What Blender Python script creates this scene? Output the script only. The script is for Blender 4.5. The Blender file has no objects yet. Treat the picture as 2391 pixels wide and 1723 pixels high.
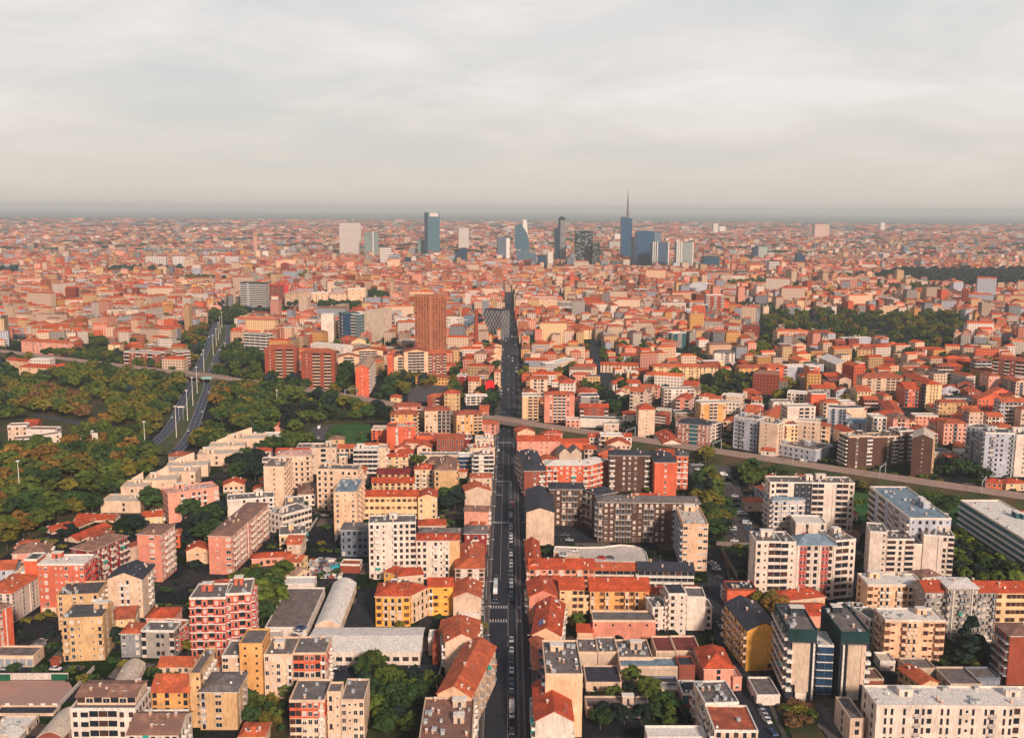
import bpy, math, random
import numpy as np
from mathutils import Vector, Matrix
random.seed(7)
R = math.radians
# ------------------------------------------------------------------ camera
SW, SH, FPX, CAMH = 2391.0, 1723.0, 2350.0, 175.0
PITCH = math.atan((861.5-487.0)/FPX)
ROLL = R(0.36)
CMAT = (Matrix.Rotation(math.pi/2-PITCH, 3, 'X') @ Matrix.Rotation(ROLL, 3, 'Z'))
scene = bpy.context.scene
col = scene.collection
cam = bpy.data.cameras.new('camera'); cam.sensor_width = 36; cam.lens = 36*FPX/SW
cam.clip_start = 1; cam.clip_end = 120000
camo = bpy.data.objects.new('camera', cam); col.objects.link(camo)
camo.location = (0, 0, CAMH); camo.rotation_euler = CMAT.to_euler()
scene.camera = camo
# ------------------------------------------------------------------ light
SUN_EL, SUN_AZ = 27.0, 21.0      # azimuth to the right of straight-behind
sd = Vector((math.sin(R(SUN_AZ))*math.cos(R(SUN_EL)), -math.cos(R(SUN_AZ))*math.cos(R(SUN_EL)), math.sin(R(SUN_EL))))
sl = bpy.data.lights.new('sun', 'SUN'); sl.energy = 4.6; sl.angle = R(7.0); sl.color = (1.0, 0.84, 0.70)
so = bpy.data.objects.new('sun', sl); col.objects.link(so)
so.rotation_euler = sd.to_track_quat('Z', 'Y').to_euler(); so.location = (200, -200, 400)
world = bpy.data.worlds.new('World'); scene.world = world; world.use_nodes = True
scene.view_settings.view_transform = 'Standard'; scene.view_settings.look = 'None'
scene.view_settings.gamma = 1.0; scene.view_settings.exposure = 0.0
scene.view_settings.use_curve_mapping = False
def world_nodes():
    nt = world.node_tree; nt.nodes.clear(); N = nt.nodes.new; L = nt.links.new
    out = N('ShaderNodeOutputWorld'); bg = N('ShaderNodeBackground'); L(bg.outputs[0], out.inputs[0])
    sky = N('ShaderNodeTexSky'); sky.sky_type = 'NISHITA'; sky.sun_disc = False
    sky.sun_elevation = R(SUN_EL); sky.sun_rotation = math.atan2(sd.x, sd.y)
    sky.altitude = 150; sky.air_density = 1.0; sky.dust_density = 3.0
    skym = N('ShaderNodeMix'); skym.data_type = 'RGBA'; skym.blend_type = 'MULTIPLY'; skym.inputs[0].default_value = 1
    L(sky.outputs[0], skym.inputs[6]); skym.inputs[7].default_value = (.1, .1, .1, 1)
    tc = N('ShaderNodeTexCoord'); sep = N('ShaderNodeSeparateXYZ'); L(tc.outputs['Generated'], sep.inputs[0])
    def m(op, a, b=None, c=None):
        n = N('ShaderNodeMath'); n.operation = op
        for i, v in enumerate((a, b, c)):
            if v is None: continue
            if isinstance(v, (int, float)): n.inputs[i].default_value = v
            else: L(v, n.inputs[i])
        return n.outputs[0]
    z = m('MAXIMUM', sep.outputs[2], 0.0)
    zz = m('ADD', z, 0.17)
    u = m('DIVIDE', sep.outputs[0], zz); v = m('DIVIDE', sep.outputs[1], zz)
    cb = N('ShaderNodeCombineXYZ'); L(u, cb.inputs[0]); L(v, cb.inputs[1])
    n1 = N('ShaderNodeTexNoise'); n1.inputs['Scale'].default_value = 1.7; n1.inputs['Detail'].default_value = 6; n1.inputs['Roughness'].default_value = .58; n1.inputs['Distortion'].default_value = .35
    mp = N('ShaderNodeMapping'); mp.inputs['Scale'].default_value = (.75, .8, 1); mp.inputs['Rotation'].default_value = (0, 0, .55); mp.inputs['Location'].default_value = (3.1, 1.7, 0)
    L(cb.outputs[0], mp.inputs[0]); L(mp.outputs[0], n1.inputs['Vector'])
    n2 = N('ShaderNodeTexNoise'); n2.inputs['Scale'].default_value = 0.5; n2.inputs['Detail'].default_value = 3
    L(mp.outputs[0], n2.inputs['Vector'])
    s = m('ADD', m('MULTIPLY', n1.outputs[0], .65), m('MULTIPLY', n2.outputs[0], .5))
    cr = N('ShaderNodeValToRGB'); L(s, cr.inputs[0])
    e = cr.color_ramp.elements
    e[0].position = .45; e[0].color = (.69, .715, .71, 1)
    e[1].position = .675; e[1].color = (.98, .93, .91, 1)
    k = e.new(.53); k.color = (.78, .765, .745, 1)
    k = e.new(.595); k.color = (.87, .82, .795, 1)
    # a warm murk of haze towards the horizon (air seen edge-on)
    h = m('POWER', m('SUBTRACT', 1.0, m('MINIMUM', m('MULTIPLY', z, 5.2), 1.0)), 1.6)
    mx = N('ShaderNodeMix'); mx.data_type = 'RGBA'; L(h, mx.inputs[0]); L(cr.outputs[0], mx.inputs[6]); mx.inputs[7].default_value = (.735, .67, .585, 1)
    mf = N('ShaderNodeMix'); mf.data_type = 'RGBA'; mf.inputs[0].default_value = .93
    L(skym.outputs[2], mf.inputs[6]); L(mx.outputs[2], mf.inputs[7])
    # unseen overhead sky darkened and blued to cut ambient fill and deepen shadows
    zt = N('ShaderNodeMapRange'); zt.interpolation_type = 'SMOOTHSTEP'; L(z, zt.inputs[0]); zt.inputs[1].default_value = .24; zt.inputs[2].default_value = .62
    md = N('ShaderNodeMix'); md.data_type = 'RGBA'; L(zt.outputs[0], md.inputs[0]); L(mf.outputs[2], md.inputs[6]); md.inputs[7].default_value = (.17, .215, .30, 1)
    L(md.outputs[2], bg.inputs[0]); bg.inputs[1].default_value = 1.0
world_nodes()
# ------------------------------------------------------------------ pixel helpers (photo pixels -> real places)
TO = {0:(0,1323),1:(600,1323),2:(1200,1323),3:(1791,1323),4:(0,1000),5:(600,1000),6:(1200,1000),7:(1791,1000),
      8:(0,700),9:(600,700),10:(1200,700),11:(1791,700),12:(0,440),13:(600,440),14:(1200,440),15:(1791,440),
      20:(1080,1420),21:(1080,1140),22:(1080,860),23:(1120,640),24:(1600,1060),25:(1650,1400)}
TS = {20:5.39,21:5.39,22:5.39,23:7.425,24:4.54,25:5.06}
def px(T, p):
    o = TO[T]; s = TS.get(T, 3.78)
    return (o[0]+p[0]/s, o[1]+p[1]/s)
def ray(p):
    return CMAT @ Vector(((p[0]-SW/2)/FPX, -(p[1]-SH/2)/FPX, -1.0))
def gp(p, z=0.0):
    d = ray(p); t = (z-CAMH)/d.z
    return Vector((d.x*t, d.y*t, z))
def proj(w):
    c = CMAT.transposed() @ (Vector(w)-Vector((0, 0, CAMH)))
    return (SW/2+FPX*c.x/-c.z, SH/2-FPX*c.y/-c.z)
def G(T, x, y, z=0.0): return gp(px(T, (x, y)), z)
def height_of(top, base_y):
    # ground point straight below 'top' whose picture row is base_y
    g = gp((top[0], base_y)); 
    d = math.hypot(g.x, g.y); r = ray(top); t = d/math.hypot(r.x, r.y)
    return CAMH + r.z*t
# ------------------------------------------------------------------ mesh builder
class MB:
    def __init__(s): s.v=[]; s.f=[]; s.m=[]; s.mats=[]; s.uv=None
    def mi(s, mat):
        if mat not in s.mats: s.mats.append(mat)
        return s.mats.index(mat)
    def face(s, pts, mat):
        i = len(s.v); s.v.extend([tuple(p) for p in pts]); s.f.append(tuple(range(i, i+len(pts)))); s.m.append(s.mi(mat))
    def hexa(s, b, t, mat, bottom=True, top=True):
        i = len(s.v); s.v.extend([tuple(p) for p in b]+[tuple(p) for p in t]); n=len(b); k=s.mi(mat)
        for a in range(n):
            c=(a+1)%n; s.f.append((i+a,i+c,i+n+c,i+n+a)); s.m.append(k)
        if bottom: s.f.append(tuple(i+a for a in reversed(range(n)))); s.m.append(k)
        if top: s.f.append(tuple(i+n+a for a in range(n))); s.m.append(k)
    def box(s, x0,x1,y0,y1,z0,z1, mat, F=None, bottom=True):
        c=[(x0,y0),(x1,y0),(x1,y1),(x0,y1)]
        f = F or (lambda x,y,z:(x,y,z))
        s.hexa([f(x,y,z0) for x,y in c],[f(x,y,z1) for x,y in c],mat,bottom)
    def cone(s, p0, p1, r0, r1, mat, n=8):
        p0=Vector(p0);p1=Vector(p1);d=(p1-p0).normalized()
        a=d.orthogonal().normalized();b=d.cross(a)
        ring=lambda p,r:[p+a*(r*math.cos(2*math.pi*k/n))+b*(r*math.sin(2*math.pi*k/n)) for k in range(n)]
        s.hexa(ring(p0,r0),ring(p1,max(r1,.001)),mat)
    def mesh(s, name):
        me=bpy.data.meshes.new(name); me.from_pydata(s.v,[],s.f)
        for m_ in s.mats: me.materials.append(m_)
        if len(s.mats)>1: me.polygons.foreach_set('material_index', s.m)
        me.update(); return me
    def build(s, name, parent=None, loc=None, **k):
        o=bpy.data.objects.new(name, s.mesh(name)); col.objects.link(o)
        if parent: o.parent=parent
        if loc is not None: o.location=loc
        tag(o, **k); return o
def tag(o, label=None, cat=None, group=None, kind=None):
    if label: o['label']=label
    if cat: o['category']=cat
    if group: o['group']=group
    if kind: o['kind']=kind
    return o
def inst(name, me, parent=None, loc=(0,0,0), rz=0.0, sc=None):
    o=bpy.data.objects.new(name, me); col.objects.link(o)
    if parent: o.parent=parent
    o.location=loc; o.rotation_euler=(0,0,rz)
    if sc: o.scale=sc
    return o
def empty(name, loc, rz=0.0, **k):
    o=bpy.data.objects.new(name,None); col.objects.link(o); o.location=loc; o.rotation_euler=(0,0,rz); o.empty_display_size=2
    tag(o,**k); return o
# ------------------------------------------------------------------ materials
MC={}
def mat(name, c, rough=.85, noise=.18, scale=.25, metal=0.0, spec=.25, kind='noise', c2=None):
    if name in MC: return MC[name]
    m=bpy.data.materials.new(name); m.use_nodes=True; nt=m.node_tree; N=nt.nodes.new; L=nt.links.new
    p=nt.nodes['Principled BSDF']; p.inputs['Roughness'].default_value=rough; p.inputs['Metallic'].default_value=metal
    p.inputs['Specular IOR Level'].default_value=spec
    m.diffuse_color=(*c,1)
    if kind=='plain': p.inputs['Base Color'].default_value=(*c,1); MC[name]=m; return m
    g=N('ShaderNodeNewGeometry')
    n=N('ShaderNodeTexNoise'); n.inputs['Scale'].default_value=scale; n.inputs['Detail'].default_value=5; n.inputs['Roughness'].default_value=.62
    L(g.outputs['Position'], n.inputs['Vector'])
    rp=N('ShaderNodeMapRange'); rp.inputs[1].default_value=.3; rp.inputs[2].default_value=.7; rp.inputs[3].default_value=1-noise*1.3; rp.inputs[4].default_value=1+noise
    L(n.outputs[0], rp.inputs[0]); fac=rp.outputs[0]
    def mul(a,b):
        q=N('ShaderNodeMath'); q.operation='MULTIPLY'; L(a,q.inputs[0]); L(b,q.inputs[1]); return q.outputs[0]
    if kind in('wall','tile','noise'):
        n2=N('ShaderNodeTexNoise'); n2.inputs['Scale'].default_value=1.6 if kind!='tile' else 1.1; n2.inputs['Detail'].default_value=4
        mp=N('ShaderNodeMapping'); mp.inputs['Scale'].default_value=(1,1,.22) if kind=='wall' else (1,1,1)
        L(g.outputs['Position'],mp.inputs[0]); L(mp.outputs[0],n2.inputs['Vector'])
        r2=N('ShaderNodeMapRange'); r2.inputs[1].default_value=.3; r2.inputs[2].default_value=.7; k=.15 if kind=='wall' else .26
        r2.inputs[3].default_value=1-k*1.3; r2.inputs[4].default_value=1+k; L(n2.outputs[0],r2.inputs[0]); fac=mul(fac,r2.outputs[0])
    if kind=='tile':
        w=N('ShaderNodeTexWave'); w.wave_type='BANDS'; w.bands_direction='Z'; w.inputs['Scale'].default_value=1.3; w.inputs['Distortion'].default_value=1.5
        L(g.outputs['Position'],w.inputs['Vector'])
        r3=N('ShaderNodeMapRange'); r3.inputs[3].default_value=.82; r3.inputs[4].default_value=1.08; L(w.outputs[0],r3.inputs[0]); fac=mul(fac,r3.outputs[0])
    mx=N('ShaderNodeMix'); mx.data_type='RGBA'; mx.blend_type='MULTIPLY'; mx.inputs[0].default_value=1
    mx.inputs[6].default_value=(*c,1); L(fac,mx.inputs[7]); src=mx.outputs[2]
    if c2:
        n3=N('ShaderNodeTexNoise'); n3.inputs['Scale'].default_value=scale*.6; n3.inputs['Detail'].default_value=6; L(g.outputs['Position'],n3.inputs['Vector'])
        r4=N('ShaderNodeMapRange'); r4.inputs[1].default_value=.45; r4.inputs[2].default_value=.6; L(n3.outputs[0],r4.inputs[0])
        m2=N('ShaderNodeMix'); m2.data_type='RGBA'; L(r4.outputs[0],m2.inputs[0]); L(src,m2.inputs[6]); m2.inputs[7].default_value=(*c2,1); src=m2.outputs[2]
    L(src,p.inputs['Base Color']); MC[name]=m; return m
WALLC=dict(pink=(.72,.27,.19),salmon=(.78,.33,.23),orange=(.68,.13,.06),red=(.60,.14,.08),bred=(.75,.02,.02),dred=(.26,.03,.03),
  cream=(.74,.50,.35),white=(.74,.575,.47),pwhite=(.75,.60,.50),tan=(.64,.38,.19),ochre=(.72,.35,.12),yellow=(.88,.42,.08),pyellow=(.80,.52,.28),
  peach=(.78,.47,.29),beige=(.66,.45,.33),greyb=(.36,.30,.26),grey=(.27,.255,.26),bgrey=(.17,.19,.24),lav=(.46,.44,.48),brown=(.105,.048,.034),
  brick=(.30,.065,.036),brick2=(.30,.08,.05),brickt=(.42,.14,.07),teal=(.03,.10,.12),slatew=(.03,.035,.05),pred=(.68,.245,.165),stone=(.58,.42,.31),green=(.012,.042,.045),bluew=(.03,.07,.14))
ROOFC=dict(terra=(.54,.085,.032),terra2=(.58,.125,.05),rust=(.42,.10,.05),maroon=(.22,.03,.028),brownr=(.30,.15,.105),tanr=(.46,.28,.19),slate=(.045,.045,.06),
  greyr=(.10,.09,.095),gravel=(.175,.145,.135),whiter=(.76,.67,.60),bluer=(.20,.26,.31),deck=(.20,.15,.135),pinkr=(.66,.36,.28),dredr=(.20,.045,.04),creamr=(.6,.48,.38))
def wm(c): return mat('wall_'+c, WALLC[c], kind='wall', noise=.17, scale=.16)
def rm(c):
    t=c in('terra','terra2','rust','maroon','brownr','pinkr')
    r_=ROOFC[c]; return mat('roof_'+c, r_, kind='tile' if t else 'noise', noise=.30 if c not in('whiter','creamr') else .12, scale=.35, c2=(r_[0]*.68,r_[1]*.72,r_[2]*.8) if t else None)
M_glass=mat('window_glass',(.018,.022,.032),rough=.22,spec=.5,kind='plain')
M_glass2=mat('window_glass_warm',(.07,.035,.028),rough=.3,spec=.5,kind='plain')
M_white=mat('white_trim',(.76,.66,.58),noise=.08,scale=1)
M_shut=mat('roller_shutter',(.62,.50,.42),noise=.06,scale=1)
M_shutb=mat('brown_shutter',(.20,.08,.045),kind='plain')
M_shutg=mat('grey_shutter',(.30,.29,.30),kind='plain')
M_dark=mat('dark_metal',(.05,.05,.06),kind='plain',rough=.5)
M_rail=mat('grey_rail',(.22,.22,.24),kind='plain',rough=.5)
M_redp=mat('red_panel',(.50,.05,.04),noise=.08)
M_awn=mat('green_awning',(.02,.35,.27),noise=.1)
M_awo=mat('orange_awning',(.72,.22,.08),noise=.1)
M_brickchim=mat('chimney_plaster',(.55,.33,.24),noise=.1)
M_metal=mat('galvanised_metal',(.42,.42,.42),rough=.45,noise=.1)
M_door=mat('garage_door',(.30,.30,.33),noise=.1)
M_tealgl=mat('teal_glass',(.03,.12,.14),rough=.18,spec=.6,noise=.25,scale=.2)
M_bluegl=mat('blue_glass',(.02,.05,.10),rough=.15,spec=.6,noise=.3,scale=.15)
# ------------------------------------------------------------------ facade pieces (shared meshes)
PC={}
def cached(key, fn):
    if key not in PC: PC[key]=fn()
    return PC[key]
def win_mesh(w,h,fr,look):
    def f():
        m=MB(); t=.09
        frm={'white':M_white,'dark':M_dark,'brown':M_shutb}[fr]
        m.box(0,w,-.10,.05,-.08,0,frm)                       # sill
        m.box(0,t,-.07,.05,0,h,frm); m.box(w-t,w,-.07,.05,0,h,frm); m.box(t,w-t,-.07,.05,h-t,h,frm)
        if w>1.2: m.box(w/2-.035,w/2+.035,-.055,.05,0,h-t,frm)
        g=M_glass2 if look=='e' else M_glass
        zs={'d':h-t,'e':h-t,'h':h*.52,'c':.0,'b':.0,'g':.0,'p':h*.8}[look]
        if zs>0: m.box(t,w-t,-.02,.05,0,zs,g)
        sh=M_shutb if look=='b' else (M_shutg if look=='g' else M_shut)
        if zs<h-t-.01: m.box(t,w-t,-.04,.05,zs,h-t,sh)
        if fr=='brown':
            m.box(-.42,-.02,-.06,0,0,h,M_shutb); m.box(w+.02,w+.42,-.06,0,0,h,M_shutb)
        return m.mesh('window')
    return cached(('w',w,h,fr,look),f)
def bal_mesh(w,st,dp=1.25):
    def f():
        m=MB(); c={'white':M_white,'rail':M_rail,'dark':M_dark,'red':M_redp,'glass':M_bluegl}.get(st) or wm(st)
        solid=st not in('rail','dark')
        m.box(0,w,-dp,0,-.18,0,M_white if st in('rail','dark','glass','white') else c)
        if solid:
            m.box(0,w,-dp,-dp+.09,0,.95,c); m.box(0,.09,-dp+.09,0,0,.95,c); m.box(w-.09,w,-dp+.09,0,0,.95,c)
        else:
            m.box(0,w,-dp,-dp+.05,.92,1.0,c); m.box(0,w,-dp,-dp+.05,.05,.11,c)
            for s0 in (0,w-.05): m.box(s0,s0+.05,-dp+.05,0,.92,1.0,c)
            k=max(2,int(w/.22))
            for i in range(k): x=i*(w-.04)/(k-1); m.box(x,x+.04,-dp+.01,-dp+.04,.11,.92,c)
            for y in (-dp*.66,-dp*.33): m.box(0,.04,y,y+.04,0,.92,c); m.box(w-.04,w,y,y+.04,0,.92,c)
        return m.mesh('balcony')
    return cached(('b',w,st,dp),f)
def door_mesh(w,h,look):
    def f():
        m=MB(); m.box(0,w,-.03,.05,0,h,M_glass if look!='s' else M_shut)
        m.box(-.07,0,-.06,.05,0,h,M_white); m.box(w,w+.07,-.06,.05,0,h,M_white); m.box(-.07,w+.07,-.06,.05,h,h+.07,M_white)
        return m.mesh('balcony_door')
    return cached(('d',w,h,look),f)
def panel_mesh(nm,w,h,t,mt):
    def f():
        m=MB(); m.box(0,w,-t,.03,0,h,mt); return m.mesh(nm)
    return cached((nm,w,h,t,mt.name),f)
def awn_mesh(w,mt):
    def f():
        m=MB(); m.hexa([(0,-1.5,-.9),(w,-1.5,-.9),(w,0,0),(0,0,0)],[(0,-1.5,-.84),(w,-1.5,-.84),(w,0,.06),(0,0,.06)],mt); return m.mesh('awning')
    return cached(('a',w,mt.name),f)
WSTY={ # frame, looks
 'dark':('white','dddehp'),'wht':('white','cchhcd'),'brn':('brown','ddeb'),'mix':('white','dhcde'),'grey':('dark','ddddg'),'drk':('dark','ddde')}
STAT=dict(b=0)
class Bld:
    def __init__(s, root, near, rng):
        s.root=root; s.near=near; s.rng=rng; s.wall=MB(); s.wins=[]; s.bals=[]; s.oth=[]; s.o=Vector((root.location.x,root.location.y))
    def put(s, name, me, P, rz, lst=None):
        (s.wins if lst is None else lst).append((name, me, P, rz))
    def flush(s):
        for lst,lim in ((s.wins,100),(s.bals,100),(s.oth,100)):
            lst.sort(key=lambda a:-a[2][2]); rest=lst[lim:]
            for nm,me,P,rz in lst[:lim]: inst(nm,me,s.root,P,rz)
            if rest:
                m=MB()
                for nm,me,P,rz in rest:
                    T=Matrix.Translation(P)@Matrix.Rotation(rz,4,'Z')
                    base=len(m.v); m.v.extend([tuple(T@v.co) for v in me.vertices]); mm=[m.mi(x) for x in me.materials]
                    for p in me.polygons: m.f.append(tuple(base+i for i in p.vertices)); m.m.append(mm[p.material_index])
                o=m.build(rest[0][0], s.root); o['kind']='stuff'
def facade(B, P0, e, Ln, zb, h, n, pat, wsty, bst, wallm, gfl=None, band=None, off0=0.0):
    """P0,e: 2D start and direction (root-local), outward = e x z"""
    if not pat: return
    rng=B.rng; out=Vector((e.y,-e.x)); rz=math.atan2(e.y,e.x); cells=list(pat); cw=Ln/len(cells); fh=(h-zb)/n
    fr,looks=WSTY[wsty]
    def at(sx,z,off=0.0):
        q=P0+e*sx+out*off; return Vector((q.x,q.y,z))
    def quad(s0,s1,z0,z1,mt,off=.06):
        B.wall.face([at(s0,z0,off),at(s1,z0,off),at(s1,z1,off),at(s0,z1,off)],mt)
    def bx(s0,s1,z0,z1,d,mt):
        b=[at(s0,z0,d),at(s1,z0,d),at(s1,z0,-.02),at(s0,z0,-.02)]; t=[at(s0,z1,d),at(s1,z1,d),at(s1,z1,-.02),at(s0,z1,-.02)]
        B.wall.hexa(b,t,mt)
    colbias=[rng.random() for _ in cells]
    for k in range(n):
        z=zb+k*fh
        for i,c in enumerate(cells):
            s=i*cw; cc=c
            if k==0 and gfl is not None: cc=gfl[i%len(gfl)]
            if cc in '. ': continue
            if cc=='w' and rng.random()<.05: cc='s'
            elif cc=='w' and rng.random()<.03: continue
            if cc=='x':
                if (i+k)%2: quad(s,s+cw*.9,z,z+fh,M_glass2 if rng.random()<.3 else M_glass)
                continue
            if cc=='|':
                if k==0: 
                    if B.near: B.put('white_fin',panel_mesh('white_fin',.35,round(h-zb,1),.35,M_white),at(s+cw/2-.17,zb),rz,B.oth)
                    else: bx(s+cw/2-.17,s+cw/2+.17,zb,h,.3,M_white)
                continue
            jit=rng.choice(looks)
            zz=z+fh*.28
            if cc in 'wWsBt':
                w={'w':1.35,'W':2.4,'s':.75,'B':1.4,'t':.8}[cc]; w=min(w,cw*.86); hh={'w':1.65,'W':1.6,'s':.8,'B':1.6,'t':2.1}[cc]
                w=round(w,1); z1=zz+(.5 if cc=='s' else 0)-(.35 if cc=='t' else 0)
                if B.near: B.put('window',win_mesh(w,hh,fr,jit),at(s+cw/2-w/2,z1),rz)
                else:
                    mt={'d':M_glass,'e':M_glass2,'h':M_glass2,'p':M_glass,'c':M_shut,'b':M_shutb,'g':M_shutg}[jit]
                    if fr=='white' and cw>2.2: quad(s+cw/2-w/2-.12,s+cw/2+w/2+.12,z1-.12,z1+hh+.1,M_white,.03)
                    quad(s+cw/2-w/2,s+cw/2+w/2,z1,z1+hh,mt)
            if cc in 'bBP':
                w=round(cw*.9,1); dw=round(min(1.5,cw*.45),1)
                if cc!='B':
                    lk='s' if rng.random()<.3 else 'd'
                    if B.near: B.put('balcony_door',door_mesh(dw,2.25,lk),at(s+cw/2-dw/2,z+.05),rz,B.oth)
                    else: quad(s+cw*.12,s+cw*.88,z+.1,z+fh*.86,M_glass if rng.random()<.7 else M_glass2)
                if k>0 or zb>2:
                    if B.near:
                        B.put('balcony',bal_mesh(w,bst),at(s+cw/2-w/2,z+.02),rz,B.bals)
                        if rng.random()<.03: B.put('awning',awn_mesh(w,rng.choice([M_awn,M_awo,M_awn,M_shut])),at(s+cw/2-w/2,z+fh*.92),rz,B.oth)
                    else: bx(s+cw*.04,s+cw*.96,z-.1,z+.85,1.0,wm(bst) if bst in WALLC else (M_white if bst=='white' else M_rail))
            if cc=='v' or cc=='V':
                if B.near:
                    B.put('loggia',panel_mesh('loggia',round(cw*.94,1),round(fh*.62,1),.05,M_glass if rng.random()<.75 else M_glass2),at(s+cw*.03,z+fh*.3),rz,B.oth)
                    if cc=='v': B.put('balcony',panel_mesh('parapet_panel',round(cw*.98,1),round(fh*.32,1),.30,M_white if bst not in WALLC else wm(bst)),at(s+cw*.01,z),rz,B.bals)
                else:
                    quad(s+cw*.03,s+cw*.97,z+fh*.32,z+fh*.95,M_glass)
                    if cc=='v': bx(s,s+cw,z,z+fh*.3,.25,M_white if bst not in WALLC else wm(bst))
            if cc=='R':
                B.put('red_panel',panel_mesh('red_panel',round(cw*.9,1),round(fh*.97,1),.08,M_redp),at(s+cw*.05,z),rz,B.oth)
                if B.near: B.put('window',win_mesh(1.0,1.6,'white',jit),at(s+cw/2-.5,zz)+Vector((out.x,out.y,0))*.08,rz)
            if cc=='D':
                B.put('dark_panel',panel_mesh('dark_panel',round(cw*.98,1),round(fh*.99,1),.08,wm('slatew')),at(s+cw*.01,z),rz,B.oth)
                if B.near: B.put('window',win_mesh(.9,.9,'white',jit),at(s+cw/2-.5,zz+.2)+Vector((out.x,out.y,0))*.08,rz)
            if cc=='G':
                B.put('garage_door',panel_mesh('garage_door',round(cw*.84,1),round(fh*.78,1),.05,M_door),at(s+cw*.08,z),rz,B.oth)
            if cc=='g':
                gm=M_tealgl if wsty!='drk' else M_bluegl
                if B.near: B.put('glazing',panel_mesh('glazing',round(cw*.96,1),round(fh*.8,1),.06,gm),at(s+cw*.02,z+fh*.12),rz,B.oth)
                else: quad(s+cw*.02,s+cw*.98,z+fh*.1,z+fh*.9,gm)
        if band and k>0:
            bm=M_white if band in('white','edge','thin') else (wm(band) if band in WALLC else M_rail)
            dpt={'thin':.25,'edge':1.35}.get(band,1.1); bh={'thin':.3,'edge':.42}.get(band,.95)
            if B.near: B.put('band_balcony',panel_mesh('band',round(Ln,1),bh,dpt,bm),at(0,z),rz,B.bals)
            else: bx(0,Ln,z-.1,z-.1+bh,dpt,bm)
def autopat(Ln, rng, kind='m'):
    n=max(1,int(round(Ln/3.3)))
    if n<=2: return 'w'*n
    if kind=='p': return 'w'*n
    half=[rng.choice('wwb.wwsb' if kind=='m' else 'w.ww') for _ in range((n+1)//2)]
    return ''.join(half+half[::-1][n%2:])
def add_roof(B, O, U, V, W, D, h, kind, rc, rh, o=.5, ridge=None, par='white', wallm=None, near=True, top=None):
    """roof solid; returns MB"""
    r=MB(); m_=rm(rc)
    def P(u,v,z): q=O+U*u+V*v; return (q.x,q.y,z)
    if kind=='flat':
        pm=M_white if par=='white' else (wm(par) if par in WALLC else wallm)
        r.hexa([P(.3,.3,h-.1),P(W-.3,.3,h-.1),P(W-.3,D-.3,h-.1),P(.3,D-.3,h-.1)],[P(.3,.3,h+.06),P(W-.3,.3,h+.06),P(W-.3,D-.3,h+.06),P(.3,D-.3,h+.06)],m_)
        ph=.7; q=MB()
        for a0,a1,b0,b1 in ((-.06,W+.06,-.06,.28),(-.06,W+.06,D-.28,D+.06),(-.06,.28,.28,D-.28),(W-.28,W+.06,.28,D-.28)):
            q.hexa([P(a0,b0,h-.25),P(a1,b0,h-.25),P(a1,b1,h-.25),P(a0,b1,h-.25)],[P(a0,b0,h+ph),P(a1,b0,h+ph),P(a1,b1,h+ph),P(a0,b1,h+ph)],pm)
        return r,q
    x0,x1,y0,y1=-o,W+o,-o,D+o; ex=.22
    if kind=='hip':
        w_,d_=x1-x0,y1-y0
        if w_>=d_: i=d_/2*.95; a=P(x0+i,(y0+y1)/2,h+rh); b=P(x1-i,(y0+y1)/2,h+rh)
        else: i=w_/2*.95; a=P((x0+x1)/2,y0+i,h+rh); b=P((x0+x1)/2,y1-i,h+rh)
        c=[P(x0,y0,h+ex),P(x1,y0,h+ex),P(x1,y1,h+ex),P(x0,y1,h+ex)]; lo=[(p[0],p[1],h) for p in c]
        for k in range(4): r.face([lo[k],lo[(k+1)%4],c[(k+1)%4],c[k]],M_white if near else m_)
        r.face(list(reversed(lo)),m_)
        if w_>=d_: r.face([c[0],c[1],b,a],m_); r.face([c[1],c[2],b],m_); r.face([c[2],c[3],a,b],m_); r.face([c[3],c[0],a],m_)
        else: r.face([c[0],c[1],a],m_); r.face([c[1],c[2],b,a],m_); r.face([c[2],c[3],b],m_); r.face([c[3],c[0],a,b],m_)
        return r,None
    if kind in('gu','gv','barrel'):
        # profile across; gu: ridge along U ; gv/barrel: ridge along V
        along_u = kind=='gu'
        Wd = D if along_u else W; Ld = W if along_u else D
        N_ = 10 if kind=='barrel' else 2
        prof=[]
        ov = o if kind!='barrel' else .1
        for k in range(N_+1):
            t=k/N_; s=-ov+(Wd+2*ov)*t
            zz = math.sin(math.pi*t)*rh if kind=='barrel' else rh*(1-abs(2*t-1))
            prof.append((s,h+ex+zz))
        th=.25
        def Q(s,l,z): return P(l,s,z) if along_u else P(s,l,z)
        l0,l1=-ov,Ld+ov
        for k in range(N_):
            (s0,z0),(s1,z1)=prof[k],prof[k+1]
            t4=[Q(s0,l0,z0),Q(s1,l0,z1),Q(s1,l1,z1),Q(s0,l1,z0)]; b4=[Q(s0,l0,z0-th),Q(s1,l0,z1-th),Q(s1,l1,z1-th),Q(s0,l1,z0-th)]
            if along_u: t4=[t4[1],t4[0],t4[3],t4[2]]; b4=[b4[1],b4[0],b4[3],b4[2]]
            r.hexa(b4,t4,m_)
        # gable wall infill, part of wall
        inner=[(max(0,min(Wd,s)),z-th-.03) for s,z in prof]
        for l,flip in ((0,False),(Ld,True)):
            pts=[Q(0,l,h-.02)]+[Q(s,l,max(z,h)) for s,z in inner]+[Q(Wd,l,h-.02)]
            pts2=[]
            for p in pts:
                if not pts2 or (Vector(p)-Vector(pts2[-1])).length>.05: pts2.append(p)
            B.wall.face(pts2,wallm)
        return r,None
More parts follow.
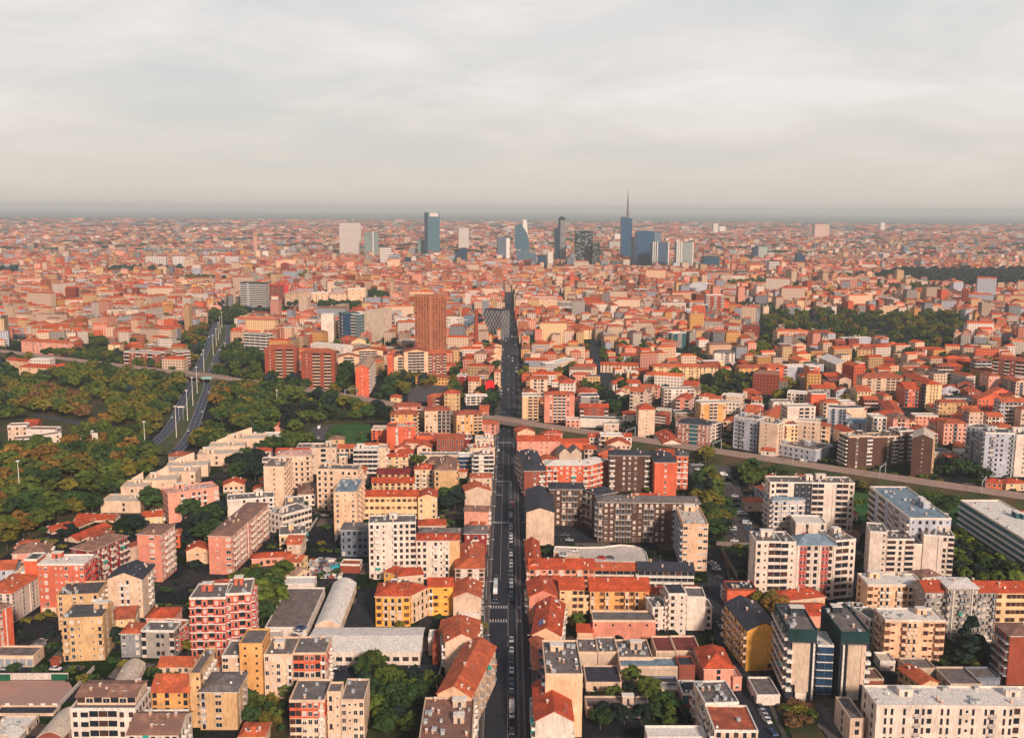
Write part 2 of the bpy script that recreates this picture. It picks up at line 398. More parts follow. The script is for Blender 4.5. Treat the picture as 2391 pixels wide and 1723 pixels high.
def clutter(B, roofo, O,U,V,W,D,h,kind,rh,rng,rc,wallm,dens=1.0):
    def P(u,v,z): q=O+U*u+V*v; return Vector((q.x,q.y,z))
    rz=math.atan2(U.y,U.x); A=W*D
    def zr(u,v):
        if kind=='flat': return h
        if kind=='gu': return h+rh*(1-abs(2*v/D-1))
        if kind=='gv': return h+rh*(1-abs(2*u/W-1))
        if kind=='hip': return h+rh*min(1,min(u,W-u)/(min(W,D)/2),min(v,D-v)/(min(W,D)/2))
        return h
    def cm():
        m=MB(); m.box(-.35,.35,-.35,.35,-1.0,1.0,M_brickchim); m.box(-.45,.45,-.45,.45,1.0,1.15,M_white); return m.mesh('chimney')
    def hut():
        m=MB(); m.box(-2.2,2.2,-1.6,1.6,-.1,2.6,wallm); m.box(-2.4,2.4,-1.8,1.8,2.6,2.8,M_white); m.box(-.5,.5,-1.64,-1.6,0,2,M_dark); return m.mesh('stair_hut')
    def vent():
        m=MB(); m.box(-.5,.5,-.4,.4,-.1,.8,M_metal); m.box(-.6,.6,-.5,.5,.8,.9,M_metal); return m.mesh('roof_vent')
    def sky():
        m=MB(); m.box(-.45,.45,-.6,.6,-.1,.3,M_white); m.box(-.36,.36,-.5,.5,.3,.34,M_glass); return m.mesh('skylight')
    def ant():
        m=MB(); m.cone((0,0,-.5),(0,0,3.6),.05,.03,M_rail,5); m.box(-.7,.7,-.02,.02,3.0,3.06,M_rail); m.box(-.5,.5,-.02,.02,3.3,3.35,M_rail); return m.mesh('antenna')
    def dish():
        m=MB(); m.cone((0,0,0),(0,0,.9),.04,.04,M_rail,5); m.cone((0,0,.9),(0,-.35,1.1),.08,.45,M_white,8); return m.mesh('satellite_dish')
    n_ch=int(max(1,A/90*dens)) if kind!='flat' else int(A/120*dens)
    for _ in range(min(n_ch,7)):
        u,v=rng.uniform(1,W-1),rng.uniform(1,D-1); inst('chimney',cached(('chim',),cm),roofo,P(u,v,zr(u,v)+.2),rz)
    if kind=='flat':
        if A>150 and D>6 and rng.random()<.8:
            for _ in range(1+int(A>420)): u,v=rng.uniform(3,W-3),rng.uniform(D*.4,D-2.4); inst('stair_hut',cached(('hut',wallm.name),hut),roofo,P(u,v,h),rz,(rng.uniform(.7,1.2),rng.uniform(.7,1.1),rng.uniform(.8,1.2)))
        for _ in range(min(9,int(A/45*dens))): u,v=rng.uniform(1,W-1),rng.uniform(1,D-1); inst('roof_vent',cached(('vent',),vent),roofo,P(u,v,h),rz+rng.choice((0,1.57)),(rng.uniform(.6,1.6),)*3)
    elif rng.random()<.5*dens:
        for _ in range(rng.randint(1,3)):
            u,v=rng.uniform(1,W-1),D*.25 if kind!='gv' else rng.uniform(1,D-1)
            if kind=='gv': u=W*.75
            inst('skylight',cached(('sky',),sky),roofo,P(u,v,zr(u,v)),rz)
    for _ in range(int(1+A/200)):
        u,v=rng.uniform(1,W-1),rng.uniform(1,D-1); inst('antenna',cached(('ant',),ant),roofo,P(u,v,zr(u,v)),rng.uniform(0,3))
    if rng.random()<.6: u,v=rng.uniform(1,W-1),rng.uniform(1,D-1); inst('satellite_dish',cached(('dish',),dish),roofo,P(u,v,zr(u,v)),rng.uniform(-.8,.8))
# occupancy of the ground
CELL=3.0; OCC=set(); SOFT=set()
def occ_poly(pts, pad=0.0, S=None):
    S=OCC if S is None else S
    xs=[p[0] for p in pts]; ys=[p[1] for p in pts]; n=len(pts)
    x0,x1,y0,y1=min(xs)-pad,max(xs)+pad,min(ys)-pad,max(ys)+pad
    for ix in range(int(math.floor(x0/CELL)),int(math.floor(x1/CELL))+1):
        for iy in range(int(math.floor(y0/CELL)),int(math.floor(y1/CELL))+1):
            x,y=(ix+.5)*CELL,(iy+.5)*CELL
            if inside(x,y,pts): S.add((ix,iy))
def inside(x,y,pts):
    c=False; n=len(pts); j=n-1
    for i in range(n):
        xi,yi=pts[i][0],pts[i][1]; xj,yj=pts[j][0],pts[j][1]
        if (yi>y)!=(yj>y) and x<(xj-xi)*(y-yi)/(yj-yi)+xi: c=not c
        j=i
    return c
def occ_free(O,U,V,W,D):
    nu,nv=max(2,int(W/CELL)+1),max(2,int(D/CELL)+1)
    for a in range(nu+1):
        for b in range(nv+1):
            q=O+U*(W*a/nu)+V*(D*b/nv)
            k=(int(math.floor(q.x/CELL)),int(math.floor(q.y/CELL)))
            if k in OCC or k in SOFT: return False
    return True
ANCH=[]   # (label noun, screen xy) landmarks for the filler's labels
NB=[0]
def rect_body(B, O, U, V, W, D, h, n, roof='flat', wall='cream', rc='greyr', F=None, Rr=None, Lf=None, rh=None, ws='dark', bs='white',
              par='white', zb=.3, top=None, gfl=None, band=None, dens=1.0, o=.5, clut=True, z0=0.0, wall2=None):
    rng=B.rng; wallm=wm(wall)
    if rh is None: rh={'hip':min(W,D)*.20+.4,'gu':D*.20+.3,'gv':W*.20+.3,'barrel':W*.16,'flat':0}[roof]
    def P(u,v,z): q=O+U*u+V*v; return (q.x,q.y,z)
    hs=h
    if top:
        k,tc=top; hs=h-(h-zb)/n*k
        B.wall.hexa([P(0,0,hs),P(W,0,hs),P(W,D,hs),P(0,D,hs)],[P(0,0,h),P(W,0,h),P(W,D,h),P(0,D,h)],wm(tc),bottom=False)
    B.wall.hexa([P(0,0,z0-.3),P(W,0,z0-.3),P(W,D,z0-.3),P(0,D,z0-.3)],[P(0,0,hs),P(W,0,hs),P(W,D,hs),P(0,D,hs)],wallm,bottom=False,top=(roof=='flat'))
    if wall2:
        for fc in wall2[1]:
            e0={'F':((0,-.03),(W,-.03)),'R':((W+.03,0),(W+.03,D)),'L':((-.03,D),(-.03,0))}[fc]
            (a,b),(c,d)=e0; B.wall.face([P(a,b,z0),P(c,d,z0),P(c,d,h-.05),P(a,b,h-.05)],wm(wall2[0]))
    cam2=Vector((0,0))-B.o
    fs=[(O,U,W,F,'F'),(O+U*W,V,D,Rr,'R'),(O+V*D,-V,D,Lf,'L'),(O+U*W+V*D,-U,W,None,'K')]
    for P0,e,Ln,pat,nm in fs:
        out=Vector((e.y,-e.x)); c=P0+e*(Ln/2)
        if out.dot(cam2-c)<=0:
            if nm!='K': continue
            pat='w'*max(1,int(Ln/4)) if B.near else None
            if not pat: continue
            B.wall.v  # back face: windows modelled as openings in the wall mesh
            nr=B.near; B.near=False; facade(B,P0,e,Ln,zb,h,n,pat,ws,bs,wallm); B.near=nr; continue
        if pat is None: pat=autopat(Ln,rng)
        facade(B,P0,e,Ln,zb,h,n,pat,ws,bs,wallm,gfl if nm=='F' else None,band)
    r,q=add_roof(B,O,U,V,W,D,h,roof,rc,rh,o,par=par,wallm=wallm,near=B.near)
    ro=r.build('roof',B.root)
    if q: q.build('parapet',ro)
    if B.near and clut: clutter(B,ro,O,U,V,W,D,h,roof,rh,rng,rc,wallm,dens)
    return ro
def rect_from_px(T,A,Bp,y0,d,h=None,z0=0.0):
    a,b=px(T,A),px(T,Bp)
    if h is None: h=height_of(a, px(T,(0,y0))[1])
    a3,b3=gp(a,h),gp(b,h); O=Vector((a3.x,a3.y)); E=Vector((b3.x-a3.x,b3.y-a3.y)); W=E.length; U=E/W; V=Vector((-U.y,U.x))
    if isinstance(d,tuple):
        c3=gp(px(T,d),h); c=Vector((c3.x,c3.y)); D=abs((c-O).dot(V))
    else: D=d
    return O,U,V,W,max(D,3),h
def bld(T,A,Bp,y0,d,n,label,roof='flat',wall='cream',rc='greyr',F=None,h=None,name='apartment_building',cat='building',root=None,group=None,near=None,**k):
    O,U,V,W,D,h=rect_from_px(T,A,Bp,y0,d,h)
    ctr=O+U*(W/2)+V*(D/2)
    rng=random.Random(NB[0]*7+3); NB[0]+=1
    if near is None: near=ctr.length<760
    if root is None:
        rt=empty(name,(ctr.x,ctr.y,0),label=label,cat=cat,group=group)
    else: rt=root
    B=Bld(rt,near,rng)
    occ_poly([O-U*2-V*2,O+U*(W+2)-V*2,O+U*(W+2)+V*(D+2),O-U*2+V*(D+2)])
    rect_body(B,O-B.o,U,V,W,D,h,n,roof,wall,rc,F,k.pop('R',None),k.pop('L',None),**k)
    w=B.wall.build('wall',rt)
    B.flush()
    if root is None:
        s=proj((ctr.x,ctr.y,h)); ANCH.append((label,s[0],s[1],W,h))
        if VERB: print('B %-46s W%5.1f D%5.1f h%5.1f fl%4.1f dist%5.0f'%(label[:46],W,D,h,h/n,ctr.length))
    return rt
# ------------------------------------------------------------------ ground, roads, railway
VERB=False
M_ground=mat('city_ground',(.055,.050,.055),noise=.35,scale=.035,c2=(.035,.05,.022))
def far_ground_mat():
    m=bpy.data.materials.new('plain_ground'); m.use_nodes=True; nt=m.node_tree; N=nt.nodes.new; L=nt.links.new; p=nt.nodes['Principled BSDF']; p.inputs['Roughness'].default_value=1
    p.inputs['Specular IOR Level'].default_value=0
    g=N('ShaderNodeNewGeometry'); sep=N('ShaderNodeSeparateXYZ'); L(g.outputs['Position'],sep.inputs[0])
    n=N('ShaderNodeTexNoise'); n.inputs['Scale'].default_value=.5; n.inputs['Detail'].default_value=5; L(g.outputs['Position'],n.inputs['Vector'])
    vo=N('ShaderNodeTexVoronoi'); vo.distance='CHEBYCHEV'; vo.inputs['Scale'].default_value=.07; L(g.outputs['Position'],vo.inputs['Vector'])
    sc=N('ShaderNodeSeparateColor'); L(vo.outputs['Color'],sc.inputs[0])
    cr0=N('ShaderNodeValToRGB'); cr0.color_ramp.interpolation='CONSTANT'; L(sc.outputs[0],cr0.inputs[0]); e=cr0.color_ramp.elements
    e[0].position=0; e[0].color=(.022,.023,.030,1); e[1].position=.30; e[1].color=(.014,.024,.010,1)
    for ps,cc in((.5,(.045,.042,.045,1)),(.66,(.02,.035,.012,1)),(.80,(.10,.075,.06,1)),(.86,(.03,.03,.038,1)),(.95,(.15,.12,.10,1))): q=e.new(ps); q.color=cc
    rr=N('ShaderNodeMapRange'); L(n.outputs[0],rr.inputs[0]); rr.inputs[1].default_value=.3; rr.inputs[2].default_value=.7; rr.inputs[3].default_value=.6; rr.inputs[4].default_value=1.35
    cr=N('ShaderNodeMix'); cr.data_type='RGBA'; cr.blend_type='MULTIPLY'; cr.inputs[0].default_value=1; L(cr0.outputs[0],cr.inputs[6]); L(rr.outputs[0],cr.inputs[7])
    n2=N('ShaderNodeTexNoise'); n2.inputs['Scale'].default_value=.0011; n2.inputs['Detail'].default_value=7; n2.inputs['Roughness'].default_value=.65; L(g.outputs['Position'],n2.inputs['Vector'])
    c2=N('ShaderNodeValToRGB'); L(n2.outputs[0],c2.inputs[0]); e=c2.color_ramp.elements
    e[0].position=.42; e[0].color=(.04,.10,.10,1); e[1].position=.76; e[1].color=(.30,.22,.17,1); k=e.new(.54); k.color=(.06,.12,.11,1); k=e.new(.66); k.color=(.10,.09,.07,1)
    mr=N('ShaderNodeMapRange'); mr.inputs[1].default_value=7000; mr.inputs[2].default_value=9500; L(sep.outputs[1],mr.inputs[0])
    mx=N('ShaderNodeMix'); mx.data_type='RGBA'; L(mr.outputs[0],mx.inputs[0]); L(cr.outputs[2],mx.inputs[6]); L(c2.outputs[0],mx.inputs[7]); L(mx.outputs[2],p.inputs['Base Color'])
    return m
g=MB(); g.face([(-60000,-3000,0),(60000,-3000,0),(60000,70000,0),(-60000,70000,0)],far_ground_mat()); g.build('ground',kind='structure')
M_asph=mat('asphalt',(.024,.027,.040),noise=.25,scale=.2,rough=.9)
M_asph2=mat('expressway_asphalt',(.060,.070,.100),noise=.2,scale=.3)
M_pave=mat('pavement',(.085,.065,.062),noise=.25,scale=.4)
M_kerb=mat('kerb_stone',(.22,.17,.15),noise=.15,scale=.5)
M_mark=mat('road_paint',(.50,.44,.42),noise=.2,scale=1.5)
M_tram=mat('tram_bed',(.075,.05,.052),noise=.35,scale=.08)
M_grass=mat('lawn',(.022,.10,.014),noise=.3,scale=.12,c2=(.05,.09,.02))
M_scrub=mat('scrub',(.045,.052,.018),noise=.4,scale=.1,c2=(.09,.055,.025))
M_dirt=mat('dirt',(.50,.26,.20),noise=.18,scale=.08,c2=(.40,.24,.19))
M_gravel=mat('dark_gravel',(.10,.085,.085),noise=.25,scale=.3)
M_conc=mat('pale_concrete',(.62,.52,.45),noise=.12,scale=.1)
M_ballast=mat('ballast',(.40,.235,.165),noise=.25,scale=.3)
M_steel=mat('rail_steel',(.30,.24,.22),rough=.4,kind='plain')
def sheet(name,pts,m,z,occ=True,label=None,kind='structure'):
    b=MB(); b.face([(p[0],p[1],z) for p in pts],m); o=b.build(name,kind=kind)
    if occ: occ_poly(pts,S=SOFT if m in(M_scrub,M_grass) else OCC)
    return o
def P_(T,*pp): return [G(T,x,y).to_2d() for x,y in pp]
def ribbon_pts(path,w):
    L_,R_=[],[]
    n=len(path)
    for i,p in enumerate(path):
        a=path[max(0,i-1)]; b=path[min(n-1,i+1)]; t=(b-a).normalized(); s=Vector((t.y,-t.x))
        L_.append(p-s*w/2); R_.append(p+s*w/2)
    return L_,R_
def ribbon(name,path,w,m,z,occ=True,off=0.0,pad=1.0):
    if off:
        L0,R0=ribbon_pts(path,2*abs(off)); path=R0 if off>0 else L0
    L_,R_=ribbon_pts(path,w); b=MB()
    for i in range(len(path)-1): b.face([(*L_[i],z),(*R_[i],z),(*R_[i+1],z),(*L_[i+1],z)],m)
    b2=b.build(name,kind='structure')
    if occ:
        LL,RR=ribbon_pts(path,w+2*pad)
        for i in range(len(path)-1): occ_poly([LL[i],RR[i],RR[i+1],LL[i+1]])
    return b2
def smooth(path,k=3):
    p=list(path)
    for _ in range(k):
        q=[p[0]]
        for a,b in zip(p,p[1:]): q+= [a*.75+b*.25,a*.25+b*.75]
        p=q+[p[-1]]
    return p
# avenue: X across, measured from its vanishing line (direction AV)
VPX=1190.0
av0=gp((VPX+ (1187-1190)*0,1723)); av1=gp((VPX,760)); 
def AVP(xoff,y):      # point at distance y along the avenue, xoff metres across
    t=(y-av0.y)/(av1.y-av0.y); return Vector((av0.x+(av1.x-av0.x)*t+xoff,y))
AY0,AY1=230.0,1500.0
def strip(name,x0,x1,y0,y1,m,z,occ=False):
    a=[AVP(x0,y0),AVP(x1,y0),AVP(x1,y1),AVP(x0,y1)]; return sheet(name,a,m,z,occ)
strip('road',-9.3,8.6,AY0,1500,M_asph,.008,True); strip('road',-8.6,8.6,1500,2130,mat('lightened_asphalt',(.05,.055,.075),noise=.2),.008,True)  # far stretch: asphalt colour lightened against the shade of the street canyon
strip('tram_bed',2.9,5.3,AY0,640,M_tram,.014)
for nm,x0,x1 in(('pavement',-12.6,-9.3),('pavement',8.6,11.0)):
    b=MB(); a=[AVP(x0,AY0),AVP(x1,AY0),AVP(x1,AY1),AVP(x0,AY1)]
    b.hexa([(*p,0) for p in a],[(*p,.14) for p in a],M_pave); b.build(nm,kind='structure'); occ_poly(a)
b=MB()
for x in(-9.42,8.48):
    a=[AVP(x,AY0),AVP(x+.24,AY0),AVP(x+.24,AY1),AVP(x,AY1)]; b.hexa([(*p,0) for p in a],[(*p,.17) for p in a],M_kerb)
b.build('kerb',kind='structure')
mk=MB()
def mline(x0,x1,y0,y1,z=.020):
    a=[AVP(x0,y0),AVP(x1,y0),AVP(x1,y1),AVP(x0,y1)]; mk.face([(*p,z) for p in a],M_mark)
for x in(-.75,2.75,5.3): 
    mline(x,x+.12,AY0,441); mline(x,x+.12,455,760)
mline(-4.6,-4.48,458,760)
mline(-8.9,-8.78,AY0,441); mline(-8.9,-8.78,455,760)
for yy in range(780,1900,24): mline(-1.0,-.85,yy,yy+14); mline(4.2,4.35,yy,yy+14)
def zebra(y,x0,x1,ln=3.2):
    x=x0
    while x<x1: mline(x,x+.55,y,y+ln,.022); x+=1.15
def ydist(T,y): return G(T,(VPX-TO[T][0])*TS.get(T,3.78),y).y
for T,y in((20,175),(21,1510)): zebra(ydist(T,y),-8.6,-.6); zebra(ydist(T,y),3.2,5.0)
zebra(ydist(21,440),-8.6,-.6); zebra(ydist(22,1430),-8.6,1.0)
zebra(ydist(22,940),-8.6,1.0)
for T,y in((21,1442),(21,85),(22,1235),(22,1355),(22,1470),(22,1590)): yy=ydist(T,y); mline(-8.6,-4.8,yy,yy+.5,.022)
for T,y in((22,205),): yy=ydist(T,y); mline(-6,2,yy,yy+.6,.022)
mk.build('road_markings',kind='structure')
# tram rails
b=MB()
for x in (3.3,4.75):
    a=[AVP(x,AY0),AVP(x+.1,AY0),AVP(x+.1,640),AVP(x,640)]; b.face([(*p,.026) for p in a],M_steel)
b.build('tram_rails',kind='structure')
# expressway, two carriageways
lc=smooth(P_(8,(1230,1370),(1330,1290),(1450,1190),(1530,1080),(1585,960),(1630,860),(1665,780),(1700,700),(1745,610),(1790,510),(1835,400),(1872,300),(1905,210)))
rc_=smooth(P_(8,(1530,1360),(1610,1290),(1690,1170),(1745,1030),(1785,910),(1825,800),(1850,700),(1878,610),(1905,540),(1945,460),(2000,380),(2030,300),(2010,220)))
ribbon('road',lc,8.6,M_asph2,.010); ribbon('road',rc_,8.6,M_asph2,.010)
mk2=MB()
for pth in(lc,rc_):
    for off in(-3.8,0.0,3.8):
        L0,R0=ribbon_pts(pth,2*abs(off)+.001); p2=R0 if off>=0 else L0
        L_,R_=ribbon_pts(p2,.28)
        for i in range(len(p2)-1):
            if off==0 and i%2: continue
            mk2.face([(*L_[i],.022),(*R_[i],.022),(*R_[i+1],.022),(*L_[i+1],.022)],M_mark)
mk2.build('road_markings',kind='structure')
med=[a for a in lc]+[b for b in reversed(rc_)]
sheet('central_grass',med,mat('verge_grass',(.05,.075,.022),noise=.3,scale=.15,c2=(.09,.07,.03)),.004)
# local streets
st1=smooth([gp(p).to_2d() for p in((1810,1760),(1779,1696),(1749,1617),(1729,1568),(1705,1515),(1690,1470),(1678,1400),(1673,1340),(1660,1290))],2)
ribbon('road',st1,9,M_asph,.009)
ribbon('pavement',st1,1.6,M_pave,.013,off=6.2)
st2=smooth([G(10,x,y).to_2d() for x,y in((712,360),(706,460),(735,560),(790,650),(835,740),(870,840),(900,930))],2)
ribbon('road',st2,11,M_asph,.009)
st3=smooth([G(8,x,y).to_2d() for x,y in((0,860),(180,850),(380,800),(560,790),(720,830))],2); ribbon('road',st3,7,M_asph2,.009)
st4=smooth([G(8,x,y).to_2d() for x,y in((300,1010),(560,1060),(820,1110),(1000,1150),(1180,1200))],2); ribbon('road',st4,7,M_asph2,.009)
st5=smooth([G(1,x,y).to_2d() for x,y in((1030,1000),(850,40),(790,-60),(880,-250))],1); ribbon('road',P_(5,(800,1360),(850,1180),(880,1020)),7,M_asph,.009)
ribbon('road',P_(11,(1720,380),(1760,250),(1800,180)),9,M_asph2,.009)
cross=[AVP(-60,ydist(20,60)),AVP(70,ydist(20,60))]; ribbon('road',cross,9,M_asph,.006)
ribbon('road',[AVP(-8,ydist(22,900)),AVP(-75,ydist(22,900)+5)],8,M_asph,.006)
# lots, lawns
sheet('lawn',P_(9,(585,1225),(660,1110),(860,1085),(1000,1100),(1010,1225),(830,1300)),M_grass,.012)
sheet('path',P_(9,(430,1240),(500,1120),(640,1100),(590,1240)),M_gravel,.016)
sheet('dirt_lot',P_(0,(-80,1000),(600,1000),(650,1080),(500,1260),(-80,1262)),M_dirt,.012)
sheet('parking_lot',P_(0,(-40,880),(740,880),(740,915),(-40,920)),M_asph,.012)
sheet('car_park',P_(1,(690,860),(1600,860),(1590,1060),(1230,1060),(1100,1000),(690,1000)),M_asph,.012)
sheet('yard',P_(1,(790,500),(905,225),(1040,225),(1040,505)),M_asph,.012)
sheet('yard',P_(6,(340,860),(740,860),(740,1010),(340,1010)),M_asph,.012)
sheet('car_park',P_(24,(430,240),(560,290),(700,700),(790,1000),(380,985),(480,700),(390,450)),M_pave,.012)
sheet('car_park',P_(24,(40,90),(480,130),(500,300),(40,250)),M_gravel,.012)
sheet('gravel_heap_yard',P_(9,(1340,780),(1680,760),(1720,900),(1330,900)),M_gravel,.012)
sheet('garden',P_(3,(80,1240),(350,1230),(520,1512),(260,1560)),M_scrub,.012)
sheet('path',P_(3,(350,1215),(480,1200),(720,1530),(560,1540)),M_gravel,.016)
sheet('garden',P_(2,(640,1060),(1250,1050),(1250,1190),(640,1190)),M_scrub,.012,occ=False)
sheet('garden',P_(1,(960,1010),(1560,1070),(1430,1512),(960,1512)),M_scrub,.010)
sheet('garden',P_(1,(0,1130),(280,1130),(270,1512),(0,1512)),M_scrub,.010,occ=False)
sheet('trackside_scrub',P_(7,(-300,290),(900,440),(1700,640),(1700,900),(1640,880),(1640,780),(850,430),(-100,440)),M_scrub,.010)
sheet('meadow',P_(7,(700,560),(1720,640),(1720,860),(1500,860),(850,840)),M_grass,.016)
sheet('meadow',P_(8,(-60,600),(160,610),(400,670),(180,720),(-60,740)),M_grass,.012)
sheet('woodland_floor',P_(8,(-80,700),(600,640),(1560,640),(1600,760),(1500,1050),(1200,1310),(600,1500),(-80,1512)),M_scrub,.003)
sheet('woodland_floor',P_(4,(-80,200),(1500,250),(1300,500),(900,780),(300,960),(-80,1200)),M_scrub,.0035)
sheet('woodland_floor',P_(9,(-200,640),(150,760),(840,850),(1180,940),(1180,1080),(640,1100),(430,1250),(-200,1230)),M_scrub,.003)
# ------------------------------------------------------------------ railway on its embankment
RZ=6.0
rail_px=[(-60,812),(0,819),(264,851),(476,876),(653,900),(812,924),(912,943),(1050,962),(1142,975),(1230,988),(1359,1006),(1544,1033),(1800,1072),(2055,1110),(2391,1158),(2560,1183)]
rp=[gp(p,RZ).to_2d() for p in rail_px]; rp=smooth(rp,2)
def seg_cross(y):  # distance from the avenue line
    pass
def dist_line(p,path): return min((p-q).length for q in path)
exl=[a for a in lc+rc_]
gap=[]
for i,p in enumerate(rp):
    onav=abs(p.x-AVP(0,p.y).x)<17
    onex=dist_line(p,exl)<17
    gap.append(onav or onex)
# densify for exact gaps
dens=[]
for a,b_ in zip(rp,rp[1:]):
    k=max(1,int((b_-a).length/4))
    for j in range(k): dens.append(a.lerp(b_,j/k))
dens.append(rp[-1]); rp=dens
gapf=[('av' if abs(p.x-AVP(0,p.y).x)<14 else ('ex' if dist_line(p,exl)<14 else '')) for p in rp]
def runs(fl,pred):
    out=[];cur=[]
    for i,f in enumerate(fl):
        if pred(f): cur.append(i)
        elif cur: out.append(cur); cur=[]
    if cur: out.append(cur)
    return out
TW=16.0
LL,RR=ribbon_pts(rp,TW); L2,R2=ribbon_pts(rp,TW+14)
emb=MB()
for run in runs(gapf,lambda f:not f):
    ids=[max(0,run[0]-1)]+run+[min(len(rp)-1,run[-1]+1)]
    for i,j in zip(ids,ids[1:]):
        emb.face([(*LL[i],RZ),(*RR[i],RZ),(*RR[j],RZ),(*LL[j],RZ)],M_ballast)
        emb.face([(*RR[i],RZ),(*R2[i],-.2),(*R2[j],-.2),(*RR[j],RZ)],M_scrub)
        emb.face([(*L2[i],-.2),(*LL[i],RZ),(*LL[j],RZ),(*L2[j],-.2)],M_scrub)
    for i in (ids[0],ids[-1]): emb.face([(*L2[i],-.2),(*R2[i],-.2),(*RR[i],RZ),(*LL[i],RZ)],M_kerb)
emb.build('railway_embankment',kind='structure')
for i in range(0,len(rp)-1,2):
    j=min(len(rp)-1,i+2); occ_poly([L2[i],R2[i],R2[j],L2[j]])
rl=MB()
for off in(-5.6,-4.1,-1.6,-.1,1.9,3.4,5.4,6.9):
    a0,a1=ribbon_pts(rp,2*abs(off)); p2=a1 if off>0 else a0; l,r_=ribbon_pts(p2,.16)
    for i in range(len(rp)-1): rl.hexa([(*l[i],RZ),(*r_[i],RZ),(*r_[i+1],RZ),(*l[i+1],RZ)],[(*l[i],RZ+.15),(*r_[i],RZ+.15),(*r_[i+1],RZ+.15),(*l[i+1],RZ+.15)],M_steel)
rl.build('railway_tracks',kind='structure')
def bridge(tagf,label):
    for run in runs(gapf,lambda f:f==tagf):
        ids=[run[0]-1]+run+[run[-1]+1]; c=rp[ids[len(ids)//2]]
        rt=empty('railway_bridge',(c.x,c.y,0),label=label,cat='bridge')
        c3=Vector((c.x,c.y)); dk=MB(); prs={1:MB(),-1:MB()}
        for i,j in zip(ids,ids[1:]):
            q=[LL[i]-c3,RR[i]-c3,RR[j]-c3,LL[j]-c3]
            dk.hexa([(*p,RZ-1.3) for p in q],[(*p,RZ-.02) for p in q],M_ballast)
            for S,sg in((LL,1),(RR,-1)):
                t=(rp[j]-rp[i]).normalized(); s=Vector((t.y,-t.x))*sg
                q=[S[i]-c3,S[i]-c3-s*.4,S[j]-c3-s*.4,S[j]-c3]
                prs[sg].hexa([(*p,RZ-1.8) for p in q],[(*p,RZ+1.0) for p in q],M_kerb)
        dk.build('deck',rt); prs[1].build('parapet',rt); prs[-1].build('parapet',rt)
        ab=MB()
        for i in(ids[0],ids[-1],ids[len(ids)//2]):
            t=(rp[min(i+1,len(rp)-1)]-rp[i-1]).normalized(); s=Vector((t.y,-t.x))
            q=[rp[i]-c3-s*7.8-t*.6,rp[i]-c3+s*7.8-t*.6,rp[i]-c3+s*7.8+t*.6,rp[i]-c3-s*7.8+t*.6]
            if i==ids[len(ids)//2] and tagf=='av': continue
            ab.hexa([(*p,-.3) for p in q],[(*p,RZ-1.3) for p in q],M_kerb)
        ab.build('abutment',rt)
bridge('av','railway bridge crossing over the long straight avenue')
bridge('ex','railway bridge over the curving dual carriageway in the woods')
def gantry(T,x,y,label):
    p=G(T,x,y,RZ).to_2d(); k=min(range(1,len(rp)-1),key=lambda i:(rp[i]-p).length); c=rp[k]; t=(rp[k+1]-rp[k-1]).normalized(); s=Vector((t.y,-t.x))
    rt=empty('catenary_gantry',(c.x,c.y,RZ),math.atan2(s.y,s.x),label=label,cat='gantry',group='catenary gantries over the railway')
    for sg in(-1,1):
        m=MB(); m.box(sg*7.4-.18,sg*7.4+.18,-.18,.18,-1.5,7.5,M_metal); m.build('post',rt)
    m=MB(); m.box(-7.4,7.4,-.12,.12,7.2,7.35,M_metal); m.box(-7.4,7.4,-.12,.12,6.4,6.52,M_metal)
    for i in range(12): x0=-7.4+i*1.233; m.hexa([(x0,-.05,6.5),(x0+.12,-.05,6.5),(x0+.12,.05,6.5),(x0,.05,6.5)],[(x0+1.0,-.05,7.2),(x0+1.12,-.05,7.2),(x0+1.12,.05,7.2),(x0+1.0,.05,7.2)],M_metal)
    m.build('truss',rt)
gantry(7,1060,400,'catenary gantry in front of the two dark brick slabs')
gantry(10,1830,1330,'catenary gantry beside the curved dark red block')
gantry(9,840,850,'catenary gantry at the foot of the orange slab with white balcony grid')
gantry(7,290,300,'catenary gantry in front of the cream tower beyond the tracks')
gantry(7,1900,560,'catenary gantry near the red-roofed trackside house')
gantry(6,1115,40,'catenary gantry behind the white two-storey house with twin red roofs')
# concrete car park deck behind the brown long block
def podium(name,T,pts,z,m,label,cat='car park'):
    q=[G(T,x,y,z).to_2d() for x,y in pts]; c=sum(q,Vector((0,0)))/len(q); b=MB()
    area=sum(q[i].x*q[(i+1)%len(q)].y-q[(i+1)%len(q)].x*q[i].y for i in range(len(q)))
    if area<0: q=q[::-1]
    rt=empty(name,(c.x,c.y,0),label=label,cat=cat)
    b.hexa([(*(p-c),-.2) for p in q],[(*(p-c),z) for p in q],wm('beige')); 
    b.build('wall',rt)
    d=MB(); q2=[(p-c)*.985 for p in q]; d.hexa([(*p,z) for p in q2],[(*p,z+.05) for p in q2],m); d.build('deck',rt)
    e=MB()
    for i in range(len(q)):
        a,b2=q[i]-c,q[(i+1)%len(q)]-c; a2,b3=a*.985,b2*.985
        e.hexa([(*a,z),(*b2,z),(*b3,z),(*a2,z)],[(*a,z+.8),(*b2,z+.8),(*b3,z+.8),(*a2,z+.8)],M_white)
    e.build('parapet',rt)
    occ_poly(q); return rt
podium('parking_deck',6,[(350,1090),(360,1050),(600,1058),(780,1055),(940,1035),(1060,1045),(1130,1070),(1170,1110),(1190,1185),(700,1190),(580,1130)],4.5,M_conc,'pale concrete car park deck with rounded end behind the red roofed row')
# ------------------------------------------------------------------ buildings, nearest first
b=bld
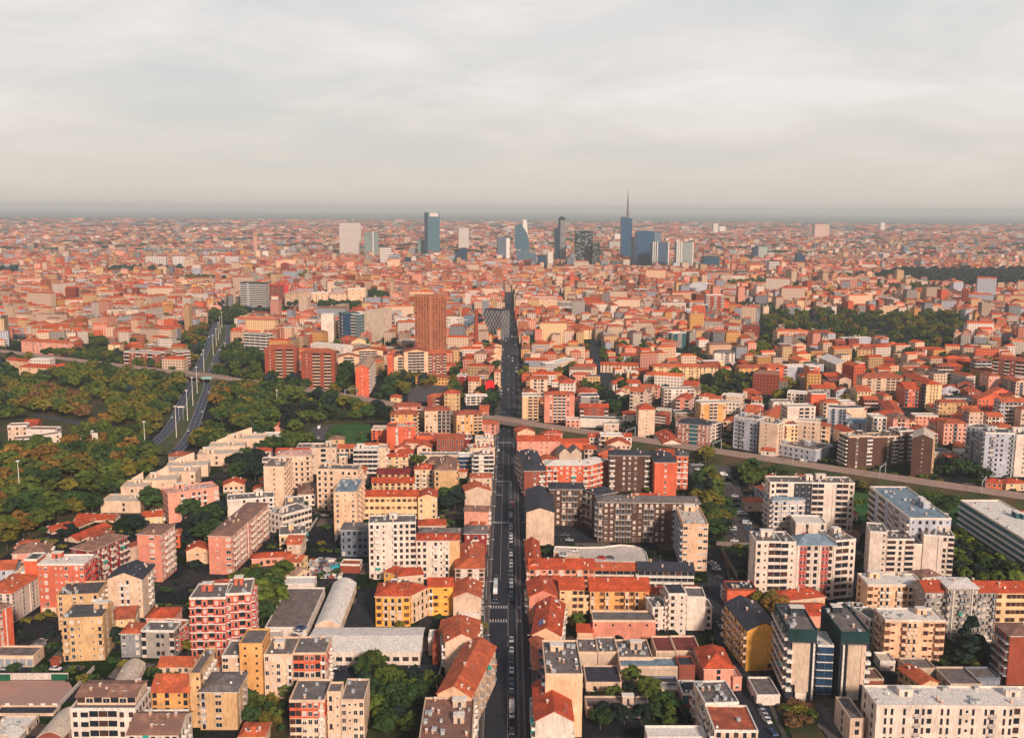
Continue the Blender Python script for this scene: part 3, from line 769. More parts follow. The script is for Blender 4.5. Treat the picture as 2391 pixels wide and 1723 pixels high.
# ---- lower left
b(0,(100,240),(355,78),505,13,7,'long white slab with orange hipped roof at the left edge',roof='hip',wall='pwhite',rc='terra2',F='w.sw.|wsw',bs='white',ws='dark')
b(0,(-190,470),(105,338),860,12,8,'orange-red block with white window strips cut by the left edge',roof='hip',wall='orange',rc='brownr',F='ww.|w|.',R='w',ws='wht')
b(4,(330,1205),(740,1205),1655,12,7,'brick-red seven-storey block with white flat roof behind the long white slab',wall='red',rc='whiter',F='sw.ssw.ww'[:9],R='bwb',ws='wht',par='white',bs='red')
b(4,(212,1165),(325,1165),1560,9,6,'narrow red stair block left of the white flat-roofed red block',wall='orange',rc='greyr',F='..',R='',clut=False)
b(0,(368,372),(495,372),440,8,1,'one-storey cream shed below the brick-red block',wall='cream',rc='greyr',F='.w.',name='shed',par='cream')
b(0,(945,108),(1250,108),452,15,6,'cream six-storey block with curved white balconies and dark slate gable roof',roof='gv',wall='cream',rc='slate',F='s.bb.s',R='w.bw',ws='mix',rh=3.0,bs='white',gfl='.VVVV.')
b(0,(540,465),(905,452),840,15,6,'tan six-storey block with grey flat roof beside the tarmac yard',wall='tan',rc='greyr',F='bws.sb',R='.w.w',ws='mix',bs='tan',par='tan')
b(0,(500,262),(870,245),560,15,6,'older tan block with flat roof just behind the tan six-storey block',wall='tan',rc='greyr',F='w.ww.b',R='bwb',par='tan',ws='mix')
b(0,(1062,590),(1236,590),800,10,3,'small grey house with bright orange hipped roof',roof='hip',wall='grey',rc='terra2',F='w.w',ws='wht',name='house',cat='house')
b(0,(1245,570),(1535,574),805,9,3,'grubby white low block with a planted roof terrace',wall='greyb',rc='gravel',F='v..ww.v',ws='drk',bs='white')
rt=b(0,(1670,285),(1990,280),800,15,7,'red-brick block with stepped white balcony bands',wall='red',rc='gravel',F='bVbVbb',R='bbbb',ws='dark',bs='red',band='edge',par='white')
b(0,(1990,250),(2215,238),770,16,7,'',wall='red',rc='gravel',F='bbVb',R='bbb',band='edge',bs='red',root=rt)
b(0,(1540,602),(1680,478),790,10,4,'low red terraced wing stepping down with white balcony edges',wall='red',rc='rust',F='bbb',R='b',band='edge',bs='red')
b(0,(1290,455),(1530,455),640,11,2,'low red-roofed house between the cream slate-gabled block and the banded red block',roof='hip',wall='salmon',rc='terra',F='www',name='house',cat='house',h=9)
b(0,(-90,795),(292,798),882,9,1,'row of garages with brown roof beside the yard at the left edge',wall='cream',rc='gravel',F='GGGGGG',name='garage_row',cat='garage',par='cream',clut=False)
b(0,(445,830),(515,832),872,3,1,'small brick-red kiosk beside the parked cars',wall='brick',rc='rust',F='.',name='kiosk',cat='kiosk',clut=False,par='brick')
b(0,(280,690),(360,690),730,5,1,'small dark hut with grey roof in the yard by the garages',roof='hip',wall='bgrey',rc='greyr',F='w',name='hut',cat='hut',clut=False)
b(0,(1400,880),(1935,880),950,8,1,'long low building with orange tiled roof beside the vaulted sheds',roof='gu',wall='cream',rc='terra2',F='.w.ww.w.w.',name='outbuilding',rh=2.2)
b(0,(990,1050),(1190,1040),1100,(1390,850),1,'light ribbed vaulted shed between tiled roofs',roof='barrel',wall='stone',rc='creamr',F='',name='vaulted_shed',cat='shed',rh=2.2)
b(0,(320,1512),(560,1512),1590,(612,1290),1,'long ribbed vaulted shed at the bottom left edge',roof='barrel',wall='brick2',rc='creamr',F='',name='vaulted_shed',cat='shed',rh=2.2)
b(0,(-60,1430),(245,1430),1480,(455,1320),1,'industrial hall with white sheet roof in the bottom left corner',roof='flat',wall='stone',rc='whiter',F='',name='industrial_hall',cat='hall',par='stone')
b(0,(-90,1530),(150,1530),1580,(215,1445),1,'cream vaulted hall at the bottom left corner',roof='barrel',wall='stone',rc='whiter',F='',name='vaulted_shed',cat='shed',rh=2)
b(0,(-60,1308),(470,1308),1330,6,1,'row of dark blue canopies below the dirt lot',roof='flat',wall='slatew',rc='slate',F='',name='canopy',cat='canopy',clut=False,par='cream')
b(0,(1335,1105),(1662,1105),1440,13,5,'ochre five-storey block with big orange tiled roof',roof='gu',wall='ochre',rc='terra2',F='w.w.sw',L='..w..w',ws='drk',rh=3.4)
b(0,(1668,952),(1765,952),1420,20,6,'narrow ochre blind-walled block beside the big orange roof',wall='tan',rc='gravel',F='.s',ws='drk',par='tan')
b(0,(1757,1105),(2088,1105),1440,(2178,935),5,'tan corner block with grey pyramid roof and white eaves',roof='hip',wall='tan',rc='gravel',F='b.W..',R='.w.b.w',ws='mix',bs='rail',rh=2.4)
b(0,(1957,795),(2200,795),1100,(2215,655),5,'grey-roofed cream block beside the tall ochre strip',wall='cream',rc='gravel',F='W.bW',ws='dark',par='white')
b(0,(2110,690),(2312,690),1160,13,7,'tall plain ochre block with tiny windows',wall='ochre',rc='gravel',F='.s..s.',ws='drk',par='ochre',clut=False)
rt=b(0,(618,1262),(1195,1262),1700,(1330,1075),5,'white block with brown roof and set-back top floor at the bottom left',wall='pwhite',rc='gravel',F='wWVVVww',R='wwwww',ws='drk',par='white',clut=False)
O,U,V,W,D,h=rect_from_px(0,(618,1262),(1195,1262),1700,(1330,1075))
Bx=Bld(rt,True,random.Random(5)); rect_body(Bx,O+U*1.0+V*3.2-Bx.o,U,V,W-2.0,D-3.6,h+2.9,1,'gu','cream','brownr',F='VWVWVWV',ws='dark',zb=h,z0=h+.3,rh=1.6,dens=2); Bx.wall.build('wall',rt); Bx.flush()
b(0,(1130,1478),(1570,1478),1830,14,4,'brown-roofed block with white roof windows at the bottom edge',roof='gu',wall='white',rc='brownr',F='wwbwbww',ws='drk',dens=2.4,rh=3.2)
b(0,(1200,1400),(1600,1395),1760,9,4,'dark-roofed block with white terrace boxes beside the ochre block',roof='flat',wall='pwhite',rc='gravel',F='wwbwbww',ws='drk',dens=2.4)
b(0,(2110,1500),(2330,1500),1640,9,1,'small house with orange hipped roof at the bottom edge among shrubs',roof='hip',wall='peach',rc='terra2',F='ww',h=4.5,name='house',cat='house')
# ---- lower middle
b(1,(60,785),(312,785),1165,15,5,'cream block with dark flat roof next to the tall ochre strip',wall='cream',rc='gravel',F='wsw.b',ws='mix',zb=3,par='cream')
b(1,(318,772),(608,770),1150,(680,625),5,'block with two orange-red top floors, left of the white warehouse',wall='cream',rc='gravel',F='VVwwVb'[:6],R='wsbw',top=(2,'orange'),ws='mix',bs='white',par='cream')
b(1,(285,1190),(597,1190),1560,(605,1003),5,'nearer block with two orange-red top floors above the gardens',wall='cream',rc='gravel',F='VVwwwb',R='.w.w',top=(2,'orange'),ws='mix',bs='white',par='cream')
b(1,(740,1185),(945,1185),1540,(970,1000),5,'cream block with dark flat roof next to the trees',wall='cream',rc='gravel',F='wsww',R='.',ws='mix',par='cream')
b(1,(618,1115),(738,1115),1530,7,5,'narrow cream stair tower with balconies between two flat-roofed blocks',wall='cream',rc='gravel',F='bs',ws='mix',par='cream',bs='cream',clut=False)
b(1,(430,750),(1438,748),868,22,1,'wide low white warehouse with big square windows',roof='gu',wall='pwhite',rc='whiter',F='..WWWWWWWWWW',R='',ws='drk',rh=1.6,name='warehouse',cat='warehouse',clut=False)
b(1,(512,525),(735,525),610,(880,145),1,'long vaulted white hall behind the warehouse',roof='barrel',wall='cream',rc='whiter',F='',R='.w..w..w..w..w.',name='vaulted_hall',cat='hall',rh=2.6)
b(1,(70,545),(440,545),625,44,1,'roof car park with white parapet and marked bays',wall='pwhite',rc='deck',F='',name='parking_deck',cat='car park',par='white',clut=False)
b(1,(228,158),(502,155),215,9,1,'long white shed behind the roof car park',wall='pwhite',rc='whiter',F='',name='shed',cat='shed',clut=False)
b(1,(0,645),(200,640),760,8,1,'low cream annex with a pinkish roof at the car park corner',wall='cream',rc='creamr',F='.w.',name='annex',clut=False)
rt=b(1,(1045,262),(1350,262),528,15,4,'yellow corner block with orange roof and balconied front',roof='hip',wall='yellow',rc='terra',F='wbbbw',R='wbbw',ws='brn',bs='cream')
b(1,(1370,250),(1512,180),500,10,4,'',roof='hip',wall='pyellow',rc='terra',F='bbbb',ws='brn',bs='cream',root=rt)
b(1,(1512,178),(1730,174),432,10,4,'bright orange-yellow wing with orange roof beside the avenue houses',roof='gu',wall='yellow',rc='terra',F='bw.s.',ws='brn')
b(1,(1732,270),(1975,270),480,(2003,140),4,'beige gabled house facing away from the avenue above the white canopy',roof='gv',wall='beige',rc='terra2',F='',R='bwwb',ws='brn',bs='rail')
b(1,(1780,425),(1960,425),470,6,1,'small white canopy roof below the beige gabled house',wall='pwhite',rc='whiter',F='',name='canopy',cat='canopy',clut=False,h=4)
b(1,(1610,582),(1955,586),760,12,4,'orange-tiled avenue house just below the white canopy',roof='gv',wall='cream',rc='terra2',F='',R='bwwb',ws='brn',rh=2.6)
b(1,(1662,668),(1948,655),960,12,4,'cream-gabled avenue house with orange roof and cream ridge wall',roof='gv',wall='cream',rc='terra2',F='',R='wbwb',ws='mix',rh=3.4)
b(1,(1592,1120),(1890,1150),1470,(1958,700),4,'longest orange tiled roof on the left side of the avenue',roof='gv',wall='peach',rc='terra2',F='',R='wbwwbwwbwwbw',ws='mix',bs='rail',rh=3.6)
b(1,(1425,1560),(1900,1560),1900,(1912,1165),4,'cluttered brown-roofed avenue block with chimneys and terraces at the bottom',wall='stone',rc='brownr',F='wwbww',R='bwbwbwbwb',ws='brn',dens=3.2,par='stone')
b(1,(1512,640),(1600,640),780,8,2,'small white flat-roofed block in the courtyard right of the warehouse',wall='pwhite',rc='whiter',F='w',clut=False,par='white')
b(1,(1550,700),(1608,700),860,14,2,'dark red shed beside the cream-gabled avenue house',wall='brick',rc='rust',F='',clut=False,par='brick',name='shed')
# ---- centre left
b(5,(985,845),(1402,835),1335,12,9,'tall white and pink nine-storey block with maroon vaulted roofs',wall='pwhite',rc='gravel',F='wbs.BwwW',R='..w',ws='drk',bs='white',wall2=None,par='white')
b(5,(1405,992),(1700,990),1330,11,6,'pink and white six-storey block with small red hipped roof',roof='hip',wall='white',rc='terra',F='ww.bsb',R='w.w',ws='drk',bs='white',rh=1.8)
b(5,(1700,992),(1790,990),1320,10,6,'narrow tan end block next to the pink and white six-storey block',roof='hip',wall='tan',rc='terra',F='.',R='w.w',clut=False)
b(5,(738,898),(980,900),1130,12,4,'slate-grey four-storey block left of the nine-storey block',roof='hip',wall='bgrey',rc='gravel',F='bwwww',ws='grey',bs='bgrey',rh=1.2)
b(5,(735,1205),(905,1210),1270,7,1,'low rusty shed roof below the slate-grey block',wall='brick',rc='rust',F='',name='shed',clut=False,h=4)
b(5,(940,602),(1420,600),800,10,3,'long cream three-storey house with orange tiled roof',roof='gu',wall='pyellow',rc='terra',F='wwwwwwwwww',ws='brn',rh=2.4)
b(5,(1422,612),(1588,610),810,(1575,555),4,'cream gable-fronted house at the end of the long tiled house',roof='gv',wall='pyellow',rc='terra',F='w.w',R='wwww',ws='mix',rh=2.2)
b(5,(675,570),(880,570),940,(938,445),8,'rounded peach and cream tower with grey-blue roof',wall='peach',rc='bluer',F='wsw',R='wbwb',L='bb',ws='mix',bs='cream',par='cream')
b(5,(525,365),(890,372),725,12,7,'cream seven-storey block behind the peach tower',wall='cream',rc='gravel',F='wbw.wbw',R='bb',ws='drk',bs='cream',par='cream')
b(5,(57,345),(240,345),695,(350,265),8,'cream tower with stacked side balconies near the school',wall='cream',rc='gravel',F='.s.',R='bbbb',ws='drk',bs='cream',par='cream')
b(5,(170,248),(470,240),530,14,6,'cream block with pale pink tiled roof beside the lawn',roof='hip',wall='cream',rc='pinkr',F='wwwwbB',R='bw',ws='drk',bs='cream',rh=2.4)
b(5,(470,180),(698,176),405,12,5,'beige block with dark slots below the green lawn',wall='beige',rc='gravel',F='w.v.w',R='ww',ws='mix',par='beige')
b(5,(722,252),(800,250),335,10,2,'small beige house with roof terrace left of the glazed white block',wall='beige',rc='gravel',F='w',R='ww',name='house',cat='house')
b(5,(850,195),(1062,195),400,12,5,'modern white block with long glazed balconies',wall='pwhite',rc='whiter',F='VVVVV',R='ww',ws='drk',band='white',par='white')
b(5,(1062,180),(1140,180),370,12,4,'plain cream end block beside the modern glazed block',wall='cream',rc='creamr',F='.s',clut=False,par='cream')
b(9,(1010,1150),(1145,1150),1260,14,4,'orange-red flat-roofed clinic wing with pale roof',wall='orange',rc='creamr',F='ww.',ws='drk',par='cream')
b(9,(1145,1130),(1222,1130),1330,16,5,'orange-red stair tower in the orange clinic complex',wall='orange',rc='rust',F='',clut=False,par='orange')
b(9,(1222,1130),(1400,1128),1300,14,5,'orange-red block with scattered small windows beside the stair tower',wall='orange',rc='creamr',F='w.sw.',ws='wht',par='orange')
b(9,(1402,1205),(1552,1210),1315,12,2,'low vermilion block with rounded end behind the tiled courtyard',wall='orange',rc='rust',F='s.s.s',ws='drk',par='orange')
b(5,(1140,252),(1330,252),355,8,3,'small cream house with orange gable roof below the orange clinic',roof='gu',wall='pyellow',rc='terra',F='bwb',name='house',cat='house',bs='cream')
b(5,(1215,185),(1345,185),260,9,2,'salmon gabled house at the foot of the orange stair tower',roof='gv',wall='salmon',rc='terra2',F='',name='house',cat='house')
b(5,(1060,405),(1390,402),520,11,3,'block with long maroon roof among the courtyard houses',roof='gu',wall='tan',rc='maroon',F='wwwwww',ws='brn',rh=2.4,clut=False)
b(5,(1015,482),(1385,482),585,9,3,'row with four dormers in its orange roof',roof='gu',wall='pyellow',rc='terra',F='wwwwwww',ws='brn',rh=2.4)
b(5,(1390,365),(1562,365),560,12,5,'cream balconied block with orange hipped roof',roof='hip',wall='pyellow',rc='terra',F='bBb',ws='mix',bs='pwhite')
b(5,(1565,372),(1757,372),615,(1782,270),5,'ochre block with brown pyramid roof',roof='hip',wall='tan',rc='brownr',F='b...',R='bwb',ws='brn',bs='tan',rh=4.2)
b(4,(1837,948),(2037,955),1285,(2483,665),6,'long coral-pink block running away beside the school',roof='hip',wall='pred',rc='brownr',F='.s.W',R='wbbwbbw|wbbwbbwbbw',ws='wht',bs='pwhite',rh=1.6)
b(4,(1208,935),(1415,942),1350,(1622,850),7,'coral-pink seven-storey block with white-shuttered side',roof='hip',wall='pred',rc='brownr',F='..W.',R='wwbbwBbw',ws='wht',bs='pwhite',rh=1.6)
b(4,(805,1085),(1125,948),1390,12,5,'dark red block with brown hipped roof and white balconies',roof='hip',wall='dred',rc='brownr',F='bwbwbwbb',L='w.w',ws='wht',bs='pwhite',rh=2.4)
b(4,(105,1110),(400,1095),1240,14,3,'salmon house with wide pinkish-brown hipped roof below the wood',roof='hip',wall='salmon',rc='brownr',F='w.w.w',ws='wht',rh=3.2,name='house',cat='house')
rt=b(4,(685,988),(985,868),1012,9,1,'red-roofed nursery school with fanned tiled wings',roof='gu',wall='cream',rc='terra',F='wwwwww',L='',ws='drk',name='nursery_school',cat='school',rh=2.0,clut=False)
for A,B_ in (((600,905),(850,800)),((665,800),(1000,808)),((462,912),(640,862))): b(4,A,B_,A[1]+24,9,1,'',roof='gu',wall='cream',rc='terra',F='www',rh=1.8,clut=False,root=rt)
b(4,(1480,585),(1930,522),842,13,5,'salmon block with rounded white balconies and a yellow bay',wall='salmon',rc='pinkr',F='..b.BbB.b',R='w',ws='drk',bs='pwhite',par='salmon')
k=0
for A,B_,y0,lb in (((885,650),(1235,652),745,'lowest cream box of the stepped industrial sheds, beside the big dark tree'),((1065,525),(1300,520),640,'second cream box of the stepped industrial sheds, with a raised fin'),
   ((1265,470),(1560,462),590,'cream stepped shed with a tall white fin behind the salmon block'),((1400,395),(1722,392),520,'cream stepped shed with roof steps in the middle of the row'),
   ((1462,345),(1835,330),440,'cream stepped shed with a square chimney'),((1742,240),(2140,225),340,'long cream stepped shed with flat roof near the wood'),((1838,170),(2160,160),260,'cream stepped shed with a slanting white fin near the expressway'),((1978,100),(2330,95),190,'highest cream stepped shed, beside the expressway trees')):
    r_=b(4,A,B_,y0,15,2,lb,wall='cream',rc='creamr',F='..w..w' if k%2 else '...w..',R='w.w',ws='drk',par='cream',name='stepped_shed',cat='shed',dens=.5)
    if k in(1,2,4,6,7):
        O,U,V,W,D,h=rect_from_px(4,A,B_,y0,15); m=MB(); o2=Vector((r_.location.x,r_.location.y))
        def Q(u,v,z): q=O+U*u+V*v-o2; return (q.x,q.y,z)
        m.hexa([Q(W*.15,D-.5,h),Q(W*.62,D-.5,h),Q(W*.62,D,h),Q(W*.15,D,h)],[Q(W*.15,D-.5,h+1.5),Q(W*.62,D-.5,h+6),Q(W*.62,D,h+6),Q(W*.15,D,h+1.5)],wm('cream'))
        m.build('raised_fin',r_)
    k+=1
b(4,(2005,640),(2420,612),800,12,4,'white block with penthouse between the salmon block and the coral slab',wall='pwhite',rc='gravel',F='..w.wwb',L='w',ws='drk')
b(5,(225,775),(482,702),948,13,3,'white school with three rows of small dark windows',wall='pwhite',rc='gravel',F='WWWWWWWW',ws='drk',band='thin',name='school',cat='school')
b(5,(250,1172),(385,1182),1290,9,2,'small yellow house with bright orange roof by the scrapyard',roof='gu',wall='pyellow',rc='terra2',F='w.w',R='ws',name='house',cat='house',ws='drk')
b(5,(155,1240),(345,1300),1330,9,1,'low shed with tan tiled roof in front of the small yellow house',roof='gu',wall='cream',rc='tanr',F='',name='shed',h=3.4,clut=False)
b(5,(1120,1265),(1228,1290),1385,9,2,'tiny yellow house with red roof in front of the nine-storey block',roof='hip',wall='yellow',rc='terra',F='w.',name='house',cat='house')
b(5,(1250,1310),(1470,1292),1420,10,2,'red-roofed low house tucked behind the yellow corner block',roof='hip',wall='cream',rc='terra',F='w.w',name='house',cat='house',h=8)
b(5,(1180,1385),(1345,1380),1460,7,1,'low cream annex with grey roof beside the yellow corner block',wall='cream',rc='gravel',F='w',h=6,name='annex',clut=False)
# ---- avenue, left side
b(5,(1750,1240),(2008,1238),1400,(2010,1020),4,'white avenue house with orange hipped roof and brown shutters',roof='hip',wall='pwhite',rc='terra2',F='w.w.w',R='wbwwbw',ws='brn',bs='rail',rh=3.4)
b(5,(1832,932),(2028,932),1110,13,3,'dark red avenue house with grey slate hipped roof',roof='hip',wall='dred',rc='gravel',F='wbw',R='wbw',ws='wht',bs='pwhite',rh=2.4)
b(5,(1430,925),(1830,930),1010,9,2,'low row with grey hipped roof behind the dark red avenue house',roof='hip',wall='dred',rc='gravel',F='w.w.w.w',rh=1.8,h=8,ws='wht')
b(5,(1425,862),(1665,858),930,10,2,'red-roofed courtyard house right of the nine-storey block',roof='hip',wall='cream',rc='terra',F='www',h=8,name='house',cat='house')
b(5,(1830,728),(2040,735),905,10,4,'salmon avenue house with blank side wall and brown roof edge',roof='gu',wall='salmon',rc='brownr',F='',R='wbw',rh=1.6)
b(5,(1835,556),(2062,548),695,12,4,'beige gabled avenue house with orange roof and a side terrace',roof='gv',wall='beige',rc='terra2',F='',R='wbw',rh=2.8)
b(5,(1885,442),(2072,440),600,12,4,'cream avenue house with orange and white roof terraces',roof='hip',wall='cream',rc='terra2',F='w.w',R='wbw',rh=1.6)
b(5,(1780,250),(1912,247),400,9,4,'blue-grey glazed block set back from the avenue',wall='bgrey',rc='whiter',F='ggg',ws='drk',band='thin',par='white')
b(5,(1915,245),(2090,242),440,12,5,'modern avenue block with white bands and a salmon bay',wall='pwhite',rc='brownr',F='V.VV',R='bbb',band='white',ws='drk')
b(5,(1880,185),(2100,175),330,13,4,'cream avenue block with jumbled roof terraces',wall='cream',rc='terra2',F='wbw',R='wbwb',dens=3,par='cream')
b(5,(1925,102),(2092,102),240,13,4,'avenue block with pale flat roof just before the railway bridge',wall='cream',rc='whiter',F='wbw',R='wbwb',par='cream')
b(5,(1425,242),(1880,240),300,9,2,'long low hall with blue-grey sheet roof',wall='cream',rc='bluer',F='',h=6.5,par='cream',name='hall',cat='hall')
b(5,(1595,128),(1752,122),195,12,3,'cream block with roof terrace below the railway towers',wall='cream',rc='brownr',F='.',dens=2)
b(5,(1760,98),(1905,92),190,14,3,'dark red block with maroon flat roof below the railway towers',wall='dred',rc='maroon',F='w.',bs='white',ws='wht')
b(9,(1945,1090),(2110,1100),1180,10,3,'small salmon and white house right at the railway bridge',roof='hip',wall='salmon',rc='terra2',F='wsw',R='ww',ws='brn',name='house',cat='house')
# ---- railway towers
b(9,(1180,1012),(1415,1010),1215,12,6,'orange tower with hipped tiled roof, left and nearest of the railway towers',roof='hip',wall='ochre',rc='rust',F='bw.w.b',R='wbw',ws='wht',bs='cream',rh=2.6)
b(9,(1212,945),(1448,942),1130,12,6,'orange tower with hipped tiled roof behind the nearest railway tower',roof='hip',wall='salmon',rc='rust',F='bw.w.b',R='wbw',ws='wht',bs='cream',rh=2.6)
b(9,(1480,980),(1705,976),1180,13,6,'tower with orange left half and grey balconies in the middle by the railway',roof='hip',wall='peach',rc='rust',F='wwwbbb',R='w.w',ws='wht',bs='grey',rh=2.6)
b(9,(1760,1018),(1988,1008),1195,13,6,'tower with white window grid and a teal roof structure beside the bridge',roof='hip',wall='ochre',rc='rust',F='wWwwbb',R='w.w',ws='wht',bs='cream',rh=2.6)
b(9,(65,437),(350,437),742,14,11,'dark brick-red slab with tiled roof, the left of the twin slabs above the tracks',roof='hip',wall='brick',rc='rust',F='.s.vv.vv.',R='s',ws='wht',bs='peach',rh=4)
b(9,(388,472),(686,472),785,14,11,'dark brick-red slab with tiled roof, the right of the twin slabs above the tracks',roof='hip',wall='brick',rc='rust',F='.s.vv.vv.',R='s',ws='wht',bs='peach',rh=4)
b(9,(868,602),(986,602),858,(1152,520),8,'bright orange slab with white balcony grid beside the railway',roof='gv',wall='orange',rc='tanr',F='.s.',R='bbbbbbbb',ws='wht',bs='pwhite',rh=3)
b(9,(1150,492),(1198,492),735,14,8,'plain orange stair tower behind the balcony-grid slab',wall='orange',rc='rust',F='',clut=False,par='orange')
b(9,(715,508),(902,505),645,13,6,'cream gabled block with dark balcony slots behind the right brick slab',roof='gv',wall='peach',rc='rust',F='.vv.',R='w.w',rh=3)
b(9,(845,455),(1112,450),600,13,7,'wide cream gabled block with tiled roof behind the balcony-grid slab',roof='gv',wall='peach',rc='rust',F='.vvv.',R='w.w',rh=3)
b(9,(1200,512),(1328,508),690,13,7,'cream gabled block with dark slots right of the orange stair tower',roof='gv',wall='peach',rc='rust',F='.v.',R='.w.',rh=3)
b(9,(1295,465),(1512,460),692,13,9,'tall cream gabled block with four balcony columns below the high brick tower',roof='gv',wall='peach',rc='rust',F='.vvvv.',R='w.',rh=3)
b(9,(1515,480),(1672,476),682,13,8,'brown and orange block below the high brick tower',roof='gu',wall='brick',rc='terra2',F='bwbwb',bs='cream',ws='wht')
b(9,(1400,680),(1682,690),745,12,2,'low ochre school-like house with tiled hipped roof by the gravel yard',roof='hip',wall='ochre',rc='rust',F='wwwwwwwwww',ws='drk')
b(9,(1640,582),(1756,582),662,12,4,'pink villa block with red pyramid roof beside the gravel yard',roof='hip',wall='pred',rc='terra',F='w.b',bs='pwhite',ws='wht')
b(9,(1765,672),(1850,674),805,10,6,'narrow dark red block with white windows near the avenue',wall='dred',rc='greyr',F='s.s',ws='wht')
b(9,(1862,690),(2016,692),805,11,5,'rust-orange block with dark top right of the narrow dark red block',wall='ochre',rc='slate',F='bwwb',ws='drk',bs='brick')
b(9,(2018,735),(2096,735),795,10,3,'building with blank bright red rounded gable near the avenue',roof='barrel',wall='bred',rc='greyr',F='',h=14,rh=3,clut=False)
b(9,(2095,640),(2150,640),790,16,4,'cream avenue house behind the bright red gable',roof='hip',wall='peach',rc='terra2',F='w',R='wbwb')
b(9,(1845,855),(2062,850),930,9,3,'white and pink villa with dark glazed front by the tracks',wall='pwhite',rc='whiter',F='WvWvW',ws='drk')
b(9,(1765,640),(1990,620),680,9,4,'long house with orange tiled roof behind the rust-orange block',roof='gu',wall='cream',rc='terra2',F='wwwwww')
for q,(A,B_,y0) in enumerate((((2045,545),(2150,540),620),((2060,500),(2155,495),560),((2075,440),(2160,436),500),((2080,410),(2160,405),460))):
    b(9,A,B_,y0,14,3,('first','second','third','fourth')[q]+' orange gabled avenue house above the bright red gable, counting upwards',roof='gv',wall='peach',rc='terra2',F='',R='wbw')
b(9,(1720,465),(1865,470),510,10,3,'cream low house with tall chimneys right of the high brick tower',wall='peach',rc='gravel',F='wwww',name='house',cat='house')
b(9,(1840,500),(1985,500),540,10,2,'house with red tiled roof beside the cream low house with chimneys',roof='gu',wall='cream',rc='terra',F='www',h=7,name='house',cat='house')
# ---- business blocks round the brick tower
b(13,(1392,950),(1672,950),1569,18,26,'very tall brick tower with thin white line up its front',wall='brickt',rc='brownr',F='wwwww|wwwww',R='www',ws='brn',bs='brickt',band='brickt',par='brickt',name='brick_tower',cat='tower',near=False)
b(9,(1015,112),(1192,82),392,14,10,'blank beige panel-clad office slab behind the gabled blocks',wall='stone',rc='creamr',F='',R='ww',par='stone')
b(9,(906,132),(1015,110),398,20,10,'teal glass office wing attached to the beige slab',wall='teal',rc='whiter',F='gggg',ws='dark',band='thin')
b(9,(755,126),(905,120),398,18,9,'dark blue glass office block between the white slab and the teal wing',wall='bluew',rc='gravel',F='gggggg',ws='drk',par='teal')
b(9,(565,136),(676,136),378,16,9,'white panelled office slab with brown flank',wall='pwhite',rc='whiter',F='',R='',wall2=('stone','R'))
b(9,(750,356),(832,356),440,12,4,'dark red house with orange roof in front of the dark blue glass block',roof='hip',wall='dred',rc='terra2',F='ww')
b(9,(833,372),(960,362),445,(958,330),3,'yellow house with orange roof in front of the beige slab',roof='gv',wall='pyellow',rc='terra2',F='',R='www')
b(9,(1030,400),(1245,330),430,10,2,'low pale colonnaded wing in front of the beige slab',wall='cream',rc='gravel',F='wwwwwwwwww',ws='drk')
b(9,(1216,172),(1400,170),310,14,6,'white office block with a grid of square windows left of the brick tower',wall='pwhite',rc='bluer',F='wwwwwwwww',L='w',ws='drk',near=False)
b(9,(1672,160),(1790,165),320,14,6,'white and dark office block with a vertical fin right of the brick tower',wall='pwhite',rc='whiter',F='ww|.|ww',ws='drk',near=False)
b(9,(1800,180),(1850,180),315,14,6,'dark patterned office block left of the curved glass hall',wall='bgrey',rc='greyr',F='wsw',ws='drk')
b(9,(1855,195),(2000,175),315,16,1,'pale blue glass hall with curved roof behind the chimney',roof='barrel',wall='bgrey',rc='bluer',F='gggg',ws='dark')
b(9,(2002,85),(2160,98),325,18,9,'chequered black and white office block beside the avenue',wall='grey',rc='slate',F='xxxxxxxxxxxx',R='xxxxxxxxxx',ws='drk',near=False,par='slatew')
b(9,(1700,355),(2070,350),400,22,1,'pale market shed with banner wall behind the chimney',wall='cream',rc='whiter',F='')
b(9,(1235,365),(1395,365),430,14,3,'yellow modern house with glass corner left of the brick tower base',wall='pyellow',rc='creamr',F='Ww.WW',ws='drk')
b(8,(2150,300),(2348,312),482,14,7,'curved white-banded office block beside the expressway trees',wall='pwhite',rc='greyr',F='VVVV',R='VV',band='white',ws='drk')
b(12,(2118,832),(2338,836),1058,16,14,'dark office slab with white horizontal stripes',wall='bgrey',rc='slate',F='VV|VVVVV',R='VV',band='white',ws='drk',par='slatew')
b(13,(75,855),(232,862),1020,16,11,'bright red rounded office block next to the striped slab',wall='bred',rc='maroon',F='vvvvv',band=None,bs='pred',par='bred')
for q,(A,B_,lb) in enumerate((((300,930),(478,905),'leftmost peach slab of the terrace behind the office park'),((480,925),(640,922),'second peach slab of the terrace behind the office park'),((642,932),(800,930),'third peach slab of the terrace, with flat pale roof'),((800,888),(962,885),'rightmost and highest peach slab of the terrace'))):
    b(13,A,B_,1040,13,9,lb,roof='hip' if q%2==0 else 'flat',wall='peach',rc='pinkr' if q%2==0 else 'creamr',F='w.ww.ww.w',ws='wht')
b(13,(560,870),(790,868),930,12,6,'cream block with pale roof directly behind the peach terrace',wall='cream',rc='whiter',F='wwwwwwww')
b(9,(190,132),(482,122),205,12,4,'white house row with green-trimmed balconies near the striped slab',wall='pwhite',rc='terra2',F='bwbwbwbw',roof='gu')
b(9,(300,255),(560,262),320,14,2,'low house row with blue canopy left of the white panelled slab',roof='gu',wall='cream',rc='terra2',F='wwwwwwww')
b(9,(470,390),(770,420),490,16,2,'white flat-roofed hall behind the right brick slab',wall='pwhite',rc='whiter',F='',R='w')
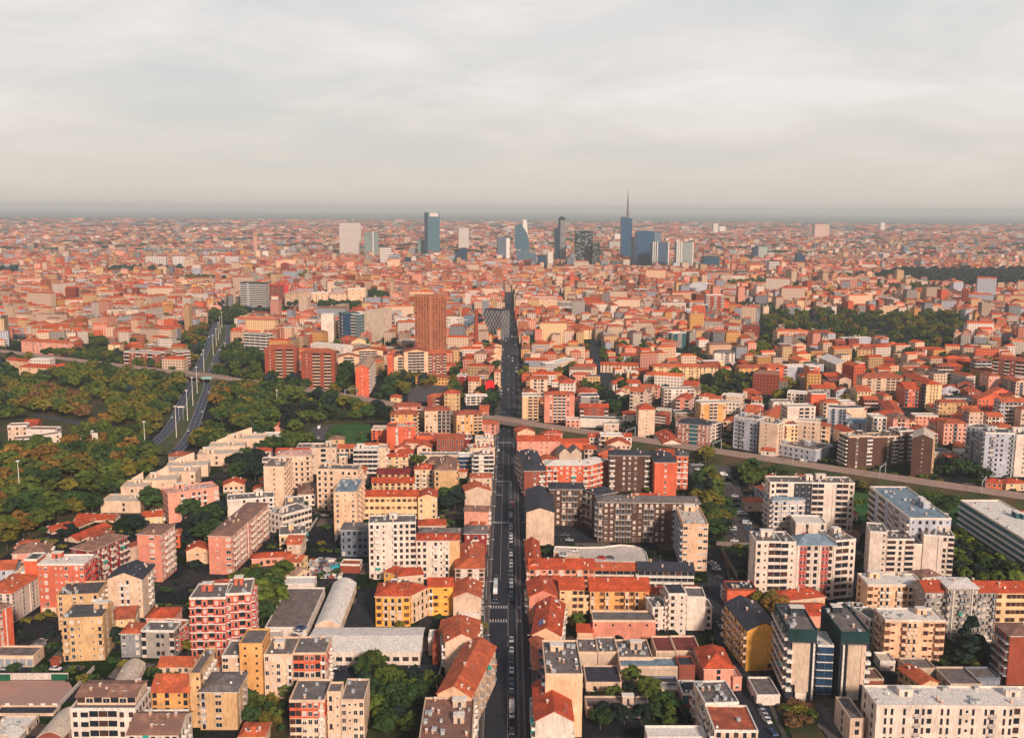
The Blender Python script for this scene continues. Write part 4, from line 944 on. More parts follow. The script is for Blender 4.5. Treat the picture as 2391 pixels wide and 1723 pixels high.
# ---- right of the avenue, lower
rt=b(6,(135,1242),(712,1242),1400,12,3,'pink row with orange tiled roof and white balconies at the avenue corner',roof='gu',wall='salmon',rc='terra',F='wbwbwbwwbww',ws='brn',bs='pwhite',rh=3)
b(6,(118,1225),(245,1225),1390,(240,1000),3,'',roof='gv',wall='salmon',rc='terra',F='',L='wwww',rh=2.4,root=rt)
b(6,(716,1252),(1096,1256),1400,10,3,'low block with orange roof and dark loggias right of the pink row',roof='gu',wall='cream',rc='terra2',F='vvvvvv',rh=2.2)
b(6,(1100,1256),(1590,1264),1420,12,3,'long low block with dark slate roof and white balcony bands',roof='gu',wall='pwhite',rc='slate',F='VVVVVVVVV',band='white',ws='drk',rh=2.2)
b(2,(1195,240),(1650,240),440,9,3,'orange-roofed range behind the white modernist block',roof='hip',wall='ochre',rc='terra',F='ww.ww',h=10)
b(2,(672,212),(1195,212),450,13,4,'ochre four-storey block with orange tiled roof and little balconies',roof='gu',wall='ochre',rc='terra',F='b.wb.wwbwb.b',ws='brn',bs='cream',rh=3.6)
b(2,(405,202),(620,202),440,13,4,'pale yellow block with orange roof left of the ochre block',roof='gu',wall='pyellow',rc='terra',F='s.ww',ws='brn',rh=3.2)
b(2,(618,262),(690,262),440,5,3,'narrow cream block with two dark windows between the yellow blocks',wall='pyellow',rc='greyr',F='w',ws='drk',clut=False,par='cream')
b(2,(135,265),(382,262),500,(380,130),4,'salmon-walled avenue house with orange gable roof and roof windows',roof='gv',wall='pred',rc='terra',F='',L='wbwbw',ws='brn',rh=3)
b(2,(275,365),(415,362),560,7,3,'small salmon house with a terrace behind the solar-panel roof',wall='salmon',rc='terra2',F='.',h=11,par='salmon')
rt=b(2,(160,600),(412,612),800,(405,330),4,'long orange-tiled avenue roof with a blue solar panel',roof='gv',wall='peach',rc='terra',F='',L='wbwbwbwb',ws='brn',rh=3.4)
O,U,V,W,D,h=rect_from_px(2,(160,600),(412,612),800,(405,330)); m=MB(); o2=Vector((rt.location.x,rt.location.y))
def Q(u,v,z): q=O+U*u+V*v-o2; return (q.x,q.y,z)
m.hexa([Q(W*.18,5,h+3.4*.36+.45),Q(W*.36,5,h+3.4*.72+.45),Q(W*.36,9.5,h+3.4*.72+.45),Q(W*.18,9.5,h+3.4*.36+.45)],[Q(W*.18,5,h+3.4*.36+.6),Q(W*.36,5,h+3.4*.72+.6),Q(W*.36,9.5,h+3.4*.72+.6),Q(W*.18,9.5,h+3.4*.36+.6)],mat('solar_panel',(.02,.09,.35),rough=.3,kind='plain')); m.build('solar_panel',rt)
b(2,(165,720),(280,715),860,8,3,'low red-roofed avenue lean-to beside the grey glazed terraces',roof='gv',wall='pred',rc='rust',F='',h=9,clut=False)
b(2,(697,482),(1252,484),650,10,1,'long salmon hall with small windows and two-tone wall',wall='pred',rc='gravel',F='s..s..s..s.'[:11],ws='drk',zb=5,gfl=None,name='hall',cat='hall',clut=False,par='cream')
b(2,(560,575),(695,578),600,8,1,'little bright orange roof beside the salmon hall',roof='gu',wall='peach',rc='terra',F='',h=4,name='shed',clut=False)
b(2,(1225,368),(1362,362),600,11,5,'white modernist block with square windows, left part with roof garden',wall='pwhite',rc='gravel',F='ws',ws='drk',dens=2)
b(2,(1365,248),(1525,246),605,12,6,'white modernist tower part with stacked balconies',wall='pwhite',rc='slate',F='Bs',ws='drk',bs='pwhite',clut=False)
b(2,(1530,272),(1692,276),560,11,5,'blank white end block of the modernist group',wall='pwhite',rc='gravel',F='',R='w.',ws='drk',clut=False)
b(2,(1692,365),(1750,365),550,9,3,'small white annex with a window on the end of the modernist group',wall='pwhite',rc='gravel',F='w',ws='drk',clut=False)
b(2,(940,890),(1592,892),1000,8,1,'beige workshop with grey-green roof behind the single round tree',wall='stone',rc='bluer',F='',name='workshop',cat='workshop',h=6,par='cream',clut=False)
b(2,(745,762),(925,762),850,14,1,'grey-roofed workshop left part beside the red flat roofs',wall='stone',rc='gravel',F='',name='workshop',cat='workshop',h=6,par='cream',dens=2)
b(2,(930,820),(1228,820),880,17,1,'grey workshop with roof domes in the middle of the works yard',wall='stone',rc='gravel',F='',name='workshop',cat='workshop',h=6.2,par='cream',dens=2)
b(2,(565,762),(738,765),830,13,1,'dark workshop roof below the salmon hall',wall='stone',rc='deck',F='',name='workshop',cat='workshop',h=5.8,par='cream')
b(2,(1255,755),(1425,755),800,14,1,'square dark red flat roof below the modernist group',wall='stone',rc='dredr',F='',name='workshop',cat='workshop',h=5,par='cream',clut=False)
b(2,(1430,752),(1650,752),800,14,1,'wider dark red flat roof next to the side street',wall='stone',rc='dredr',F='',name='workshop',cat='workshop',h=5.3,par='cream',clut=False)
b(2,(635,1030),(950,1032),1050,14,1,'low blue-grey roof in the works yard',wall='cream',rc='slate',F='',name='workshop',cat='workshop',h=3,par='cream',clut=False)
b(2,(1680,902),(1937,902),1080,(1900,720),3,'pink house with large red pyramid roof at the side street',roof='hip',wall='salmon',rc='terra',F='.w.',L='w.w',ws='drk',rh=4.2,name='house',cat='house')
b(2,(1935,985),(2012,982),1095,9,2,'small pink house beside the side street',wall='salmon',rc='pinkr',F='w',name='house',cat='house',clut=False,par='salmon')
b(2,(1690,1215),(1985,1205),1560,(1930,1010),4,'pale block with zigzag grey roof terraces',wall='cream',rc='gravel',F='wbwb',L='bwb',ws='drk',dens=3)
b(2,(1770,1455),(2155,1458),1790,(2060,1235),5,'block with sunken red tiled roof inside a white parapet',roof='flat',wall='cream',rc='rust',F='wbwbw',L='bwbwb',ws='drk',dens=.4)
b(2,(278,958),(607,958),1500,(600,660),6,'tall blank tan wall building with cluttered roof terraces on the avenue',wall='peach',rc='gravel',F='',L='bWbWbWb',R='b',ws='drk',bs='bgrey',dens=3.5,par='cream')
b(2,(190,1362),(522,1362),1700,(500,1040),4,'orange-red gabled roof at the bottom of the avenue, right side',roof='gv',wall='pwhite',rc='terra',F='',L='wbwbwb',ws='brn',rh=3.6)
b(2,(300,1500),(535,1500),1700,6,3,'white annex with dark flat roof under the orange-red gabled roof',wall='pwhite',rc='gravel',F='',clut=True)
b(2,(1180,1512),(1700,1512),1720,7,3,'white parapet roof at the bottom edge behind garden trees',wall='pwhite',rc='whiter',F='wwwwww',clut=False)
b(2,(640,1250),(1200,1250),1330,8,1,'long brown shed roof with white skylights in the gardens',wall='stone',rc='deck',F='',name='shed',h=3.5,par='stone',dens=.3)
b(2,(1290,1098),(1460,1098),1160,6,1,'small shed with beige lean-to roof in the gardens',wall='brick2',rc='creamr',F='',name='shed',h=4,clut=False,par='creamr' if False else 'cream')
b(2,(1250,1045),(1450,1045),1090,6,1,'dark corrugated shed behind the beige lean-to',wall='bgrey',rc='slate',F='',name='shed',h=4,clut=False,par='bgrey')
b(2,(1490,1130),(1640,1130),1230,10,2,'dark glazed workshop with red walls left of the zigzag roofs',wall='brick2',rc='slate',F='g.g',h=8,name='workshop',cat='workshop')
b(2,(1460,880),(1600,878),960,8,2,'dark roofless-looking shed behind the pink house',wall='brick2',rc='slate',F='',h=7,name='shed',clut=False,par='brick2')
b(6,(110,740),(357,742),1030,(345,545),5,'warehouse with blank beige gable wall and slate roof on the avenue',roof='gv',wall='beige',rc='slate',F='',L='wwwww',ws='drk',rh=2.6,clut=False,name='warehouse',cat='warehouse')
b(6,(92,378),(280,375),620,(270,200),5,'dark red avenue block with slate hipped roof and white window column',roof='hip',wall='brick2',rc='slate',F='.wb',L='bwbwbw',ws='wht',bs='white',rh=3.2)
rt=b(6,(285,330),(662,328),560,13,5,'orange brick block with white hipped roof and green awnings',roof='hip',wall='orange',rc='whiter',F='bbwwbwb',ws='wht',bs='pwhite',rh=2.2)
b(6,(662,328),(836,280),560,12,5,'',roof='hip',wall='orange',rc='whiter',F='bbw',R='w',ws='wht',bs='pwhite',rh=2,root=rt)
b(6,(845,240),(1205,244),560,13,7,'dark brown seven-storey block with white-framed windows and slate roof',roof='hip',wall='brown',rc='slate',F='b.www.b',ws='wht',bs='white',rh=2.4)
b(6,(1245,302),(1437,302),600,(1430,215),6,'orange-red block with dark slate pyramid roof, in front of the brown slab',roof='hip',wall='orange',rc='slate',F='.w.',R='b',L='w.w',ws='wht',rh=3)
b(6,(1437,245),(1540,248),540,12,6,'orange block with cream balconies on the end of the slate-roofed group',roof='hip',wall='orange',rc='greyr',F='bb',bs='pwhite',ws='wht')
rt=b(6,(315,540),(622,540),860,13,6,'dark brown block with slate roof nearest the beige warehouse',roof='hip',wall='brown',rc='slate',F='wwbbbw',L='w',ws='wht',bs='rail',rh=2.4)
b(6,(622,542),(742,592),870,13,6,'',roof='hip',wall='brown',rc='slate',F='bbw',ws='wht',bs='rail',rh=2,root=rt)
b(6,(740,652),(1645,664),1005,13,7,'longest dark brown block with rows of white windows and grey roof',roof='hip',wall='brown',rc='gravel',F='bwwbbbwwbbww.bbbwww'[:18],ws='wht',bs='rail',rh=2)
b(6,(1495,852),(1716,856),1255,(1612,705),7,'orange and cream tower with white bands and grey side balconies',wall='peach',rc='creamr',F='Ws.WW',L='bbbbbb',ws='wht',bs='lav',par='peach')
b(6,(400,225),(500,222),300,12,1,'left beige sawtooth gable behind the white-roofed orange block',roof='gv',wall='stone',rc='gravel',F='',h=9,rh=4,name='workshop',cat='workshop',clut=False)
b(6,(500,222),(600,220),300,12,1,'right beige sawtooth gable behind the white-roofed orange block',roof='gv',wall='stone',rc='gravel',F='',h=9,rh=4,name='workshop',cat='workshop',clut=False)
b(10,(30,1248),(410,1246),1410,11,4,'pale pink block with red tiled roof on the avenue below the tracks',roof='gu',wall='salmon',rc='terra',F='s.s.ss.s',L='ww',ws='drk',rh=3)
b(10,(410,1258),(662,1256),1330,8,1,'low red wall and roof joining the pale pink block',roof='gu',wall='orange',rc='terra',F='',h=7,clut=False)
b(10,(30,1172),(186,1165),1235,12,3,'small gabled house with red roof between the bridge and the pale pink block',roof='gv',wall='peach',rc='terra',F='',name='house',cat='house')
b(10,(270,1185),(428,1185),1240,9,3,'square red-roofed house behind the pale pink block',roof='hip',wall='salmon',rc='terra',F='.w',h=11,name='house',cat='house')
b(10,(665,1212),(1040,1210),1330,10,3,'white house with twin red roofs and balconies beside the tracks',roof='gu',wall='pwhite',rc='terra',F='bWb.b.bWb',bs='pwhite',rh=2)
b(10,(1318,1268),(1475,1268),1345,(1440,1175),3,'cream gabled house with stepped red roofs close to the tracks',roof='gv',wall='pwhite',rc='terra',F='',L='bwb',name='house',cat='house')
# ---- right of the side street
b('x',None,None,0,0,0,'') if False else None
b(24,(448,1440),(755,1445),1640,10,4,'dark red block with white roof boxes at the side street corner',wall='orange',rc='slate',F='',L='bw',dens=3,par='brick')
rt=b(25,(480,368),(870,352),845,27,5,'bright yellow blank gable with slate roof and slanted skylights',roof='gv',wall='yellow',rc='slate',F='..',L='bwbbwbbwb',R='bbbb',ws='drk',bs='cream',rh=3.2,gfl='.WW.')
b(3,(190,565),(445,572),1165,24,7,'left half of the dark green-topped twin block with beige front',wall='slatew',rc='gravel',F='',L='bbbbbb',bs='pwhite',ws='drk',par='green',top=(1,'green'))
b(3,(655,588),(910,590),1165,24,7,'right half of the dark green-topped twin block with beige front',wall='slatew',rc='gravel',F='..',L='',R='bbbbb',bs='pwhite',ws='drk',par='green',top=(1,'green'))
b(3,(262,632),(405,634),1120,3.0,7,'beige stone front panel of the left twin block, lit by the sun',wall='stone',rc='gravel',F='',clut=False,name='front_bay',par='stone') if False else None
b(3,(450,700),(590,705),1130,12,6,'glazed stair link between the green-topped twin blocks',wall='bgrey',rc='whiter',F='gg',ws='drk',name='stair_link',band='thin')
b(3,(1045,478),(1577,482),835,12,5,'peach five-storey block with white flat roof and brown-framed balconies',wall='peach',rc='whiter',F='ws.Bbb.wsBw',R='.',ws='brn',bs='cream',par='pwhite')
b(3,(905,472),(1046,458),745,12,4,'white block with tall dark windows left of the peach five-storey block',wall='pwhite',rc='gravel',F='t.t.',ws='drk')
b(3,(710,432),(928,432),620,13,3,'low block with slate and white roof structures behind the twin block',wall='pwhite',rc='slate',F='.W.',dens=2)
b(3,(200,432),(542,428),600,13,3,'salmon house with bright red roof behind the twin block',roof='gu',wall='salmon',rc='terra',F='w.w.w',rh=2.4,h=9)
b(3,(890,165),(1397,168),540,13,6,'cream and peach block with white roof below the white balconied complex',wall='peach',rc='whiter',F='wsbb.bwbbw',L='w.',ws='brn',bs='pwhite',par='pwhite')
b(3,(1400,222),(1592,222),650,12,6,'grey-brown block with red roof right of the cream and peach block',roof='gu',wall='greyb',rc='terra',F='bwwb',ws='mix',bs='grey')
b(3,(1600,188),(1868,192),670,12,7,'grey-brown block with white roof and green awnings',roof='hip',wall='greyb',rc='whiter',F='b|wbbw|b',ws='mix',bs='grey',rh=1.2)
b(3,(1868,226),(2022,226),660,12,7,'grey-brown block with red roof behind the conifer',roof='gu',wall='greyb',rc='terra',F='bwwb',ws='mix',bs='grey')
b(3,(2032,228),(2420,228),650,12,6,'cream block with red roof at the right edge',roof='gu',wall='pyellow',rc='terra',F='w.wwww.bb',ws='brn',bs='cream')
b(3,(2148,612),(2420,612),1050,(2280,500),6,'orange-brown brick block with brown hipped roof at the right edge',roof='hip',wall='brick',rc='brownr',F='.',L='bbb',ws='drk',bs='rail',rh=2)
b(3,(968,1232),(2460,1244),1660,(2330,1068),5,'big pale brick block with white metal roof at the bottom right',wall='white',rc='whiter',F='.tt.t.Btw.tt.tst.tB.ttV.t.t',L='.w..w.',ws='drk',bs='rail',par='pwhite',dens=1.6)
b(3,(735,1352),(862,1352),1560,(860,1160),3,'low brown annex with flat roof beside the big pale brick block',wall='beige',rc='gravel',F='.w.',L='.w.',ws='drk',h=9,par='beige',clut=False)
b(3,(1000,842),(1132,845),890,8,1,'small white hut with green-white roof below the peach block',wall='pwhite',rc='creamr',F='.w',name='hut',cat='hut',clut=False,h=3.4)
b(3,(1240,905),(1490,905),930,9,1,'long grey garage roof below the peach block',wall='stone',rc='gravel',F='',name='garage_row',cat='garage',h=3,clut=False,par='stone')
b(3,(1620,1045),(1900,1045),1060,14,1,'wide grey garage roof between the peach block and the brick block',wall='stone',rc='gravel',F='',name='garage_row',cat='garage',h=3,clut=False,par='stone')
b(3,(1830,990),(2060,990),1010,9,1,'carport with white posts left of the orange-brown brick block',wall='bgrey',rc='gravel',F='GGGG',name='carport',cat='carport',h=3,clut=False,par='bgrey')
b(3,(1890,722),(2065,722),790,7,1,'open white carport behind the conifer',wall='pwhite',rc='gravel',F='GGG',name='carport',cat='carport',h=3,clut=False)
b(3,(880,1000),(1030,1000),1030,9,1,'small brown roofed hut right of the twin block',wall='brick2',rc='brownr',F='',name='hut',cat='hut',h=4,clut=False,par='stone')
b(3,(-90,1142),(115,1142),1195,14,1,'low white retaining building below the yellow gable',wall='pwhite',rc='gravel',F='',name='garage_row',cat='garage',h=3.4,clut=False)
# ---- white residential complexes
rt=b(7,(-95,1005),(128,1008),1520,14,8,'white complex with red panels and blue-grey roof, first in front of the tracks',wall='white',rc='gravel',F='wsvv',L='s.s',ws='drk',bs='pwhite',dens=1.5)
b(7,(128,1012),(258,1010),1520,15,8,'',wall='white',rc='gravel',F='vs',ws='drk',bs='pwhite',root=rt,par='pwhite')
b(7,(258,1035),(612,1035),1515,13,8,'',roof='hip',wall='white',rc='bluer',F='|RRv|v|RRv|',ws='drk',bs='pwhite',root=rt,rh=3.5,clut=False)
b(7,(612,1000),(785,985),1510,15,8,'',wall='white',rc='gravel',F='vvw',R='.',ws='drk',bs='pwhite',root=rt,dens=2)
b(7,(28,482),(775,492),900,13,8,'tall white slab with dark panel and white fins behind the red-panelled complex',wall='white',rc='gravel',F='wvv.DDDvv.|vvw',L='ww',ws='drk',bs='pwhite',dens=1.5)
b(7,(50,640),(335,632),920,12,6,'stepped white link with blue-grey roof between the two white slabs',wall='lav',rc='bluer',F='bbbb',L='bb',ws='drk',bs='pwhite',roof='hip')
b(7,(255,840),(525,846),1010,14,7,'white stair tower core rising behind the red-panelled front',wall='white',rc='whiter',F='.w.w',ws='drk',clut=False)
rt=b(7,(912,915),(1062,925),1330,14,8,'white complex with blank end bays, right of the red-panelled one',wall='white',rc='gravel',F='..s',L='s.',ws='drk',bs='pwhite')
b(7,(1062,985),(1300,985),1330,13,7,'',wall='white',rc='gravel',F='vwv',ws='drk',bs='pwhite',root=rt,dens=2)
b(7,(1300,1030),(1385,1030),1330,13,7,'',wall='white',rc='gravel',F='',root=rt)
b(7,(1385,945),(1655,965),1335,15,8,'',wall='white',rc='gravel',F='..|wv',R='vv',ws='drk',bs='pwhite',root=rt,dens=2)
b(7,(905,520),(1262,800),960,20,8,'diagonal white slab with blue metal roofs and shaded balcony side',wall='lav',rc='bluer',F='vv.vv.vbv.bb',ws='drk',bs='pwhite',dens=2.5,par='pwhite')
b(7,(1262,800),(1582,842),1080,18,7,'white rounded block closing the diagonal slab',wall='white',rc='creamr',F='.w.ww',R='bb',ws='drk',bs='pwhite',dens=2)
b(7,(1705,640),(2700,1250),905,22,5,'teal glass office block with white bands at the right edge',wall='teal',rc='whiter',F='ggggggggg',ws='dark',band='white',dens=2.4,par='pwhite')
b(7,(2112,492),(2300,488),555,10,2,'little house with orange-red hipped roof right by the tracks',roof='hip',wall='pyellow',rc='terra',F='ww',L='www',name='house',cat='house')
b(6,(2045,655),(2215,655),735,9,1,'little house with orange pyramid roof beside the car park',roof='hip',wall='cream',rc='terra2',F='ww',h=5.5,name='house',cat='house',L='w')
# ---- beyond the tracks, right
b(7,(722,80),(932,72),365,13,8,'dark brown tower with white window column beyond the tracks',wall='brown',rc='creamr',F='.w.b',L='b',ws='wht',bs='white',par='cream')
b(7,(932,80),(1160,72),345,12,8,'dark brown slab joined to the right of the dark brown tower',wall='brown',rc='gravel',F='..wB',ws='wht',bs='white',par='cream')
b(7,(1165,30),(1292,22),330,12,8,'narrow dark brown slab left of the gabled dark slab',wall='brown',rc='greyr',F='b.b',ws='wht',bs='white')
b(7,(1288,82),(1468,98),430,(1590,50),9,'dark slab with pale gabled roof and orange window side',roof='gv',wall='brown',rc='creamr',F='.s.',R='wbwbwb',ws='wht',bs='peach',rh=3)
b(7,(1930,42),(2192,48),430,14,9,'lavender-grey tower block with green balconies at the right edge',wall='lav',rc='greyr',F='.bww.b',L='bbb',ws='drk',bs='grey')
b(7,(1762,-20),(1930,12),340,14,9,'lavender-grey tower block left of the one with green balconies',wall='lav',rc='greyr',F='bb.b',L='bb',ws='drk',bs='grey')
b(7,(2205,62),(2420,66),430,14,9,'pale tower block cut by the right edge beyond the tracks',wall='white',rc='greyr',F='.bw',L='b',ws='drk')
b(7,(430,200),(585,150),255,30,2,'low grey office hall with roof court beyond the tracks',wall='lav',rc='gravel',F='',h=8,L='wwwwwww',ws='drk')
b(11,(716,1090),(930,1092),1200,14,5,'block with pale blue-grey roofs behind the dark brown tower',wall='lav',rc='bluer',F='w.w.w',roof='hip')
b(10,(1942,1030),(2152,1062),1305,14,8,'grey-lilac slab with rounded balconies beside the curved red block',wall='lav',rc='gravel',F='.bb.ww',L='bb',ws='drk',bs='grey')
b(10,(2170,1080),(2325,1102),1360,14,8,'pale tower with blank lit front next to the grey-lilac slab',wall='cream',rc='gravel',F='.s..',ws='drk')
b(11,(145,1106),(278,1106),1350,14,7,'cream tower with square windows and a brown bay beyond the tracks',wall='pyellow',rc='rust',F='b.ww',ws='drk',bs='brick')
b(11,(182,952),(430,948),1200,14,7,'pale flat-roofed tower behind the cream tower with square windows',wall='white',rc='creamr',F='..bbw',ws='drk')
b(11,(60,905),(232,905),1000,12,5,'white terraced block above the grey-lilac slab',wall='pwhite',rc='gravel',F='wbbw',dens=2,ws='drk')
b(11,(540,955),(702,965),1175,14,8,'blue-grey slab with deep balconies in the middle of the right quarter',wall='lav',rc='greyr',F='.b.bb',ws='drk',bs='bgrey')
b(11,(705,962),(860,958),1085,14,6,'plain cream block next to the blue-grey slab',wall='cream',rc='greyr',F='',ws='drk')
b(11,(545,890),(735,892),950,12,4,'cream terraced block behind the blue-grey slab',wall='cream',rc='greyr',F='VVV',band='white',ws='drk')
b(11,(430,1060),(535,1060),1140,11,4,'white framed block with dark grid between two pale towers',wall='pwhite',rc='whiter',F='vvv')
b(11,(585,1120),(700,1180),1240,10,3,'small white house with steep bright red roof',roof='gu',wall='pwhite',rc='terra',F='s.s',name='house',cat='house')
b(11,(842,692),(1222,692),875,15,7,'big block with wide orange hipped roof and dark window slots',roof='hip',wall='beige',rc='rust',F='.bsb.bbb.',L='.',ws='drk',bs='cream',rh=4)
b(11,(1580,882),(2207,890),965,12,4,'long yellow range with dark slate roof and dormers',roof='gu',wall='pyellow',rc='slate',F='w.w.w.w.w.w.w.w.w',ws='drk')
b(11,(1410,748),(1548,748),958,(1440,660),7,'cream tower with four dark vertical slots and orange roof',roof='hip',wall='pyellow',rc='terra',F='.ttt.',L='bwbwb',ws='drk',bs='bgrey')
b(11,(612,575),(772,575),690,(795,510),5,'beige gable-ended block with white roof',roof='gv',wall='beige',rc='whiter',F='',R='www')
b(11,(0,602),(180,592),770,13,6,'orange-red block at the left of the right quarter',wall='orange',rc='terra2',F='wwb.b',ws='wht',roof='hip')
b(11,(182,592),(372,588),740,13,6,'pale block with white roof between two orange-red blocks',wall='lav',rc='whiter',F='..w.b',ws='drk')
b(11,(374,592),(470,590),770,13,7,'narrow orange-red block with white roof',wall='orange',rc='whiter',F='bw',R='w',ws='wht')
b(11,(1325,440),(1570,442),505,13,3,'white villa with red roof and arched windows by the park',roof='hip',wall='pwhite',rc='terra',F='w.w.w.w.w',name='villa',cat='villa')
b(11,(2000,520),(2300,552),770,14,8,'dark red block with white balconies at the right edge',wall='brick2',rc='rust',F='bwbwbb',L='w',ws='wht',bs='pwhite',roof='hip')
b(11,(2140,680),(2330,690),800,12,4,'red and white striped lower block at the right edge',wall='pred',rc='brownr',F='wwwww',ws='wht',bs='pwhite')
b(11,(1850,540),(1985,540),710,12,6,'dark block with white balconies left of the dark red block',wall='bgrey',rc='rust',F='bbb',ws='drk',bs='pwhite',roof='hip')
b(11,(1060,995),(1205,1002),1100,(1270,920),4,'salmon gabled block with blank front wall',roof='gv',wall='pred',rc='terra',F='',R='ww')
b(11,(392,830),(522,832),1010,14,6,'vermilion slab wedged between pale towers',wall='orange',rc='gravel',F='.',R='ww')
b(11,(240,400),(345,402),455,(410,350),3,'ochre gabled house at the park edge',roof='gv',wall='peach',rc='tanr',F='',R='www',name='house',cat='house')
b(11,(1520,590),(1650,592),750,13,5,'white and dark balconied block over a blank cream base',wall='cream',rc='rust',F='vvvv',roof='hip',gfl='....')
b(11,(1680,740),(1830,745),830,12,4,'red-brown gabled block with white roof steps',roof='gv',wall='brick',rc='greyr',F='wbw')
b(11,(800,435),(940,440),560,12,5,'brown block with orange band windows at the park edge',wall='tan',rc='rust',F='wwww',R='w',roof='hip',ws='brn')
b(11,(640,700),(745,705),780,14,4,'house with dark red roof and beige gable in the right quarter',roof='gv',wall='beige',rc='maroon',F='',R='ww')
b(11,(800,560),(862,560),650,10,4,'small bright red block behind the beige gable-ended block',wall='bred',rc='rust',F='',clut=False)
# ---- beyond the tracks, centre right
b(10,(270,838),(536,838),1085,14,9,'pink nine-storey block with white balconies and pink hipped roof',roof='hip',wall='pred',rc='terra2',F='.wbbbw.',ws='wht',bs='pwhite',rh=2)
b(10,(75,852),(217,852),1070,14,8,'narrow cream block with orange balcony columns near the bridge',wall='pyellow',rc='creamr',F='.bb',L='w',ws='brn',bs='peach')
b(10,(105,830),(205,830),960,14,9,'gabled house roof rising behind the narrow cream block',roof='gv',wall='peach',rc='terra2',F='ss')
b(10,(592,855),(752,855),1035,14,6,'grey-brown block with dark top and a balcony column',wall='greyb',rc='slate',F='..bb',ws='mix',bs='grey')
b(10,(755,915),(850,915),980,10,4,'small orange-red house between the grey-brown block and the white-fronted tower',wall='orange',rc='rust',F='s.',clut=False)
b(10,(1102,968),(1246,968),1220,13,8,'white-fronted tower with red pyramid roof and black joints',roof='hip',wall='cream',rc='terra',F='.s.',L='w',ws='drk',rh=4)
b(10,(1248,1010),(1340,1020),1110,12,4,'red-walled house right of the white-fronted tower',roof='hip',wall='brick',rc='rust',F='bb')
b(10,(965,1012),(1090,1014),1150,12,3,'white house with red mansard roof left of the white-fronted tower',roof='hip',wall='pwhite',rc='terra',F='w.w')
b(10,(585,1050),(968,1062),1115,10,1,'long low hall with black roof and white fascia',wall='pwhite',rc='slate',F='',h=7,name='hall',cat='hall',clut=False)
b(10,(460,1062),(582,1062),1130,9,2,'small pink block left of the black-roofed hall',wall='salmon',rc='pinkr',F='www',ws='drk')
b(10,(1325,792),(1594,792),965,11,6,'white balconied block with orange-red centre',wall='pwhite',rc='gravel',F='bb.ww.bb',ws='mix',bs='pwhite',wall2=None)
b(10,(1650,918),(1876,912),1095,14,6,'orange-peach block with grey roof hut',wall='ochre',rc='creamr',F='w.bb.w',R='ww',ws='wht')
b(10,(1445,1090),(1728,1112),1275,15,5,'curved dark red block with round slate roof',roof='hip',wall='brick2',rc='slate',F='wwwggwww',ws='wht',band='thin')
b(10,(1728,1112),(1832,1085),1270,10,5,'white wing with stacked balconies on the curved red block',wall='pwhite',rc='slate',F='bb',ws='drk',bs='pwhite')
b(10,(1425,1000),(1590,1000),1050,12,3,'low slate-roofed house behind the curved red block',wall='cream',rc='slate',F='VVV')
b(10,(1235,592),(1630,596),720,12,5,'long pale yellow range with orange roof in the centre right',roof='gu',wall='pyellow',rc='terra2',F='w.ww.ww.ww.ww.ww.w',ws='brn')
b(10,(1632,598),(1800,600),710,12,5,'yellow end of the long range, next to the white terrace block',roof='gu',wall='pyellow',rc='rust',F='ww.ww')
b(10,(1990,605),(2180,600),700,12,4,'orange house range right of the tree clump',roof='gu',wall='ochre',rc='rust',F='w.w.w.w')
b(10,(2180,600),(2330,590),690,12,5,'peach block right of the orange house range',roof='gu',wall='peach',rc='rust',F='w.w.w')
b(10,(1770,468),(1952,472),578,13,5,'white block with dark hipped roof above the long yellow range',roof='hip',wall='pwhite',rc='gravel',F='.wbw',ws='drk')
b(10,(1405,300),(1520,292),445,12,8,'dark teal tower with white edge among red roofs',wall='teal',rc='whiter',F='.b.',R='b',ws='drk',bs='pwhite')
b(10,(1360,185),(1482,188),265,12,6,'bright red block with a white window column',wall='bred',rc='rust',F='..w..',ws='wht',bs='pwhite')
b(10,(1558,225),(1892,235),310,13,7,'wide grey-brown block with white awnings',wall='greyb',rc='gravel',F='.w.B.w.B.w.',ws='wht')
b(10,(1900,320),(2092,325),415,12,7,'grey-lilac slab with dark slots above the white block',wall='lav',rc='rust',F='.b.b.b',ws='drk',roof='hip')
b(10,(375,300),(542,292),375,13,5,'white house with central balconies beside the dark poplars',roof='hip',wall='pwhite',rc='terra2',F='w.bb.w')
b(10,(585,272),(750,262),352,(770,225),5,'cream house with orange hipped roof at the bend of the side road',roof='hip',wall='pyellow',rc='terra2',F='w.w.w',R='ww')
b(10,(150,605),(290,605),675,13,5,'blank cream wall block near the avenue',wall='cream',rc='rust',F='')
b(10,(280,572),(402,565),665,12,6,'white-banded block beside the blank cream wall',wall='bgrey',rc='whiter',F='VV',band='white')
b(10,(150,485),(232,480),600,13,6,'tall cream block with a vertical slot near the avenue',wall='peach',rc='terra2',F='.s',L='w')
b(10,(410,560),(540,520),640,13,5,'cream block with blank side beside the white-banded block',wall='cream',rc='whiter',F='')
b(10,(550,600),(730,590),670,12,4,'orange-roofed house in the angle of the side road',roof='gu',wall='peach',rc='terra',F='w.w.w')
b(10,(765,575),(1095,585),640,12,4,'long terra-cotta roofed range facing the side road',roof='gu',wall='cream',rc='terra',F='wwwwwwwwww')
b(10,(945,495),(1218,500),548,12,3,'range with orange roof and grey arcade near the tall trees',roof='gu',wall='lav',rc='terra',F='wwwwwwww',ws='drk')
b(10,(880,745),(1120,738),810,12,4,'white range with red roof beside the side road',roof='gu',wall='pwhite',rc='terra',F='w.w.w.w')
b(10,(900,830),(1000,828),890,10,3,'tiny gabled white house with orange roof in the dark gardens',roof='gv',wall='pwhite',rc='terra2',F='',name='house',cat='house')
b(10,(1000,640),(1100,640),700,10,4,'square yellow block with pale roof by the side road',wall='pyellow',rc='creamr',F='ws')
